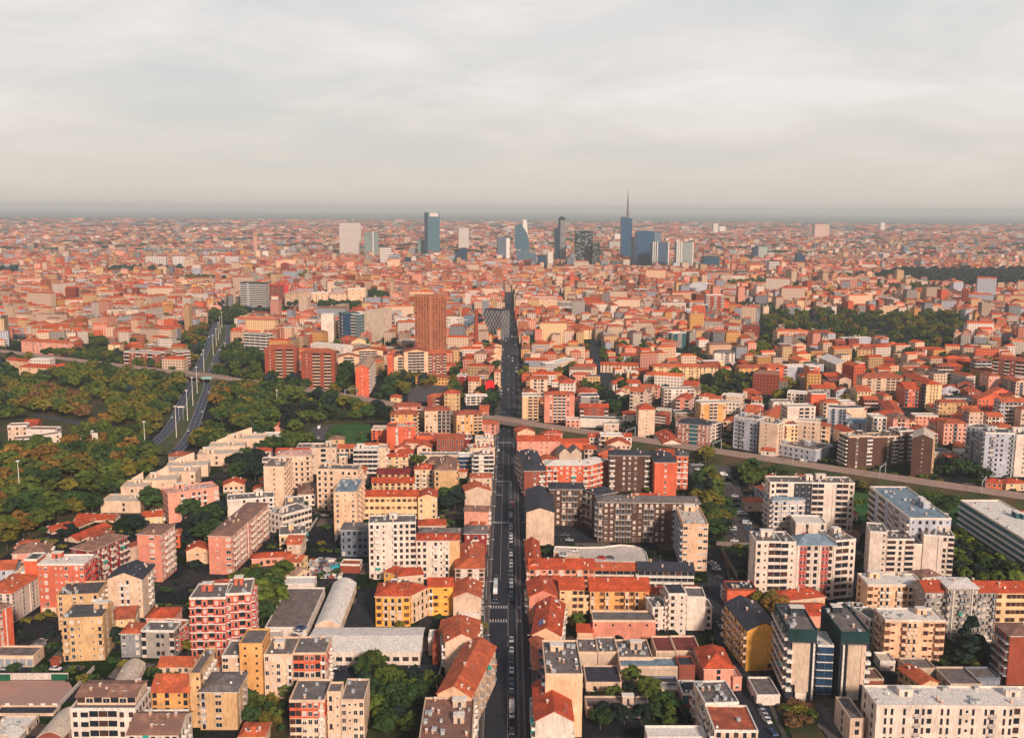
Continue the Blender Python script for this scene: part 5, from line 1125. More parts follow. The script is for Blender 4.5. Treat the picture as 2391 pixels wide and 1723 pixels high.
b(14,(1702,945),(1858,945),1145,14,15,'orange and white striped high-rise with domed top',wall='brick',rc='creamr',F='b.b.b',R='b',ws='wht',bs='pwhite')
b(14,(400,1005),(602,1000),1110,13,10,'grey glazed slab behind the white terraces',wall='lav',rc='greyr',F='vvvvv',ws='drk')
b(14,(455,1050),(552,1050),1140,10,8,'narrow white slab in front of the grey glazed slab',wall='pwhite',rc='whiter',F='t.t.',ws='drk')
for q,(A,B_) in enumerate((((20,985),(130,985)),((132,978),(250,978)),((252,975),(382,978)))):
    b(14,A,B_,1115,12,8,('left','middle','right')[q]+' of the three pale yellow slabs beside the avenue',wall=('cream','pyellow','peach')[q],rc='pinkr',F='.w.w.w.',ws='wht',roof='hip')
b(14,(640,915),(715,912),1080,14,8,'dark side block at the left end of the long peach slab',wall='greyb',rc='rust',F='wwww',ws='drk')
b(14,(716,912),(1042,902),990,12,7,'long peach slab with rows of shuttered windows',roof='gu',wall='peach',rc='rust',F='wwwwwwwwwwwww',ws='wht')
b(14,(1045,892),(1370,898),968,14,6,'dark building wrapped in green scaffolding net',wall='green',rc='greyr',F='........')
b(14,(1060,1010),(1265,1010),1060,12,4,'low building behind green netting',wall='green',rc='rust',F='')
b(14,(470,905),(640,885),960,14,6,'blue-white glass office with red roof',wall='lav',rc='terra2',F='gggg',ws='drk')
b(14,(630,1110),(870,1095),1200,13,6,'white terraced block with ribbon balconies in the centre right',wall='pwhite',rc='creamr',F='VVVVV',R='VV',band='white',ws='drk')
b(14,(1610,1030),(1712,1030),1150,13,8,'dark blue block at the foot of the striped high-rise',wall='bluew',rc='greyr',F='www',ws='drk')
b(14,(1510,1070),(1640,1075),1190,13,8,'grey-white slab left of the dark blue block',wall='lav',rc='whiter',F='w.ww',ws='drk')
b(14,(1605,880),(1790,870),990,26,1,'pale vaulted grandstand-like hall left of the striped high-rise',roof='barrel',wall='lav',rc='whiter',F='')
# ---- left quarter beyond the tracks
rt=b(8,(165,592),(430,605),665,13,2,'orange villa with red roof and white turret chimneys at the wood edge',roof='hip',wall='peach',rc='terra',F='w.w.w.w',ws='drk',name='villa',cat='villa')
b(8,(430,605),(598,590),655,12,2,'',roof='hip',wall='peach',rc='terra',F='.w.',root=rt)
b(8,(60,530),(235,550),590,9,1,'',roof='gu',wall='peach',rc='terra',F='www',root=rt)
b(8,(1090,462),(1400,478),595,13,4,'dark red modern block with white flat roof above the railway wood',wall='brick2',rc='gravel',F='bwbwbw',R='wbw',ws='wht',bs='pwhite')
b(8,(1560,466),(1678,456),602,14,5,'brick-red block with curved white balconies beside the expressway',wall='brick',rc='gravel',F='bb',R='ww',ws='wht',bs='pwhite')
b(8,(1375,405),(1592,370),480,13,4,'red-brown terraced block behind the brick-red block',wall='brick',rc='gravel',F='bwbw',ws='wht',bs='pwhite')
b(8,(953,396),(1060,396),512,14,6,'cream square tower near the railway wood',roof='hip',wall='pyellow',rc='rust',F='.w.',R='w.w',ws='mix')
b(8,(1098,400),(1250,400),440,14,3,'orange-roofed house behind the dark red modern block',roof='hip',wall='salmon',rc='terra2',F='w.w.w')
b(8,(185,362),(335,372),470,14,5,'orange-roofed salmon block, left of the pair by the railway lawn',roof='hip',wall='salmon',rc='terra2',F='.w.w.',ws='mix')
b(8,(335,372),(582,385),480,13,5,'orange-roofed salmon block, right of the pair by the railway lawn',roof='hip',wall='salmon',rc='terra2',F='w.w.w.w',ws='mix')
b(8,(945,98),(1075,100),245,13,9,'peach slab with flat terracotta roof left of the white-walled slab',wall='peach',rc='rust',F='wbwb',ws='wht')
b(8,(1077,105),(1255,98),225,13,8,'white-walled slab beside the peach slab',wall='cream',rc='rust',F='..w..',ws='wht')
b(8,(720,135),(940,155),245,13,8,'dark brown block with white horizontal balconies in the left quarter',wall='brick2',rc='slate',F='vvvv',R='v',bs='pwhite',ws='drk',roof='flat')
b(8,(1430,180),(1830,120),270,13,8,'long peach slab facing the expressway trees',wall='peach',rc='creamr',F='wbwwbwwbwwbw',ws='wht')
b(8,(1282,175),(1420,178),245,13,6,'cream slab left of the long peach slab',wall='cream',rc='creamr',F='..w.',ws='wht')
b(8,(1180,315),(1480,298),375,14,4,'white house with red hipped roof above the red-brown terraces',roof='hip',wall='pwhite',rc='terra2',F='w.w.w.w')
b(8,(165,90),(370,92),200,13,8,'shaded dark red block with white balconies at the far left',wall='brick2',rc='rust',F='bbwbb',bs='pwhite',ws='drk')
b(8,(378,120),(505,122),225,13,7,'brick and white balconied block right of the shaded dark red block',wall='brick',rc='terra2',F='bbb',bs='pwhite',ws='drk',roof='hip')
b(8,(720,195),(870,190),265,13,5,'white house with orange hipped roof in front of the dark brown block',roof='hip',wall='pwhite',rc='terra2',F='w.w.w')
b(8,(885,258),(1035,258),320,12,4,'cream flat-roofed house right of the white house with orange roof',wall='cream',rc='creamr',F='w.w.w')
b(8,(80,330),(400,330),360,14,2,'long grey-roofed works with white domed ends at the far left',wall='cream',rc='greyr',F='wwwwwwww',roof='gu')
rt=b(8,(120,1240),(305,1225),1330,12,2,'white stepped villa behind the orange trees at the left',wall='white',rc='brownr',F='w.ww',ws='drk',bs='white',name='villa',cat='villa')
b(8,(230,1150),(482,1152),1250,11,3,'',wall='white',rc='brownr',F='..s.s',ws='drk',root=rt)
b(8,(65,1118),(232,1112),1255,10,3,'',wall='beige',rc='brownr',F='w.w.w',ws='drk',root=rt)
b(8,(330,1212),(542,1182),1300,9,2,'',wall='white',rc='brownr',F='w.w',R='w',ws='drk',root=rt)
b(8,(590,1290),(800,1250),1330,14,1,'low cream hall with grey roof right of the white stepped villa',wall='cream',rc='gravel',F='',h=4.5,name='hall',cat='hall',clut=False,par='cream')
b(8,(215,1085),(330,1085),1110,8,1,'small brick-red shed among the trees at the left',roof='gu',wall='brick',rc='terra',F='',h=4.5,name='shed',clut=False)
b(9,(158,1110),(255,1105),1165,9,2,'small salmon hut among the trees below the tracks',roof='hip',wall='salmon',rc='rust',F='w',name='hut',cat='hut',clut=False)
b(9,(-70,1215),(210,1215),1265,16,1,'white flat-roofed hall between the trees near the lawn',wall='pwhite',rc='whiter',F='',h=6,name='hall',cat='hall')
for T,q in((13,((-300,1040),(300,1040),(300,1170),(-300,1170))),(13,((300,1045),(1000,1045),(1000,1120),(300,1120))),(14,((0,680),(1620,680),(1620,722),(0,722))),(13,((700,608),(1110,608),(1110,640),(700,640))),(13,((1400,608),(1700,608),(1700,650),(1400,650)))):
    occ_poly(P_(T,*q),S=SOFT)
# brick factory chimney
def chimney_stack(T,x,ytop,ybase,r,label,mt='brick'):
    t=px(T,(x,ytop)); yb=px(T,(x,ybase))[1]; h=height_of(t,yb); g_=gp((t[0],yb)); rt=empty('factory_chimney',(g_.x,g_.y,0),label=label,cat='chimney')
    m=MB(); m.cone((0,0,-.3),(0,0,h),r*1.25,r,wm(mt),14); m.build('shaft',rt)
    m=MB(); m.cone((0,0,h-1.2),(0,0,h+.2),r*1.12,r*1.15,wm('brick2'),14); m.build('rim',rt)
chimney_stack(9,1935,85,465,2.2,'tall round brick factory chimney right of the brick tower')
chimney_stack(11,528,365,445,1.8,'square pale chimney at the park edge','cream')
# boundary wall with green panels by the dirt lot
def wall_line(T,pts,hh,mt,label,name='boundary_wall',th=.3):
    q=[G(T,x,y).to_2d() for x,y in pts]; c=q[0]; rt=empty(name,(c.x,c.y,0),label=label,cat='wall'); m=MB()
    for a,b_ in zip(q,q[1:]):
        t=(b_-a).normalized(); s=Vector((t.y,-t.x))*th/2; w=[a-c-s,b_-c-s,b_-c+s,a-c+s]; m.hexa([(*p,-.2) for p in w],[(*p,hh) for p in w],mt)
    m.build('wall',rt); return rt
wall_line(0,[(-40,995),(605,992)],2.6,M_conc,'pale wall with green panels along the dirt lot')
m=MB()
wall_line(0,[(-20,1003),(90,1003)],2.4,mat('green_panel',(.01,.10,.05),noise=.1),'left dark green fence panel on the dirt lot wall','fence_panel')
wall_line(0,[(455,1001),(600,1001)],2.4,MC['green_panel'],'right dark green fence panel on the dirt lot wall','fence_panel')
wall_line(0,[(500,1262),(830,905)],1.6,M_conc,'thin wall slanting past the brown alley beside the dirt lot')
wall_line(5,[(415,985),(540,790)],1.8,M_conc,'pale garden wall running away behind the school')
wall_line(1,[(1585,1110),(1640,830)],2.2,M_conc,'wall along the car park beside the longest orange roof')
wall_line(5,[(690,1000),(730,940)],3,M_conc,'short white wall by the slate-grey block')
wall_line(2,[(600,1070),(1250,1062)],2.0,mat('tan_wall',(.45,.34,.22),noise=.2),'low tan garden wall below the blue-grey works roof')
wall_line(24,[(330,965),(760,985)],2.2,M_kerb,'dark retaining wall at the near end of the side car park')
wall_line(24,[(390,1060),(555,1330)],3.0,M_kerb,'brick wall sloping down beside the side street')
# pale stone front panels, window strips and corner columns on the twin blocks
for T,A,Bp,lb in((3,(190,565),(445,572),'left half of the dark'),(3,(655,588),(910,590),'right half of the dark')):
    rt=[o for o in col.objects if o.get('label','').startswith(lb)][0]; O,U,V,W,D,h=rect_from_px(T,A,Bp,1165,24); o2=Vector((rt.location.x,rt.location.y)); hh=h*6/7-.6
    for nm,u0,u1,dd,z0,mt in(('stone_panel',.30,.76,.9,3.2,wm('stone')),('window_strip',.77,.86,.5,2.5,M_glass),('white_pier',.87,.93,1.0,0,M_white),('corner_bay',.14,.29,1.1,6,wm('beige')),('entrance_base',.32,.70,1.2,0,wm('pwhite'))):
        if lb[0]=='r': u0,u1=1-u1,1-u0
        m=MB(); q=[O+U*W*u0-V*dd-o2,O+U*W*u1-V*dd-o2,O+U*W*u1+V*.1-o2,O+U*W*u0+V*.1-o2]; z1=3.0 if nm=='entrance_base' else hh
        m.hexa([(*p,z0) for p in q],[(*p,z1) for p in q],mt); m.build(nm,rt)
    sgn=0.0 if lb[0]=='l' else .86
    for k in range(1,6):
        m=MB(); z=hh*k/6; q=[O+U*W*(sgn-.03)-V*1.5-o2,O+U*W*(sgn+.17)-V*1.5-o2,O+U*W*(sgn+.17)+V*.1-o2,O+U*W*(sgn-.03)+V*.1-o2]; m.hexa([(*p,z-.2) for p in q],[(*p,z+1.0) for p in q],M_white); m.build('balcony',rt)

# ------------------------------------------------------------------ trees
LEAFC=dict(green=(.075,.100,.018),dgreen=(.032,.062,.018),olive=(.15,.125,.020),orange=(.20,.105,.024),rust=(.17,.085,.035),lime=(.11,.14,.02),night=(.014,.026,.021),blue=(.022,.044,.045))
def leafm(c):
    k='leaf_'+c
    if k in MC: return MC[k]
    m=bpy.data.materials.new(k); m.use_nodes=True; nt=m.node_tree; N=nt.nodes.new; L=nt.links.new; p=nt.nodes['Principled BSDF']
    p.inputs['Roughness'].default_value=.8; p.inputs['Specular IOR Level'].default_value=.15
    g=N('ShaderNodeNewGeometry'); n=N('ShaderNodeTexNoise'); n.inputs['Scale'].default_value=.35; n.inputs['Detail'].default_value=3; L(g.outputs['Position'],n.inputs['Vector'])
    oi=N('ShaderNodeObjectInfo'); a=N('ShaderNodeMath'); a.operation='MULTIPLY_ADD'; L(oi.outputs['Random'],a.inputs[0]); a.inputs[1].default_value=.55; a.inputs[2].default_value=.72
    r=N('ShaderNodeMapRange'); r.inputs[1].default_value=.3; r.inputs[2].default_value=.7; r.inputs[3].default_value=.55; r.inputs[4].default_value=1.5; L(n.outputs[0],r.inputs[0])
    q=N('ShaderNodeMath'); q.operation='MULTIPLY'; L(a.outputs[0],q.inputs[0]); L(r.outputs[0],q.inputs[1])
    mx=N('ShaderNodeMix'); mx.data_type='RGBA'; mx.blend_type='MULTIPLY'; mx.inputs[0].default_value=1; mx.inputs[6].default_value=(*LEAFC[c],1); L(q.outputs[0],mx.inputs[7]); L(mx.outputs[2],p.inputs['Base Color'])
    MC[k]=m; return m
M_bark=mat('bark',(.10,.07,.05),noise=.2,scale=1)
def crown_pts(kind,nl,seed,leaf):
    """unit-height tree: returns (verts Nx4x3)"""
    rs=np.random.RandomState(seed)
    cl=[]
    if kind=='round':
        for _ in range(26):
            d=rs.normal(size=3); d/=np.linalg.norm(d); r=rs.uniform(.45,1)**.5
            cl.append((d[0]*.34*r,d[1]*.34*r,.62+d[2]*.27*r,rs.uniform(.085,.15)))
    elif kind=='poplar':
        for _ in range(22):
            z=rs.uniform(.15,.97); w=.13*math.sin(math.pi*min(1,(z-.02)))**.6; a=rs.uniform(0,6.28); cl.append((w*math.cos(a)*.8,w*math.sin(a)*.8,z,rs.uniform(.05,.085)))
    elif kind=='cone':
        for _ in range(30):
            z=rs.uniform(.1,.97); w=.30*(1-z)+.01; a=rs.uniform(0,6.28); cl.append((w*math.cos(a)*.8,w*math.sin(a)*.8,z,.04+.09*(1-z)))
    else: # bush, low and wide
        for _ in range(18):
            d=rs.normal(size=3); d/=np.linalg.norm(d); cl.append((d[0]*.5,d[1]*.5,.45+abs(d[2])*.25,rs.uniform(.15,.24)))
    cl=np.array(cl); ci=rs.randint(0,len(cl),nl); c=cl[ci]
    d=rs.normal(size=(nl,3)); d/=np.linalg.norm(d,axis=1)[:,None]; d[:,2]=np.abs(d[:,2])*.9+d[:,2]*.1
    P=c[:,:3]+d*c[:,3:4]*rs.uniform(.75,1.1,(nl,1))
    nrm=d+rs.normal(size=(nl,3))*.45; nrm/=np.linalg.norm(nrm,axis=1)[:,None]
    t=np.cross(nrm,rs.normal(size=(nl,3))); t/=np.linalg.norm(t,axis=1)[:,None]; b_=np.cross(nrm,t)
    s=leaf*rs.uniform(.6,1.3,(nl,1))
    return np.stack([P-t*s-b_*s*.7,P+t*s-b_*s*.7,P+t*s+b_*s*.7,P-t*s+b_*s*.7],1)
def quads_mesh(name,V,mt,cols=None):
    n=len(V); me=bpy.data.meshes.new(name); me.vertices.add(4*n); me.vertices.foreach_set('co',V.reshape(-1).astype(np.float32))
    me.loops.add(4*n); me.loops.foreach_set('vertex_index',np.arange(4*n,dtype=np.int32)); me.polygons.add(n)
    me.polygons.foreach_set('loop_start',np.arange(0,4*n,4,dtype=np.int32))
    me.materials.append(mt); me.polygons.foreach_set('use_smooth',np.zeros(n,bool)); me.update(calc_edges=True); return me
def tree_meshes(kind,cname,seed,lod):
    def f():
        nl,lf={0:(2600,.030),1:(900,.048)}[lod]
        if kind=='poplar': lf*=.7
        cr=quads_mesh('crown',crown_pts(kind,nl,seed,lf),leafm(cname))
        m=MB(); m.cone((0,0,-.02),(0,0,.45),.022,.014,M_bark,7)
        rr=random.Random(seed)
        if kind in('round','bush'):
            for _ in range(5): a=rr.uniform(0,6.28); m.cone((0,0,rr.uniform(.25,.42)),(.2*math.cos(a),.2*math.sin(a),rr.uniform(.55,.75)),.011,.004,M_bark,5)
        else: m.cone((0,0,.45),(0,0,.9),.014,.004,M_bark,6)
        return cr,m.mesh('trunk')
    return cached(('tree',kind,cname,seed,lod),f)
TREES=[]   # (x,y,h,wscale,kind,color,label,group)
def cluster(T,poly,n,hr,cols,label,group,kinds='r',ws=(1.15,1.55),mind=5.5,soft=True):
    pts=P_(T,*poly); rng=random.Random(len(TREES)+n)
    xs=[p.x for p in pts]; ys=[p.y for p in pts]; got=[]; tries=0
    while len(got)<n and tries<n*60:
        tries+=1; x=rng.uniform(min(xs),max(xs)); y=rng.uniform(min(ys),max(ys))
        if not inside(x,y,pts) or (int(x//CELL),int(y//CELL)) in OCC: continue
        if any((x-a)**2+(y-c)**2<mind*mind for a,c in got[-160:]): continue
        got.append((x,y)); cn=rng.choice(cols.split()); k=rng.choice(kinds)
        k={'r':'round','p':'poplar','c':'cone','b':'bush'}[k]
        nm={'green':'green','dgreen':'dark green','olive':'olive','orange':'orange-brown','rust':'rust-brown','lime':'bright green','night':'very dark','blue':'blue-green'}[cn]
        TREES.append((x,y,rng.uniform(*hr),rng.uniform(*ws),k,cn,nm+' '+label,group))
    if soft: occ_poly(pts,S=SOFT)
def one(T,x,y,h,cn,label,kind='round',ws=1.1): p=G(T,x,y); TREES.append((p.x,p.y,h,ws,kind,cn,label,None))
cluster(8,((-150,860),(200,860),(200,1080),(-150,1080)),26,(9,13),'green dgreen olive green','tree left of the autumn group by the white villa','trees left of the autumn group',mind=7)
W1='trees of the wood left of the expressway'
cluster(8,((30,720),(400,690),(600,650),(1050,615),(1540,665),(1600,770),(1530,980),(1330,1180),(1130,1250),(1000,1150),(960,930),(700,800),(560,830),(60,850)),135,(9,14),'green green dgreen olive lime olive','round-crowned tree in the dense wood left of the expressway',W1,mind=7)
cluster(8,((180,800),(380,820),(760,930),(760,1080),(560,1060),(180,1000)),42,(11,15),'rust orange olive green olive','tree in the autumn group above the white stepped villa','autumn trees above the white villa',mind=8)
cluster(4,((-60,260),(250,150),(600,230),(700,100),(930,60),(1300,260),(1440,330),(1230,480),(1050,600),(860,640),(860,780),(300,960),(-60,1150)),135,(9,15),'green dgreen olive green orange green dgreen','tree in the wood left of the stepped industrial sheds','trees of the wood below the villa',mind=7)
cluster(9,((-150,690),(60,720),(380,830),(800,880),(1150,980),(1140,1080),(660,1085),(420,1200),(260,1190),(-150,1190)),85,(9,15),'green dgreen olive green green night','tree in the park between the tracks and the lawn','trees between the tracks and the lawn',mind=7)
cluster(8,((1960,420),(2268,380),(2340,700),(2010,680)),26,(10,15),'green dgreen dgreen','tree right of the expressway before the curved office block','trees right of the expressway',mind=7)
cluster(8,((1640,300),(1830,250),(1800,400),(1640,540)),14,(9,13),'green olive orange','tree left of the expressway beyond the railway','trees left of the expressway beyond the railway',mind=7)
cluster(8,((1840,130),(2180,110),(2200,230),(1850,250)),22,(12,17),'dgreen green dgreen','tree in the clump at the top of the expressway','clump at the top of the expressway',mind=8)
cluster(8,((600,470),(1080,520),(1080,600),(620,640)),22,(8,12),'green olive dgreen','tree between the railway and the dark red modern block','trees before the dark red modern block',mind=7)
cluster(8,((370,420),(580,420),(580,520),(370,520)),12,(9,14),'dgreen green','tree near the orange-roofed salmon pair','trees near the salmon pair',mind=7)
cluster(8,((780,400),(940,380),(950,510),(800,510)),8,(9,14),'dgreen green','tree left of the cream square tower','trees left of the cream tower',mind=7)
cluster(11,((-60,170),(250,130),(480,130),(1100,140),(1600,150),(1720,190),(1650,400),(1560,470),(1100,430),(640,400),(420,350),(-60,380)),130,(10,15),'green dgreen olive lime dgreen green orange','tree in the large park of the right quarter','trees of the large right-hand park',mind=10)
cluster(11,((-80,400),(0,380),(30,520),(-80,560)),6,(10,14),'lime green','tree at the left foot of the park','trees at the foot of the park')
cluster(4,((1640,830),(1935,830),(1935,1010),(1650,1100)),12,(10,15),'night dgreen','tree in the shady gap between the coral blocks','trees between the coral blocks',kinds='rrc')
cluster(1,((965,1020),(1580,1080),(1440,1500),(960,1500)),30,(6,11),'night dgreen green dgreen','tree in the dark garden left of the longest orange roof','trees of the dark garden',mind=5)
cluster(1,((20,1135),(275,1135),(280,1512),(20,1512)),12,(3,6),'green olive dgreen','shrubby tree in the garden left of the orange-topped block','garden trees left of the orange-topped block',mind=4)
cluster(0,((2120,1180),(2268,1170),(2268,1400),(2100,1400)),6,(4,7),'dgreen green','tree in the garden right of the tan corner block','garden trees right of the tan corner block',mind=4)
cluster(0,((1650,700),(2180,640),(2200,770),(1900,800),(1650,770)),12,(6,10),'dgreen olive green','tree at the foot of the banded red block','trees at the foot of the banded block',mind=4.5)
cluster(6,((1600,480),(1850,470),(1910,700),(1880,980),(1740,1000),(1650,700)),20,(9,14),'dgreen olive green night','tree beside the long side car park','trees beside the side car park',mind=5.5)
cluster(6,((1980,420),(2130,400),(2170,540),(2060,560)),6,(9,13),'green dgreen','tree above the little house with orange pyramid roof','trees above the little pyramid-roofed house',mind=5)
cluster(7,((1640,985),(1700,1000),(2240,1370),(2200,1400),(1660,1340)),24,(6,9),'dgreen green night lime','tree in the gardens below the glass office block','trees below the glass office block',mind=6)
cluster(7,((1240,640),(1690,640),(1660,730),(1300,680)),14,(4,7),'dgreen green','bush on the slope below the tracks at the right','bushes below the tracks',kinds='b',mind=7)
cluster(7,((-200,330),(700,420),(860,470),(860,560),(780,560),(760,440),(-80,430)),18,(4,8),'green olive dgreen','small tree behind the tall white slab','small trees behind the tall white slab',mind=7)
cluster(7,((1500,330),(1900,400),(1920,480),(1500,440)),14,(6,11),'night dgreen','tree right of the gabled dark slab','trees right of the gabled dark slab',mind=6)
cluster(7,((930,180),(1160,180),(1280,330),(940,340)),14,(9,15),'night dgreen','tree in front of the dark brown slabs','trees in front of the dark brown slabs',mind=6)
cluster(7,((400,230),(700,200),(700,290),(420,290)),9,(6,10),'dgreen night','tree by the low grey office hall','trees by the low office hall',mind=6)
cluster(3,((1640,780),(2060,800),(2050,890),(1660,880)),10,(4,7),'dgreen night olive','shrub in the garden under the conifer','shrubs under the conifer',kinds='bb',mind=4)
cluster(3,((90,1250),(340,1240),(430,1400),(200,1460)),9,(2.5,4),'olive green rust','shrub in the long garden bed right of the side street','shrubs in the long garden bed',kinds='b',mind=4)
cluster(2,((700,1200),(1420,1140),(1560,1400),(760,1440)),16,(6,10),'night dgreen green','tree in the back gardens behind the tan blank wall','trees in the back gardens',kinds='rrc',mind=5.5)
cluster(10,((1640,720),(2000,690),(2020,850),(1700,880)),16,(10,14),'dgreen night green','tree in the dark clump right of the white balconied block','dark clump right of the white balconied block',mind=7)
cluster(10,((180,330),(360,320),(360,400),(180,400)),7,(14,20),'dgreen','tall tree in the dark group near the white house','dark poplar group near the white house',kinds='pr',mind=6)
cluster(10,((800,860),(900,830),(1000,900),(900,1010),(800,1010)),12,(8,12),'night dgreen','tree in the dark gardens left of the white-fronted tower','dark gardens left of the white-fronted tower',mind=6)
cluster(10,((1000,1090),(1090,1090),(1090,1200),(1000,1200)),4,(8,12),'night','tree at the foot of the white-fronted tower','trees at the white-fronted tower',mind=5)
cluster(9,((690,640),(850,640),(850,800),(690,820)),9,(11,15),'dgreen','tree left of the bright orange slab','trees left of the orange slab',mind=6)
cluster(9,((150,740),(390,740),(560,790),(300,800)),8,(7,11),'dgreen green','tree at the foot of the twin brick slabs','trees at the foot of the brick slabs',mind=6)
cluster(9,((1200,620),(1330,620),(1330,850),(1130,900)),12,(9,13),'dgreen olive','tree right of the bright orange slab','trees right of the orange slab',mind=6)
cluster(9,((1650,700),(1770,680),(1850,900),(1700,930)),12,(7,11),'dgreen night olive','tree right of the dark gravel yard','trees right of the gravel yard',mind=6)
cluster(9,((2060,880),(2140,880),(2150,990),(2060,1000)),6,(8,12),'night dgreen','tree at the avenue beside the railway','trees at the avenue by the railway',mind=5)
cluster(5,((1600,620),(1800,620),(1800,740),(1600,760)),8,(8,12),'night dgreen','tree in the court right of the long cream house','court trees right of the long cream house',mind=5)
cluster(5,((0,90),(200,110),(430,110),(440,170),(0,260)),14,(8,12),'dgreen green','tree left of the path below the lawn','trees left of the path',mind=6)
cluster(4,((2030,300),(2268,300),(2268,480),(2060,480)),10,(10,14),'dgreen night','tree left of the cream tower with stacked balconies','trees left of the stacked-balcony tower',mind=6)
cluster(4,((1680,50),(1950,50),(2000,140),(1720,260)),12,(9,13),'dgreen green olive','tree between the expressway and the stepped sheds','trees between expressway and sheds',mind=6)
cluster(1,((-60,160),(230,100),(260,330),(60,520),(-60,560)),12,(9,12),'green dgreen lime','tree left of the roof car park','trees left of the roof car park',mind=5)
for T,x,y,h,c,l,k,w in ((1,1010,1010,12,'green','round green tree in front of the white warehouse','round',1.25),(2,1040,1050,8,'green','single round tree against the works wall','round',1.1),(2,570,560,8,'green','green tree beside the salmon hall','round',1.1),
  (6,1690,310,13,'olive','big yellow-green tree beside the railway line','round',1.25),(10,628,815,14,'green','egg-shaped green tree among the orange roofs','round',.75),(10,1430,740,17,'green','tall green tree before the long yellow range','round',1.0),
  (10,525,510,13,'night','dark tree beside the cream orange-roofed house','round',1.2),(10,955,460,15,'green','green tree right of the side road bend','round',1.1),(10,1130,470,17,'dgreen','dark conifer right of the side road bend','cone',1.0),
  (3,1780,870,20,'night','tall dark conifer in front of the grey-brown block','cone',1.25),(3,60,470,12,'orange','yellow-orange tree behind the yellow gable','round',1.3),(3,-20,420,12,'olive','olive tree left of the red roof behind the twin block','round',1.2),
  (4,1360,760,17,'dgreen','big dark tree between the cream sheds and the salmon block','round',1.3),(8,880,1170,16,'orange','big orange tree right of the white stepped villa','round',1.15),(4,400,330,15,'orange','wide orange tree under the white stepped villa','round',1.5),
  (4,1110,440,14,'olive','olive-orange tree left of the stepped sheds','round',1.2),(4,1230,930,11,'night','dark tree between nursery school and coral block','round',1.3),(4,600,1000,10,'night','dark tree below the nursery school','round',1.3),
  (0,2120,230,11,'green','green tree right of the banded red block','round',1.4),(0,1010,720,9,'night','dark tree between the tan block and the small grey house','round',1.2),(5,1430,340,10,'green','green tree behind the dormered orange row','round',1.3),
  (5,1215,450,5,'night','small dark tree poking above the dormered roof','round',1.2),(2,1600,300,1,'green','','round',1),(8,140,430,11,'dgreen','dark tree left of the salmon pair','round',1.0),(8,275,440,9,'dgreen','round dark tree in front of the salmon pair','round',1.1),
  (5,560,270,1,'green','','round',1),(7,800,700,6,'lime','pale green young tree right of the tall white slab','round',1.0),(10,2130,560,17,'olive','tall olive tree left of the orange-red corner blocks','round',1.2),(11,1150,360,1,'green','','round',1)):
    if l: one(T,x,y,h,c,l,k,w)
cluster(8,((1960,700),(2268,690),(2300,1160),(2000,1130),(1850,1090),(1930,850)),45,(10,15),'green olive dgreen orange green','tree right of the lower expressway','trees right of the lower expressway',mind=7)
cluster(8,((1500,900),(1590,780),(1620,800),(1400,1180),(1260,1290),(1200,1250)),16,(6,9),'green olive','tree hugging the left edge of the expressway','trees at the left edge of the expressway',mind=6)
occ_poly(P_(8,(1200,640),(2268,640),(2268,1380),(1200,1380)),S=SOFT); occ_poly(P_(4,(-100,150),(1400,150),(1100,780),(450,800),(300,1000),(-100,1150)),S=SOFT)
FAR_WOODS=[]
def farwood(T,poly,n,cols,h=(8,14)):
    pts=P_(T,*poly); rng=random.Random(n); xs=[p.x for p in pts]; ys=[p.y for p in pts]; k=0;t=0
    while k<n and t<n*30:
        t+=1; x=rng.uniform(min(xs),max(xs)); y=rng.uniform(min(ys),max(ys))
        if inside(x,y,pts) and (int(x//CELL),int(y//CELL)) not in OCC: FAR_WOODS.append((x,y,rng.uniform(*h),rng.choice(cols.split()))); k+=1
    occ_poly(pts,S=SOFT)
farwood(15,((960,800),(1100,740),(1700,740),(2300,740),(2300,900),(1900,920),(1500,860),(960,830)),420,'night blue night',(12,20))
farwood(15,((860,880),(1200,870),(1900,940),(2300,940),(2300,990),(1900,980),(1100,970)),180,'olive dgreen rust')
farwood(15,((520,780),(900,760),(900,830),(520,820)),80,'dgreen night')
farwood(15,((230,900),(620,950),(700,990),(240,980)),90,'olive rust green')
farwood(15,((1370,570),(2000,540),(2100,610),(1400,600)),160,'blue')
farwood(12,((930,720),(1260,700),(1260,750),(930,780)),60,'blue dgreen')
farwood(12,((1310,710),(1620,700),(1620,750),(1310,760)),60,'blue dgreen')
farwood(12,((970,800),(1300,790),(1300,830),(970,840)),60,'olive dgreen'); farwood(12,((1520,810),(2000,790),(2000,860),(1560,890)),90,'dgreen blue olive')
farwood(12,((0,720),(160,700),(160,790),(0,800)),50,'blue'); farwood(13,((100,780),(520,770),(500,830),(100,850)),80,'olive dgreen')
farwood(13,((330,1000),(900,1020),(900,1070),(350,1050)),90,'dgreen'); farwood(13,((970,930),(1160,960),(1160,1040),(980,1030)),50,'dgreen')
farwood(14,((1880,840),(2268,820),(2268,900),(1900,920)),70,'olive dgreen'); farwood(14,((1960,1060),(2268,1070),(2268,1130),(1970,1130)),50,'dgreen')
farwood(15,((0,860),(240,850),(250,900),(0,880)),40,'dgreen olive')
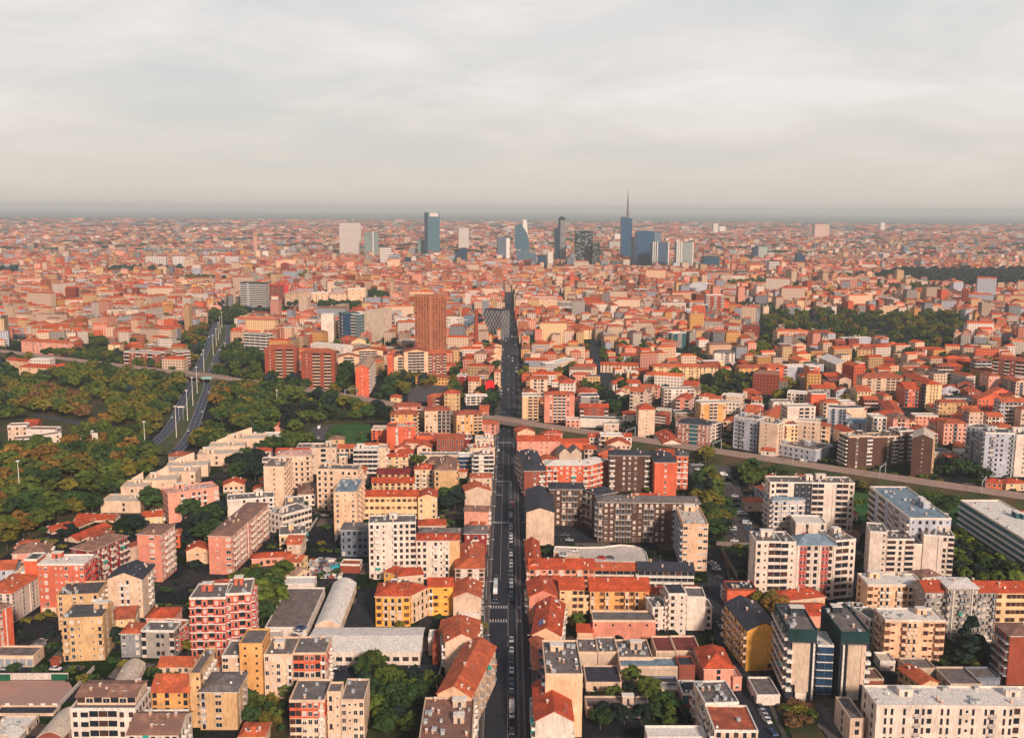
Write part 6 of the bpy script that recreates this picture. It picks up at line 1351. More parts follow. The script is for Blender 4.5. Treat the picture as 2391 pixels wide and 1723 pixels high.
# place: the 300 that show largest are things, all others one mesh
TREES.sort(key=lambda t:-t[2]/max(1,t[1]))
TREES=[t for t in TREES if abs(proj((t[0],t[1],0))[0]-SW/2)<SW*.55]
rng_t=random.Random(11)
OW='leftmost,second,third,fourth,fifth,sixth,seventh,eighth,ninth,tenth,eleventh,twelfth,thirteenth,fourteenth'.split(',')
byl={}
for t in TREES[:300]: byl.setdefault(t[6],[]).append(t)
TLAB={}
for l,ts in byl.items():
    ts.sort(key=lambda t:proj((t[0],t[1],0))[0])
    for k,t in enumerate(ts):
        TLAB[id(t)]=l if len(ts)==1 or len(ts)>14 or len(l.split())>12 else (l+', '+('leftmost' if k==0 else 'rightmost' if k==len(ts)-1 else OW[k]+' from the left'))
for i,t in enumerate(TREES[:300]):
    (x,y,h,w,kind,cn,label,group)=t; label=TLAB[id(t)]
    lod=0 if y<620 else 1
    cr,tr=tree_meshes(kind,cn,rng_t.randint(1,3),lod)
    rt=empty('bush' if kind=='bush' else 'tree',(x,y,0),label=label,cat='bush' if kind=='bush' else 'tree',group=group)
    a=rng_t.uniform(0,6.28)
    inst('crown',cr,rt,(0,0,0),a,(h*w,h*w,h)); inst('trunk',tr,rt,(0,0,0),a,(h,h,h))
def stuff_trees(name,lst,nl,leaf,label):
    by={}
    for (x,y,h,w,kind,cn) in lst: by.setdefault(cn,[]).append((x,y,h,w,kind))
    Vs=[];mi=[];mats=[]
    for cn,l in by.items():
        base=[crown_pts(k,nl,s,leaf) for k in('round','poplar','cone','bush') for s in(1,2)]
        ki={'round':0,'poplar':1,'cone':2,'bush':3}
        for (x,y,h,w,kind) in l:
            q=base[ki[kind]*2+rng_t.randint(0,1)]; a=rng_t.uniform(0,6.28); c,s=math.cos(a),math.sin(a)
            v=np.empty_like(q); v[...,0]=(q[...,0]*c-q[...,1]*s)*h*w+x; v[...,1]=(q[...,0]*s+q[...,1]*c)*h*w+y; v[...,2]=q[...,2]*h; Vs.append(v); mi.append(np.full(len(v),len(mats),np.int32))
        mats.append(leafm(cn))
    V=np.concatenate(Vs); me=quads_mesh(name,V,mats[0])
    for m_ in mats[1:]: me.materials.append(m_)
    me.polygons.foreach_set('material_index',np.concatenate(mi)); me.update()
    o=bpy.data.objects.new(name,me); col.objects.link(o); tag(o,label=label,cat='trees',kind='stuff')
stuff_trees('trees',[t[:6] for t in TREES[300:]],420,.07,'mass of further trees in the park and between the far blocks')
# ------------------------------------------------------------------ skyline towers (placed from base row estimated by distance)
M_band=mat('spandrel_pale',(.55,.55,.52),noise=.05,kind='plain')
def tower(T,A,Bp,base,d,label,wallm,F=None,floors=20,fm=None,extra=None,name='tower',gap=.45,side=True,vert=False):
    """shaft with floor bands; base is the ground row (photo px of the tile)"""
    a,b_=px(T,A),px(T,Bp); h=height_of(a,px(T,(0,base))[1]); a3,b3=gp_h(a,h,T,base),gp_h(b_,h,T,base)
    O=Vector((a3.x,a3.y)); E=Vector((b3.x-a3.x,b3.y-a3.y)); W=E.length; U=E/W; V=Vector((-U.y,U.x)); c=O+U*W/2+V*d/2
    rt=empty(name,(c.x,c.y,0),label=label,cat='tower'); O=O-c
    m=MB()
    def P(u,v,z): q=O+U*u+V*v; return (q.x,q.y,z)
    def bx(u0,u1,v0,v1,z0,z1,mt,mb=None): (mb or m).hexa([P(u0,v0,z0),P(u1,v0,z0),P(u1,v1,z0),P(u0,v1,z0)],[P(u0,v0,z1),P(u1,v0,z1),P(u1,v1,z1),P(u0,v1,z1)],mt)
    bx(0,W,0,d,-.5,h,wallm); m.build('shaft',rt)
    if fm:
        k=MB(); fh=h/floors
        if vert:
            for i in range(floors): u=W*i/floors; bx(u,u+W/floors*gap,-.5,0,0,h-2,fm,k)
        else:
            for i in range(floors): bx(-.3,W+.3,-.45,d+.3,i*fh+fh*(1-gap),i*fh+fh,fm,k)
        k.build('floor_bands',rt)
    occ_poly([Vector((c.x,c.y))+O-U*6-V*6,Vector((c.x,c.y))+O+U*(W+6)-V*6,Vector((c.x,c.y))+O+U*(W+6)+V*(d+6),Vector((c.x,c.y))+O-U*6+V*(d+6)])
    if extra: extra(rt,P,bx,W,h,d)
    return rt
def gp_h(p,h,T,base):
    g=gp((p[0],px(T,(0,base))[1])); d=math.hypot(g.x,g.y); r=ray(p); t=d/math.hypot(r.x,r.y); return Vector((r.x*t,r.y*t,h))
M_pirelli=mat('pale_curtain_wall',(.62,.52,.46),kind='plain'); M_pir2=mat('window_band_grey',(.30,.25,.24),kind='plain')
tg=mat('teal_curtain',(.012,.075,.125),rough=.3,spec=.5,noise=.2,scale=.05); bg_=mat('blue_curtain',(.015,.065,.14),rough=.3,spec=.5,noise=.25,scale=.05); dk=mat('dark_tower',(.008,.030,.055),rough=.5,noise=.2,scale=.1)
def x_cap(mt,hh,u0=0,u1=1,nm='crown'):
    def f(rt,P,bx,W,h,d):
        k=MB(); bx(W*u0,W*u1,d*.15,d*.85,h,h+hh,mt,k); k.build(nm,rt)
    return f
def x_line(u,w,mt=None,nm='light_fin'):
    def f(rt,P,bx,W,h,d):
        k=MB(); bx(W*u-w/2,W*u+w/2,-1.2,-.5,0,h+2,mt or M_white,k); k.build(nm,rt)
    return f
tower(13,(725,305),(915,305),608,18,'tall pale slab tower with tapering sides, leftmost of the skyline',M_pirelli,floors=31,fm=M_pir2,gap=.35,extra=x_cap(mat('pirelli_top',(.3,.25,.22),kind='plain'),2.0,.03,.97))
tower(13,(948,388),(1070,388),618,20,'greenish glass slab with a white central line',mat('green_curtain',(.16,.24,.22),rough=.35,noise=.15,scale=.05),floors=26,fm=M_pir2,gap=.3,extra=x_line(.62,3.2))
def x_reg(rt,P,bx,W,h,d):
    k=MB(); bx(W*.32,W*.92,-.8,-.46,h-14,h-1,M_pirelli,k); k.build('pale_top_screen',rt); k=MB(); bx(-.6,W*.2,-.9,0,0,h+.5,dk,k); k.build('dark_left_strip',rt)  # pale screen at the top; strip in darker colour along the left edge
tower(13,(1480,215),(1612,215),606,26,'tallest teal glass tower left of the avenue with pale top screen',tg,floors=38,fm=mat('teal_band',(.14,.24,.27),kind='plain'),gap=.4,extra=x_reg)
tower(13,(1420,455),(1482,455),600,20,'low pale teal block hugging the tallest teal tower',mat('green_curtain2',(.12,.26,.25),noise=.1,scale=.1),floors=14,fm=M_pir2,gap=.3)
tower(13,(1780,348),(1870,348),560,20,'slim beige tower right of the tallest teal tower',M_pirelli,floors=24,fm=M_pir2,gap=.25)
tower(13,(1745,560),(1800,560),690,16,'low part of the dark blue office pair before the beige tower',dk,floors=12,fm=bg_,gap=.4)
tower(13,(1800,525),(1856,525),705,16,'taller part of the dark blue office pair before the beige tower',dk,floors=16,fm=bg_,gap=.4)
tower(13,(2125,432),(2200,432),650,22,'grey-blue slab with white flank left of the avenue axis',mat('greyblue',(.16,.19,.25),noise=.1,scale=.1),floors=22,fm=M_dark,gap=.25)
tower(13,(2201,440),(2232,440),668,20,'white flank slab on the grey-blue slab',M_white,floors=3)
# faceted tower with white top
def prism(T,pts,base,d,label,mt,name='tower',part='shaft',top2=None):
    """silhouette given by photo points (left to right over the top), real depth d"""
    q=[px(T,p) for p in pts]; by=px(T,(0,base))[1]; a=gp((q[0][0],by)); D=math.hypot(a.x,a.y)
    w=[]
    for p in q: r=ray(p); t=a.y/r.y; w.append(Vector((r.x*t,a.y,CAMH+r.z*t)))
    w=[Vector((w[0].x,a.y,-.5))]+w+[Vector((w[-1].x,a.y,-.5))]
    c=Vector((sum(p.x for p in w)/len(w),a.y+d/2,0)); rt=empty(name,c,label=label,cat='tower')
    m=MB(); F_=[(p.x-c.x,-d/2,p.z) for p in w]; K=[(p.x-c.x,d/2,p.z) for p in w]; n=len(w)
    m.face(list(reversed(F_)),mt); m.face(K,mt)
    for i in range(n): j=(i+1)%n; m.face([F_[i],F_[j],K[j],K[i]],mt)
    m.build(part,rt); xs=[p.x for p in w]; occ_poly([Vector((min(xs)-5,a.y-5)),Vector((max(xs)+5,a.y-5)),Vector((max(xs)+5,a.y+d+5)),Vector((min(xs)-5,a.y+d+5))])
    def bars(k,zs,mt2,nm='floor_bands',x0=None,x1=None):
        b_=MB()
        for z in zs:
            # clip to silhouette
            X=[]
            for i in range(n):
                p,q2=w[i],w[(i+1)%n]
                if (p.z>z)!=(q2.z>z): X.append(p.x+(q2.x-p.x)*(z-p.z)/(q2.z-p.z))
            if len(X)>=2: b_.box(min(X)-c.x-k,max(X)-c.x+k,-d/2-k,d/2+k,z,z+1.3,mt2)
        b_.build(nm,rt)
    return rt,w,c,bars
rt,w,c,bars=prism(14,((8,340),(60,310),(118,400),(140,520)),580,30,'faceted blue glass tower with a slanting white crown at the left of the axis',tg); bars(.25,range(6,120,5),mat('teal_band',(.1,.2,.25)))
prism(14,((72,402),(84,278),(112,278),(124,402)),575,10,'slanting white crown piece of the faceted tower',M_white,part='crown')
prism(14,((20,560),(20,545),(190,575),(200,600)),672,24,'low blue-grey office group under the faceted tower',mat('greyblue2',(.10,.15,.20),noise=.3,scale=.2))
rt,w,c,bars=prism(14,((358,672),(358,352),(392,352),(396,262),(424,246),(456,262),(460,600)),668,24,'slim stepped residential tower with zigzag white balconies',dk); 
def zig(rt,w,c,d,x0f,x1f,zmax,step=3.6):
    b_=MB(); xs=[p.x for p in w]; X0,X1=min(xs)-c.x,max(xs)-c.x; r=random.Random(3)
    z=4;i=0
    while z<zmax:
        s=(X1-X0); o=(i%3)*.03
        b_.box(X0+s*(x0f+o),X0+s*(x1f-o),-d/2-1.6,-d/2,z,z+1.0,M_white); z+=step; i+=1
    b_.build('balcony',rt)
zig(rt,w,c,24,.46,.98,138)
def bosco(pts,base,label,d):
    rt,w,c,bars=prism(14,pts,base,d,label,dk); xs=[p.x for p in w]; X0,X1=min(xs)-c.x,max(xs)-c.x; H=max(p.z for p in w); r=random.Random(int(H)); b_=MB()
    z=5
    while z<H-3:
        for k in range(3):
            u=r.uniform(0,.8); b_.box(X0+(X1-X0)*u-1,X0+(X1-X0)*(u+r.uniform(.12,.25)),-d/2-2.4,-d/2,z,z+.9,M_white)
        z+=3.5
    b_.build('balcony',rt)

    rs=np.random.RandomState(2); n=2400; V=np.zeros((n,4,3)); zz=rs.uniform(4,H,n); xx=rs.uniform(X0-1,X1+1,n); side=rs.rand(n)
    for i in range(n):
        px_,py_,pz_=xx[i],-d/2-rs.uniform(.2,2.6),zz[i]
        if side[i]<.3: px_=X0-1.5 if side[i]<.15 else X1+1.5; py_=rs.uniform(-d/2,d/2)
        s=rs.uniform(.7,1.6); a=rs.uniform(0,3.14); V[i]=[(px_-s*math.cos(a),py_,pz_-s*math.sin(a)),(px_+s*math.sin(a),py_+.3,pz_-s*math.cos(a)),(px_+s*math.cos(a),py_,pz_+s*math.sin(a)),(px_-s*math.sin(a),py_-.3,pz_+s*math.cos(a))]
    o=bpy.data.objects.new('hanging_trees',quads_mesh('hanging_trees',V,leafm('blue'))); col.objects.link(o); o.parent=rt
bosco(((548,690),(548,388),(600,380),(640,376),(692,384)),688,'dark plant-covered residential tower, the taller of two',26)
bosco(((693,600),(693,490),(725,478),(752,492)),698,'dark plant-covered residential tower, the shorter of two',26)
# spire tower
rt,w,c,bars=prism(14,((946,660),(946,256),(975,250),(1000,262),(1043,268),(1043,640)),640,26,'tallest blue glass tower with the long tapering spire',bg_); bars(.2,range(8,150,8),mat('blue_band',(.045,.12,.22),kind='plain'))
g0=gp(px(14,(1000,640))); r=ray(px(14,(1010,14))); zt=CAMH+r.z*g0.y/r.y; xs_=ray(px(14,(1003,250))); 
m=MB(); X=xs_.x*(g0.y+13)/xs_.y-c.x; zb_=CAMH+xs_.z*g0.y/xs_.y
for k in range(6):
    z0=zb_-4+(zt-zb_+4)*k/6; z1=zb_-4+(zt-zb_+4)*(k+1)/6; m.cone((X,0,z0),(X,0,z1),4.2*(1-k/6)+.5,4.2*(1-(k+1)/6)+.5,mat('spire_metal',(.16,.13,.13),kind='plain'),10)
m.build('spire',rt)
prism(14,((1040,690),(1040,420),(1066,440),(1066,690)),690,18,'narrow dark wing at the right foot of the spire tower',dk)
rt,w,c,bars=prism(14,((1076,676),(1076,385),(1100,376),(1190,372),(1240,388),(1240,676)),676,26,'broad blue glass tower right of the spire tower',bg_); bars(.2,range(8,130,7),mat('blue_band',(.045,.12,.22),kind='plain'))
prism(14,((1241,560),(1241,385),(1290,398),(1305,440),(1305,560)),560,20,'paler blue curved tower peeping behind the broad blue tower',mat('paleblue',(.12,.18,.24),noise=.1,scale=.1))
for A,B_,bs,mt,lb in (((1224,475),(1368,475),692,bg_,'left twin office tower with pale edge strips and blue face'),((1436,475),(1584,475),718,mat('greytw',(.36,.36,.33),noise=.15,scale=.1),'right twin office tower with pale edge strips and grey face')):
    def ex(rt,P,bx,W,h,d):
        k=MB()
        for u in(.02,.14,.28,.96): bx(W*u,W*u+W*.055,-.9,0,0,h+1.5,M_white,k)
        k.build('edge_strips',rt)
    tower(14,A,B_,bs,22,lb,mt,floors=24,fm=mat('grey_band',(.15,.18,.2),kind='plain'),gap=.3,extra=ex)
tower(14,(1345,440),(1372,440),500,14,'pale stair shaft behind the left twin office tower',M_pirelli,floors=4)
tower(14,(1550,440),(1580,440),500,14,'pale stair shaft behind the right twin office tower',M_pirelli,floors=4)
tower(14,(1675,605),(1816,605),716,30,'dark teal glass cube right of the twin office towers',tg,floors=10,fm=dk,gap=.3)
tower(14,(2118,520),(2160,520),652,20,'dark left half of the green-grey slab pair',dk,floors=10,fm=bg_,gap=.3)
tower(14,(2161,515),(2240,515),652,20,'green-grey right half of the slab pair with pale lines',mat('greengrey',(.28,.32,.28),noise=.1,scale=.1),floors=12,fm=M_white,vert=True,gap=.2)
tower(15,(265,570),(316,570),690,18,'dark blue slab near the right park, taller part',dk,floors=12,fm=bg_,gap=.3); tower(15,(317,592),(342,592),690,18,'dark blue slab near the right park, narrower part',dk,floors=10,fm=bg_,gap=.3)
tower(15,(345,650),(443,650),692,20,'low black office box beside the dark blue slab',dk,floors=4,fm=bg_,gap=.2)
tower(15,(1208,515),(1256,515),605,16,'small dark teal tower in the hazy right quarter',tg,floors=8,fm=M_white,gap=.15)
tower(14,(890,402),(942,402),470,20,'white office block just left of the spire tower',M_white,floors=5,fm=M_pirelli,gap=.2)
tower(14,(845,470),(935,470),560,24,'grey slab below the white office block',mat('greysl',(.34,.33,.30),noise=.15,scale=.1),floors=10,fm=M_pirelli,gap=.3)
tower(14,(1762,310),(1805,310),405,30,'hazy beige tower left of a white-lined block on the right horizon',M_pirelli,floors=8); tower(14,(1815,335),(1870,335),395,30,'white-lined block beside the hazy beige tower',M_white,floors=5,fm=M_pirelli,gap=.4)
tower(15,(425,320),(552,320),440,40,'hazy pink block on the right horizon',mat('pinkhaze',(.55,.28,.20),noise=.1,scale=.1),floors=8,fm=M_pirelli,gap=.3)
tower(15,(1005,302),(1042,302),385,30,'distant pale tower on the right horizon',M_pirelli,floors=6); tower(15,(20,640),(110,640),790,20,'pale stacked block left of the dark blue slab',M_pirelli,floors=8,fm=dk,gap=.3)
tower(13,(50,555),(98,555),640,16,'small white tower at the far left skyline',M_white,floors=8); tower(13,(210,540),(250,540),640,16,'pale grey slab near the small white tower',M_pirelli,floors=8,fm=M_pir2,gap=.3)
tower(12,(1705,350),(1765,350),385,40,'left of two tiny white blocks on the left horizon',M_white,floors=3); tower(12,(1780,348),(1838,348),385,40,'right of two tiny white blocks on the left horizon',M_white,floors=3)
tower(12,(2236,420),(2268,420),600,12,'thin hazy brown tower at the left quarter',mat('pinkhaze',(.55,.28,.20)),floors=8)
tower(12,(2182,605),(2240,605),705,20,'blue glass block in the left quarter',bg_,floors=8,fm=M_band,gap=.2)
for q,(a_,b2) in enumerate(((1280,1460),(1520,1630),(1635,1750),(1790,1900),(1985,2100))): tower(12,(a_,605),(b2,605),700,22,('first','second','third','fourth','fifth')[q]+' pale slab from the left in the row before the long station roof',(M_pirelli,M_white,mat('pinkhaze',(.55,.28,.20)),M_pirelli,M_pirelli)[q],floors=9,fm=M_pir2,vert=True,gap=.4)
# long sawtooth station roof
a=gp(px(12,(1240,590))); c_=gp(px(12,(2180,590))); L_=c_.x-a.x; rt=empty('station_hall',((a.x+c_.x)/2,a.y,0),label='very long grey station roof with a row of arches',cat='station')
m=MB(); m.box(-L_/2,L_/2,0,60,-.5,14,mat('greysl',(.34,.33,.30))); m.build('hall',rt); n_=22
for k in range(n_):
    m=MB(); x0=-L_/2+L_*k/n_; x1=x0+L_/n_*.92; prof=[(x0+(x1-x0)*t/6,14+9*math.sin(math.pi*t/6)) for t in range(7)]
    m.face([(x,0,z) for x,z in prof],mat('station_arch',(.10,.09,.10),kind='plain')); 
    for (xa,za),(xb,zb2) in zip(prof,prof[1:]): m.face([(xa,-1,za+.3),(xb,-1,zb2+.3),(xb,60,zb2+.3),(xa,60,za+.3)],mat('greysl',(.34,.33,.30)))
    m.build('arch',rt)
occ_poly([Vector((a.x,a.y-5)),Vector((c_.x,a.y-5)),Vector((c_.x,a.y+65)),Vector((a.x,a.y+65))])
# horizon row of low office roofs
for q,(a_,b2,y,bs,mt) in enumerate(((1560,1740,735,790,'lav'),(1745,1900,735,795,'greyb'),(1970,2080,735,800,'greyb'),(2085,2150,740,800,'lav'),(1075,1225,680,705,'cream'))):
    tower(14,(a_,y),(b2,y),bs,26,('first','second','third','fourth','fifth')[q]+' low arched office block in the row before the teal cube',wm(mt),floors=5,fm=M_dark,gap=.4)

rr_=random.Random(4)
for q,(x,y,w) in enumerate(((150,620,50),(215,590,70),(300,560,45),(470,610,60),(505,575,40),(770,640,60),(860,640,90),(1400,660,60),(1600,650,60),(1850,640,90))):
    tower(14,(x,y),(x+w,y),690,18,['first','second','third','fourth','fifth','sixth','seventh','eighth','ninth','tenth'][q]+' mid-height office block from the left among the skyline towers',[bg_,dk,M_pirelli,mat('greyblue2',(.10,.15,.20)),mat('greysl',(.34,.33,.30))][q%5],floors=9,fm=[M_pir2,bg_,M_white][q%3],gap=.3,name='office_block')
for q,(x,y,w) in enumerate(((1085,520,100),(1160,580,100),(1300,610,60),(1365,600,40),(1640,590,110),(1660,640,60))):
    tower(13,(x,y),(x+w,y),690,18,['first','second','third','fourth','fifth','sixth'][q]+' mid-height block from the left between the pale slab and the avenue axis',[M_pirelli,bg_,dk,M_white,mat('greyblue2',(.10,.15,.20))][q%5],floors=8,fm=[M_pir2,M_white,bg_][q%3],gap=.3,name='office_block')
# ------------------------------------------------------------------ the dense quarters between the landmarks
LM=[('brick tower',13,1530,1100),('factory chimney',9,1935,200),('chequered office block',9,2080,100),('striped office slab',12,2230,850),('expressway',8,1900,400),('salmon pair',8,380,370),
('dark red modern block',8,1240,460),('long peach slab',8,1600,150),('twin brick slabs',9,370,430),('white panelled slab',9,620,140),('railway towers',9,1480,980),('gravel yard',9,1500,780),
('pink nine-storey block',10,400,840),('long yellow range',10,1430,600),('white-fronted tower',10,1170,970),('curved red block',10,1600,1090),('dark teal tower',10,1460,300),('bright red block',10,1420,190),
('three pale slabs',14,200,980),('striped high-rise',14,1780,940),('large park',11,900,250),('wide hipped roof block',11,1030,690),('slotted cream tower',11,1480,750),('long slate-roofed range',11,1890,885),
('dark brown slabs',11,930,1270),('lavender tower block',11,2060,1200),('dark red edge block',11,2150,540),('blue-grey slab',11,620,960),('green-netted building',14,1200,900),('peach terrace',13,640,930),
('arched white villa',11,1450,440),('side road bend',10,780,620),('white modernist block',2,1450,300),('school',5,350,760),('nine-storey block',5,1190,840),('orange villa',8,300,600),('long peach range',14,880,905),('works yard',2,1080,800),('conifer',3,1780,700),('white complex',7,400,1000)]
LM=[(n,*px(T,(x,y))) for n,T,x,y in LM]
NW={1:'one',2:'two',3:'three',4:'four',5:'five',6:'six',7:'seven',8:'eight',9:'nine'}
WN=dict(cream='cream',white='white',pwhite='white',peach='peach',pyellow='pale yellow',salmon='salmon',ochre='ochre',beige='beige',orange='orange-red',lav='grey-lilac',pred='coral',brick='brick-red',greyb='grey-brown',tan='tan')
RN=dict(terra='red',terra2='orange',rust='rust-red',brownr='brown',gravel='grey',whiter='white',slate='dark slate',creamr='cream',pinkr='pinkish',greyr='dark grey')
SN=dict(hip='hipped',gu='gabled',gv='gabled',flat='flat')
used={}
def autolabel(wall,n,roof,rc,s):
    nm,dx,dy=min(((l,s[0]-x,s[1]-y) for l,x,y in LM),key=lambda t:t[1]**2+(t[2]*2.2)**2)
    side=('left of' if dx<0 else 'right of') if abs(dx)>abs(dy)*1.3 else ('behind' if dy<0 else 'in front of')
    sz=''
    L=f"{WN[wall]} {NW[n]}-storey house with {RN[rc]} {SN[roof]} roof {side} the {nm}"
    k=used.get(L,0); used[L]=k+1
    if k: L=L.replace(' with ',', ').replace('-storey house','-storey'); L=['','second','third','fourth','fifth','sixth','seventh','eighth','ninth','tenth','eleventh','twelfth','thirteenth'][min(k,12)]+' '+L+', counting outwards'
    return L
rngf=random.Random(21)
def lotgrid(y0,y1,step):
    """jittered lots, nearest first"""
    out=[]; y=y0
    while y<y1:
        hw=y*.545+20; x=-hw
        while x<hw:
            out.append((x+rngf.uniform(-.18,.18)*step,y+rngf.uniform(-.15,.15)*step)); x+=step*rngf.uniform(.95,1.15)
        y+=step*.72
    return out
def street(x,y):
    t=zone_angle(x,y); a=x*math.cos(t)+y*math.sin(t); b_=-x*math.sin(t)+y*math.cos(t)
    return abs(x)>40 and ((a%88)<13 or (b_%104)<13)
def zone_angle(x,y):
    if abs(x)<110: return 0
    return .35*math.sin(math.floor(x/260)*1.7+math.floor(y/330)*2.3)
def style(rng,y):
    wall=rng.choice(['cream']*4+['peach']*3+['pyellow','salmon','salmon']+['pwhite']*3+['beige','beige','ochre','orange','lav','pred','brick','brick','greyb','tan','tan'])
    r=rng.random()
    if r<.80: roof=rng.choice(['hip','hip','gu','gv']); rc=rng.choice(['terra']*5+['terra2']*5+['rust']*2+['brownr'])
    else: roof='flat'; rc=rng.choice(['gravel','whiter','creamr','gravel'])
    return wall,roof,rc
def fstyle(rng):
    wall=rng.choice(['cream','cream','white','pwhite','peach','peach','salmon','salmon','tan','tan','beige','ochre','lav','greyb','pred','brick','grey','orange','brickt'])
    if rng.random()<.76: return wall,rng.choice(['hip','hip','gu']),rng.choice(['terra','terra','terra2','terra2','rust','rust','rust','brownr'])
    return wall,'flat',rng.choice(['gravel','whiter','creamr','tanr','slate','greyr'])
NF=0; LOTS=[]
for x,y in lotgrid(330,1260,19):
    rng=rngf; th=zone_angle(x,y)+(rng.choice([0,0,math.pi/2])); W=rng.uniform(11,27); D=rng.uniform(9.5,13.5); 
    U=Vector((math.cos(th),math.sin(th))); 
    if U.y<-.2: U=-U
    V=Vector((-U.y,U.x)); 
    if y>720 and street(x,y): continue
    ok=False
    for sc in(1,.72,.5):
        w,d=W*sc,D*max(sc,.75); O=Vector((x,y))-U*w/2-V*d/2
        if w>7 and occ_free(O-U*.8-V*.8,U,V,w+1.6,d+1.6): ok=True; break
    if not ok: continue
    n=rng.choice([2,3,3,4,4,4,5,6]) if sc==1 else rng.choice([1,2,2,3])
    if y<700: n=min(n,2)
    if y<680 and rng.random()<.62: continue
    s=proj((x,y,0))
    if not(-60<s[0]<SW+60 and s[1]<SH+60): continue
    occ_poly([O-U*1.2-V*1.2,O+U*(w+1.2)-V*1.2,O+U*(w+1.2)+V*(d+1.2),O-U*1.2+V*(d+1.2)])
    LOTS.append((O,U,V,w,d,n,s))
LOTS.sort(key=lambda l:l[6][1],reverse=True)
CARPET=[]
NIND=230
for i,(O,U,V,w,d,n,s) in enumerate(LOTS):
    wall,roof,rc=style(rngf,O.y); h=n*3.15+.8
    if i>=NIND: CARPET.append((O,U,V,w,d,h,wall,roof,rc)); continue
    ctr=O+U*w/2+V*d/2
    rt=empty('house' if n<4 else 'apartment_building',(ctr.x,ctr.y,0),label=autolabel(wall,n,roof,rc,s),cat='house' if n<4 else 'building')
    near=ctr.length<650
    B=Bld(rt,near,random.Random(i*13)); rect_body(B,O-B.o,U,V,w,d,h,n,roof,wall,rc,ws=rngf.choice(['dark','brn','mix','wht','drk']),bs=rngf.choice(['white','rail','cream','pwhite']))
    if not near:
        c=MB()
        for _ in range(1):
            u,v=rngf.uniform(1,w-1),rngf.uniform(1,d-1); q=O+U*u+V*v-B.o; c.box(q.x-.4,q.x+.4,q.y-.4,q.y+.4,h-.5,h+1.9,M_brickchim)
        c.build('chimney',rt)
    B.wall.build('wall',rt); B.flush()
# farther quarters: one continuous town fabric
for x,y in lotgrid(1262,2300,16.5)+lotgrid(2300,3400,20):
    rng=rngf; th=zone_angle(x,y)+rng.choice([0,0,1.57]); W=rng.uniform(9,21) if rng.random()<.87 else rng.uniform(26,46); D=rng.uniform(9,14);
    if street(x,y): continue
    U=Vector((math.cos(th),math.sin(th))); V=Vector((-U.y,U.x)); O=Vector((x,y))-U*W/2-V*D/2
    if not occ_free(O,U,V,W,D): 
        W*=.5; O=Vector((x,y))-U*W/2-V*D/2
        if not occ_free(O,U,V,W,D): continue
    wall,roof,rc=fstyle(rng); n=rng.choice([2,3,4,4,5,5,6,7]) if y<2500 else rng.choice([3,4,4,5])
    if W>32: wall=rng.choice(['cream','peach','white','pyellow','beige','lav','pwhite'])
    if W>32 and y<2100: n+=rng.choice([0,1,3])
    if rng.random()<.06: n+=rng.randint(2,6)
    CARPET.append((O,U,V,W,D,n*3.15,wall,roof,rc))
    if y<2500 and rng.random()<.7:
        for _ in range(rng.randint(1,2)):
            q=O+U*rng.uniform(1,W-3)+V*rng.uniform(1,D-4); CARPET.append((q,U,V,rng.uniform(1.2,3),rng.uniform(1.2,2.6),n*3.15+rng.uniform(2.2,3.4),rng.choice(['pwhite','white','cream']),'flat',rng.choice(['whiter','creamr','gravel'])))
rows=[]
def carp(y0,y1,step,sz):
    y=y0
    while y<y1:
        hw=y*.53+50; n=int(2*hw/step)
        for k in range(n):
            if rngf.random()<(.2 if y<8200 else .3): continue
            x=-hw+2*hw*(k+rngf.random()*.7)/n; W=rngf.uniform(.5,1.1)*sz; D=rngf.uniform(.35,.6)*sz; th=zone_angle(x,y)*2; U=Vector((math.cos(th),math.sin(th))); V=Vector((-U.y,U.x))
            wall,roof,rc=fstyle(rngf)
            if rngf.random()<.3: wall=rngf.choice(['bgrey','lav','greyb','brown','white','white'])
            if rngf.random()<.35: roof,rc='flat',rngf.choice(['gravel','whiter','creamr','greyr'])
            h=rngf.uniform(8,15)*(1.0 if rngf.random()<.94 else 2.0)
            CARPET.append((Vector((x,y)),U,V,W,D,h,wall,roof,rc))
        y+=step*.9
carp(3400,5200,25,24); carp(5200,8200,42,38); carp(8200,13000,170,95)
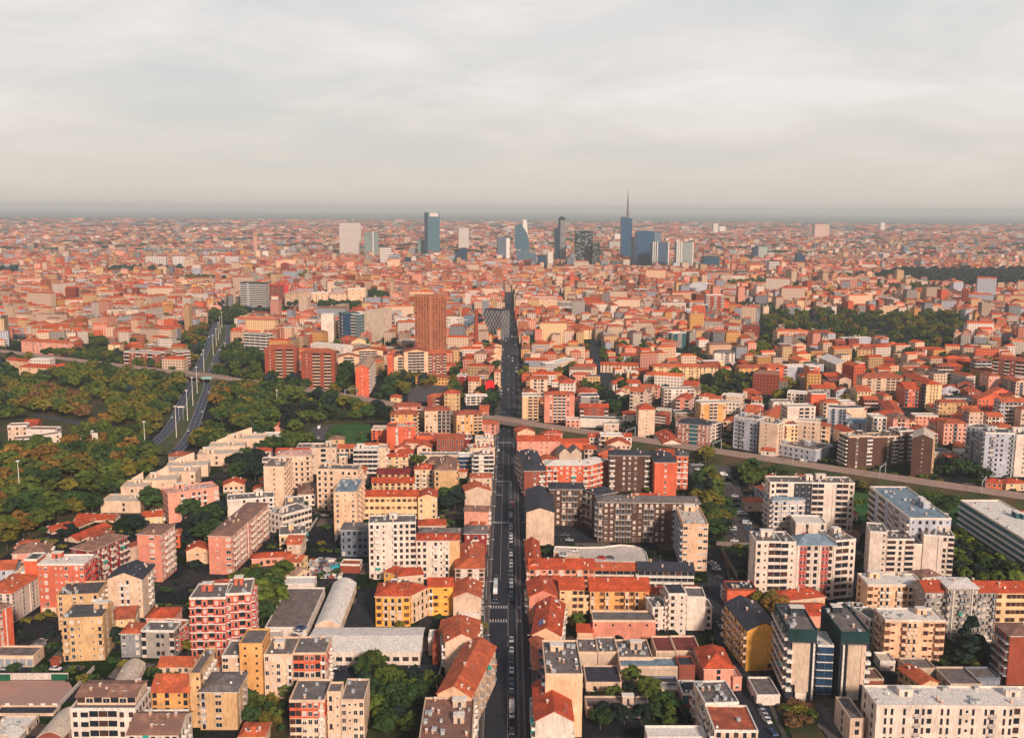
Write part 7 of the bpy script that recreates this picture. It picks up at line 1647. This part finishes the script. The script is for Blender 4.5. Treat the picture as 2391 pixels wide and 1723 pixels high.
def carpet_mesh():
    n=len(CARPET); P=np.zeros((n,10,3)); C=np.zeros((n,2,3)); A=np.zeros((n,3))
    for i,(O,U,V,W,D,h,wall,roof,rc) in enumerate(CARPET):
        q=[O,O+U*W,O+U*W+V*D,O+V*D]
        for k in range(4): P[i,k]=(q[k].x,q[k].y,0); P[i,4+k]=(q[k].x,q[k].y,h)
        rh=D*.22 if roof!='flat' else .05; ins=D*.45 if roof=='hip' else .02
        a=O+U*ins+V*D/2; c=O+U*(W-ins)+V*D/2; P[i,8]=(a.x,a.y,h+rh); P[i,9]=(c.x,c.y,h+rh)
        C[i,0]=WALLC[wall]; C[i,1]=ROOFC[rc]; A[i]=(W,D,h)
    F=[(0,1,5,4),(1,2,6,5),(2,3,7,6),(3,0,4,7),(4,5,9,8),(6,7,8,9),(5,6,9),(7,4,8)]
    li=np.array([v for f in F for v in f]); nl=len(li)
    idx=(np.arange(n)[:,None]*10+li[None]).astype(np.int32)
    me=bpy.data.meshes.new('town_fabric'); me.vertices.add(n*10); me.vertices.foreach_set('co',P.reshape(-1).astype(np.float32))
    me.loops.add(n*nl); me.loops.foreach_set('vertex_index',idx.reshape(-1)); me.polygons.add(n*8)
    ls=np.array([0,4,8,12,16,20,24,27]); me.polygons.foreach_set('loop_start',(np.arange(n)[:,None]*nl+ls[None]).reshape(-1).astype(np.int32))
    me.polygons.foreach_set('use_smooth',np.zeros(n*8,bool)); me.update(calc_edges=True)
    rs=np.random.RandomState(3); jit=rs.uniform(.62,1.12,(n,1,1))
    col4=np.ones((n,nl,4),np.float32); col4[:,:16,:3]=C[:,0:1]*jit; col4[:,16:,:3]=C[:,1:2]*jit
    ca=me.color_attributes.new('paint','FLOAT_COLOR','CORNER'); ca.data.foreach_set('color',col4.reshape(-1))
    uv=np.full((n,nl,2),-100.0,np.float32); W_,D_,H_=A[:,0],A[:,1],A[:,2]
    for f in range(4):
        L_=W_ if f%2==0 else D_; o=f*4
        uv[:,o,0]=0; uv[:,o+1,0]=L_; uv[:,o+2,0]=L_; uv[:,o+3,0]=0; uv[:,o,1]=0; uv[:,o+1,1]=0; uv[:,o+2,1]=H_; uv[:,o+3,1]=H_
    ul=me.uv_layers.new(name='metres'); ul.data.foreach_set('uv',uv.reshape(-1))
    m=bpy.data.materials.new('town_fabric'); m.use_nodes=True; nt=m.node_tree; N=nt.nodes.new; L=nt.links.new; p=nt.nodes['Principled BSDF']; p.inputs['Roughness'].default_value=.9; p.inputs['Specular IOR Level'].default_value=.1
    at=N('ShaderNodeAttribute'); at.attribute_name='paint'; um=N('ShaderNodeUVMap'); um.uv_map='metres'; sp=N('ShaderNodeSeparateXYZ'); L(um.outputs[0],sp.inputs[0])
    def M(op,a,b_=None):
        q=N('ShaderNodeMath'); q.operation=op
        for k,v in enumerate((a,b_)):
            if v is None: continue
            if isinstance(v,(int,float)): q.inputs[k].default_value=v
            else: L(v,q.inputs[k])
        return q.outputs[0]
    def band(x,per,lo,hi):
        f=M('FRACT',M('DIVIDE',x,per)); return M('MULTIPLY',M('GREATER_THAN',f,lo),M('LESS_THAN',f,hi))
    w=M('MULTIPLY',M('MULTIPLY',band(sp.outputs[0],3.1,.26,.74),band(sp.outputs[1],3.15,.3,.82)),M('GREATER_THAN',sp.outputs[0],-50))
    mx=N('ShaderNodeMix'); mx.data_type='RGBA'; L(M('MULTIPLY',w,.8),mx.inputs[0]); L(at.outputs[0],mx.inputs[6]); mx.inputs[7].default_value=(.03,.03,.04,1); L(mx.outputs[2],p.inputs['Base Color'])
    me.materials.append(m); o=bpy.data.objects.new('town_fabric',me); col.objects.link(o); tag(o,label='endless fabric of far city blocks reaching to the horizon',cat='city blocks',kind='stuff')
carpet_mesh()
# loose trees among the far blocks and the far woods
sh=[]
for _ in range(5200):
    y=345+430*rngf.random(); x=rngf.uniform(-.55,.55)*y
    if (int(x//CELL),int(y//CELL)) in OCC: continue
    sh.append((x,y,rngf.uniform(1.2,4.2),rngf.uniform(.9,1.5),rngf.choice(['bush','round']),rngf.choice(['dgreen','green','night','night','dgreen','olive'])))
stuff_trees('garden_shrubs',sh[:1500],150,.12,'shrubs and hedges in the yards between the near blocks')
lst=[(x,y,h,1.15,'round',c) for x,y,h,c in FAR_WOODS]
for _ in range(9000):
    y=900+3600*rngf.random(); x=rngf.uniform(-.54,.54)*y
    if (int(x//CELL),int(y//CELL)) in OCC: continue
    lst.append((x,y,rngf.uniform(6,12),rngf.uniform(.9,1.3),'round',rngf.choice(['dgreen','green','night','dgreen','olive','blue'])))
for _ in range(2600):
    y=3800*(1+2.6*rngf.random()); x=rngf.uniform(-.54,.54)*y; lst.append((x,y,rngf.uniform(12,22),rngf.uniform(2,5),'bush',rngf.choice(['blue','dgreen','blue'])))
stuff_trees('distant_trees',lst,60,.17,'scattered far trees between the city blocks')
# ------------------------------------------------------------------ high masts
def mast(T,x,yb,yt,label,arm=0,z0=0.0):
    p=px(T,(x,yb)); g_=gp(p); h=height_of(px(T,(x,yt)),p[1]); rt=empty('high_mast_lamp',(g_.x,g_.y,0),label=label,cat='street lamp',group='high mast lamps along the expressway')
    m=MB(); m.cone((0,0,-.3),(0,0,h),.34,.16,M_white,9); m.build('mast',rt)
    m=MB(); m.cone((0,0,h-.1),(0,0,h+.45),1.1,1.3,M_white,14); m.cone((0,0,h+.45),(0,0,h+.8),1.3,.3,M_white,14); m.build('lamp_head',rt)
for i,(T,x,yb,yt,l) in enumerate(((8,1283,1345,1078,'nearest high mast beside the left carriageway, left of the curve'),(8,1558,1215,942,'high mast in the central grass with a side sign'),(8,1656,1065,802,'high mast in the central grass below the railway bridge, second one'),
  (8,1703,935,690,'high mast just below the railway bridge, third one'),(8,1741,825,596,'high mast rising across the railway bridge'),(8,1801,635,448,'first high mast beyond the railway bridge'),(8,1883,495,315,'second high mast beyond the railway bridge'),
  (8,1910,410,258,'third high mast beyond the railway bridge'),(8,1929,355,203,'fourth high mast beyond the railway bridge'),(8,1944,300,156,'fifth high mast beyond the railway bridge'),(8,1960,250,112,'farthest high mast at the top of the expressway'),
  (8,1990,500,385,'high mast right of the expressway by the trees'),(8,827,1400,1160,'high mast among trees beside the white sign board'),(4,178,610,290,'high mast in the wood at the far left'),(9,179,945,800,'left of the two masts in the park by the tracks'),(9,587,938,852,'right of the two masts in the park by the tracks'))):
    mast(T,x,yb,yt,l)
mast(11,705,130,-105,'tall pale green mast on the far side of the large park')
# side sign of the mast, white sign board
def board(T,x,yb,w,h0,h1,label,mt,name='sign_board',rz=0):
    g_=G(T,x,yb); rt=empty(name,(g_.x,g_.y,0),rz,label=label,cat='sign'); m=MB(); m.box(-w/2,w/2,-.2,.2,h0,h1,mt); m.build('panel',rt); m=MB()
    for s in(-.3,.3): m.box(w*s-.12,w*s+.12,-.1,.1,-.2,h0,M_metal)
    m.build('post',rt)
board(8,838,1330,5.5,6,13,'big white hexagonal sign board among the orange trees',M_white)
board(8,1600,1060,6,10.5,11.6,'pale overhead direction sign above the left carriageway',M_white)
board(8,1828,745,11,5.2,7.4,'pale green bridge sign over the right carriageway',mat('pale_green_sign',(.28,.48,.42),noise=.05))
board(7,2085,640,4,1.5,5,'white triangular-looking hoarding by the tracks at the right edge',M_white)
# ------------------------------------------------------------------ cars
CARC=dict(white=(.75,.70,.66),silver=(.42,.42,.43),black=(.012,.013,.017),grey=(.10,.10,.115),blue=(.02,.06,.16),red=(.48,.02,.02),dark=(.03,.03,.045))
M_tyre=mat('tyre',(.012,.012,.013),kind='plain')
def car_parts(cn,van=False):
    def f():
        paint=mat('car_'+cn,CARC[cn],rough=.3,spec=.5,kind='plain'); L_,W_,H_=(5.2,2.0,2.15) if van else (4.3,1.76,1.46)
        def loft(prof,w0,w1,mt,nm):
            m=MB(); n=len(prof); lo=[(-w0/2 if z<.9 else -w1/2,y,z) for y,z in prof]; hi=[(-a,y,z) for a,y,z in lo]
            m.face(lo,mt); m.face(list(reversed(hi)),mt)
            for i in range(n): j=(i+1)%n; m.face([lo[j],lo[i],hi[i],hi[j]],mt)
            return m.mesh(nm)
        h=L_/2
        if van: bp=[(-h,.35),(-h,.95),(-h+.9,1.15),(-h+1.7,2.0),(-h+2.1,2.15),(h-.1,2.15),(h,1.9),(h,.35)]
        else: bp=[(-h,.3),(-h,.72),(-h+.15,.8),(-h+1.1,.92),(h-.45,.95),(h-.05,.85),(h,.5),(h,.3)]
        body=loft(bp,W_,W_*.94,paint,'body')
        if van: gl=[(-h+1.0,1.2),(-h+1.65,1.92),(-h+2.5,1.92),(-h+2.5,1.2)]
        else: gl=[(-h+1.0,.93),(-h+1.75,1.42),(h-1.2,1.42),(h-.4,.96)]
        glass=loft(gl,W_*1.01 if van else W_*.88,W_*.96 if van else W_*.80,M_glass,'windows')
        rf=MB()
        if not van: rf.hexa([(-.62,-h+1.72,1.425),(.62,-h+1.72,1.425),(.62,h-1.18,1.425),(-.62,h-1.18,1.425)],[(-.6,-h+1.85,1.47),(.6,-h+1.85,1.47),(.6,h-1.3,1.47),(-.6,h-1.3,1.47)],paint)
        wh=MB(); wh.cone((-.11,0,0),(.11,0,0),.32,.32,M_tyre,12); wh.cone((-.12,0,0),(.12,0,0),.18,.18,M_metal,8)
        hl=MB(); hl.box(-.18,.18,-.03,.03,-.08,.08,M_white)
        return body,glass,(rf.mesh('roof') if not van else None),wh.mesh('wheel'),hl.mesh('headlight'),L_,W_
    return cached(('car',cn,van),f)
def car(x,y,rz,cn,label,van=False,z=0.02,group=None):
    bd,gl,rf,wh,hl,L_,W_=car_parts(cn,van); rt=empty('van' if van else 'car',(x,y,z),rz,label=label,cat='van' if van else 'car',group=group)
    inst('body',bd,rt); inst('windows',gl,rt)
    if rf: inst('roof',rf,rt)
    for sx in(-1,1):
        for sy in(-1,1): inst('wheel',wh,rt,(sx*(W_/2-.08),sy*L_*.31,.32))
        inst('headlight',hl,rt,(sx*W_*.33,-L_/2-.01,.66))
    return rt
def ordn(k): return str(k)+('th' if 10<k%100<20 else {1:'st',2:'nd',3:'rd'}.get(k%10,'th'))
rc2=random.Random(5); PAL='white white silver silver grey dark black black blue grey'.split(); PN=dict(silver='silver',dark='dark',black='black',white='white',grey='grey',blue='blue',red='red')
row=[(ydist(20,y),c) for y,c in((1560,'dark'),(1350,'white'),(1180,'red'),(1105,'dark'),(1060,'silver'),(1000,'blue'),(930,'grey'),(795,'white'),(720,'black'),(665,'dark'),(620,'grey'),(535,'white'),(405,'silver'))]
y=ydist(21,1400)
while y<640:
    if abs(y-ydist(21,740))>6 and abs(y-ydist(21,430))>5 and abs(y-ydist(22,1420))>5 and rc2.random()<.93: row.append((y,rc2.choice(PAL)))
    y+=5.35
k=0
for yy,c in row:
    k+=1; p=AVP(.75,yy); car(p.x,p.y,rc2.uniform(-.03,.03),c,f'{PN[c]} car in the avenue middle parking row, {ordn(k)} from the bottom',group='cars parked in the avenue middle row')
p=AVP(.75,ydist(20,1255)); car(p.x,p.y,0,'white','large white van in the middle parking row near the bottom',True)
p=AVP(1.6,ydist(21,222)); car(p.x,p.y,0,'red','red van standing beside the middle parking row',True)
for x,y,c,v,l in ((-6.6,1390,'dark',False,'dark car with lit headlights waiting at the stop line'),(-6.6,1310,'white',True,'first white van queueing on the left of the avenue'),(-6.6,1205,'silver',True,'silver van queueing on the left of the avenue'),(-6.3,1135,'dark',False,'dark car behind the two queueing white vans')):
    p=AVP(x,ydist(21,y)); car(p.x,p.y,0,c,l,v)
k=0
for y in range(690,1750,23):
    for x,pr in((-8.2,.75),(8.0-.6,.5),(-5,.25),(-1.5,.2),(3.3,.35)):
        if rc2.random()<pr:
            k+=1; c=rc2.choice(PAL); p=AVP(x,y+rc2.uniform(-8,8)); car(p.x,p.y,0 if x<0 else math.pi,c,f'{PN[c]} car on the far avenue beyond the railway bridge, {ordn(k)} outwards',group='cars on the far avenue')
def lotcars(T,lst,rz,where,z=.03,grp=None):
    k=0
    for e in lst:
        k+=1; x,y,c=e[:3]; van=len(e)>3; g_=G(T,x,y,z); car(g_.x,g_.y,rz+rc2.uniform(-.06,.06),c,f'{PN[c]} {"van" if van else "car"} {where}, {ordn(k)} from the left or top'.replace(' from the left or top',' in order'),van,z=z)
lotcars(0,((50,908,'silver'),(135,904,'silver'),(490,908,'white'),(615,905,'blue'),(690,902,'dark')),1.57,'on the tarmac above the dirt lot')
lotcars(1,((760,905,'dark'),(690,900,'white'),(840,900,'dark'),(1180,905,'dark'),(1385,903,'white'),(1440,948,'grey'),(1390,1035,'white')),1.57,'in the warehouse car park')
lotcars(1,((392,545,'blue'),(372,590,'white')),1.3,'on the roof car park',7.0)
lotcars(6,((530,1085,'white'),(435,1115,'silver'),(440,1130,'white'),(775,1148,'red'),(850,1148,'grey')),1.4,'on the pale concrete deck',4.6)
lotcars(24,((140,168,'white'),(95,120,'silver'),(160,118,'silver'),(235,205,'grey'),(140,240,'white'),(410,225,'white',1),(460,320,'grey'),(490,380,'dark'),(525,452,'white'),(540,495,'dark'),(560,550,'dark'),(590,600,'silver'),(600,640,'white',1),(640,700,'dark'),(655,740,'silver',1),(665,790,'blue'),(680,835,'dark'),(700,880,'blue'),(720,925,'dark'),(740,975,'grey'),(500,780,'white'),(505,805,'silver'),(495,860,'dark'),(520,925,'white'),(430,945,'red')),1.35,'in the long side car park')
lotcars(24,((285,1160,'white'),(315,1190,'silver'),(330,1225,'white'),(350,1320,'dark')),1.2,'beside the orange and cream tower')
lotcars(25,((125,300,'dark'),(150,335,'grey'),(205,440,'silver'),(255,535,'white'),(580,1185,'grey'),(630,1280,'dark'),(660,1335,'silver'),(685,1385,'silver'),(710,1435,'white'),(775,1580,'blue')),.35,'parked along the side street')
lotcars(5,((600,775,'white'),(540,765,'grey'),(780,1210,'silver'),(900,1215,'white'),(830,1205,'dark')),1.4,'in the yards before the slate-grey block')
lotcars(6,((455,945,'grey'),(440,985,'dark'),(490,990,'silver'),(385,945,'dark')),1.3,'in the court of the dark brown blocks')
lotcars(7,((370,255,'dark'),(400,268,'white'),(450,290,'dark'),(530,270,'grey'),(600,275,'dark'),(670,272,'grey'),(320,298,'white',1)),1.45,'on the lot beyond the tracks')
lotcars(9,((548,1135,'white',1),(540,1225,'white')),0,'on the path beside the lawn')
k=0
for pth,sgn in((lc,1),(rc_,-1)):
    for f in (.06,.14,.2,.3,.42,.55,.63,.76,.88):
        i=int(f*(len(pth)-2)); a,b_=pth[i],pth[i+1]; t=(b_-a).normalized(); s=Vector((t.y,-t.x)); k+=1; q=a+s*rc2.choice((-2.4,2.4)); c=rc2.choice(PAL)
        car(q.x,q.y,math.atan2(t.y,t.x)-math.pi/2+(0 if sgn>0 else math.pi),c,f'{PN[c]} car driving on the expressway, {ordn(k)} in order',group='cars on the expressway')
# works yard containers
b_=MB(); g_=G(5,730,1250); rt=empty('skip_container',(g_.x,g_.y,0),.3,label='turquoise container in the cluttered scrapyard',cat='container'); m=MB(); m.box(-4,4,-1.3,1.3,0,2.4,mat('turquoise',(.03,.38,.48),noise=.2)); m.build('box',rt); m=MB(); m.box(-3.9,3.9,-1.2,1.2,2.4,2.5,mat('turquoise',(.03,.38,.48))); m.build('lid',rt)
rs_=random.Random(9); sc=MB()
for _ in range(160):
    g_=G(5,rs_.uniform(470,740),rs_.uniform(1160,1330)); s=rs_.uniform(.4,1.5); c=rs_.choice([M_metal,M_dark,wm('bgrey'),wm('stone'),wm('brick'),M_white]); sc.box(g_.x-s,g_.x+s,g_.y-s*.7,g_.y+s*.7,-.05,rs_.uniform(.4,1.8),c)
sc.build('scrap_heap',kind='stuff',label='heaps of scrap and crates in the cluttered yard',cat='scrap')

# lamp posts with arms along the avenue pavements
def lm():
    m=MB(); m.cone((0,0,0),(0,0,8.5),.11,.07,M_metal,6); return m.mesh('post')
def la():
    m=MB(); m.hexa([(0,-.04,8.3),(2.2,-.04,8.7),(2.2,.04,8.7),(0,.04,8.3)],[(0,-.04,8.4),(2.2,-.04,8.8),(2.2,.04,8.8),(0,.04,8.4)],M_metal); m.box(1.9,2.7,-.16,.16,8.62,8.78,M_white); return m.mesh('lamp_arm')
pm,am=lm(),la(); k=0
for y in range(318,760,29):
    for x,rz,sd_ in((-10.6,0,'left'),(9.7,math.pi,'right')):
        p=AVP(x,y); k_=(y-318)//29+1; rt=empty('street_lamp',(p.x,p.y,.14),rz,label=f'thin grey lamp post on the {sd_} pavement of the avenue, {ordn(k_)} from the bottom',cat='street lamp',group='lamp posts along the avenue'); inst('post',pm,rt); inst('lamp_arm',am,rt)
# ------------------------------------------------------------------ air
hm=bpy.data.materials.new('haze'); hm.use_nodes=True; nt=hm.node_tree; nt.nodes.clear(); o_=nt.nodes.new('ShaderNodeOutputMaterial'); pv=nt.nodes.new('ShaderNodeVolumePrincipled')
pv.inputs['Color'].default_value=(.88,.90,.90,1); pv.inputs['Density'].default_value=6.6e-5; pv.inputs['Anisotropy'].default_value=0.0
nt.links.new(pv.outputs[0],o_.inputs['Volume'])
m=MB(); m.box(-32000,32000,-400,62000,-1.0,245,hm); o=m.build('haze',kind='stuff'); o.visible_shadow=True
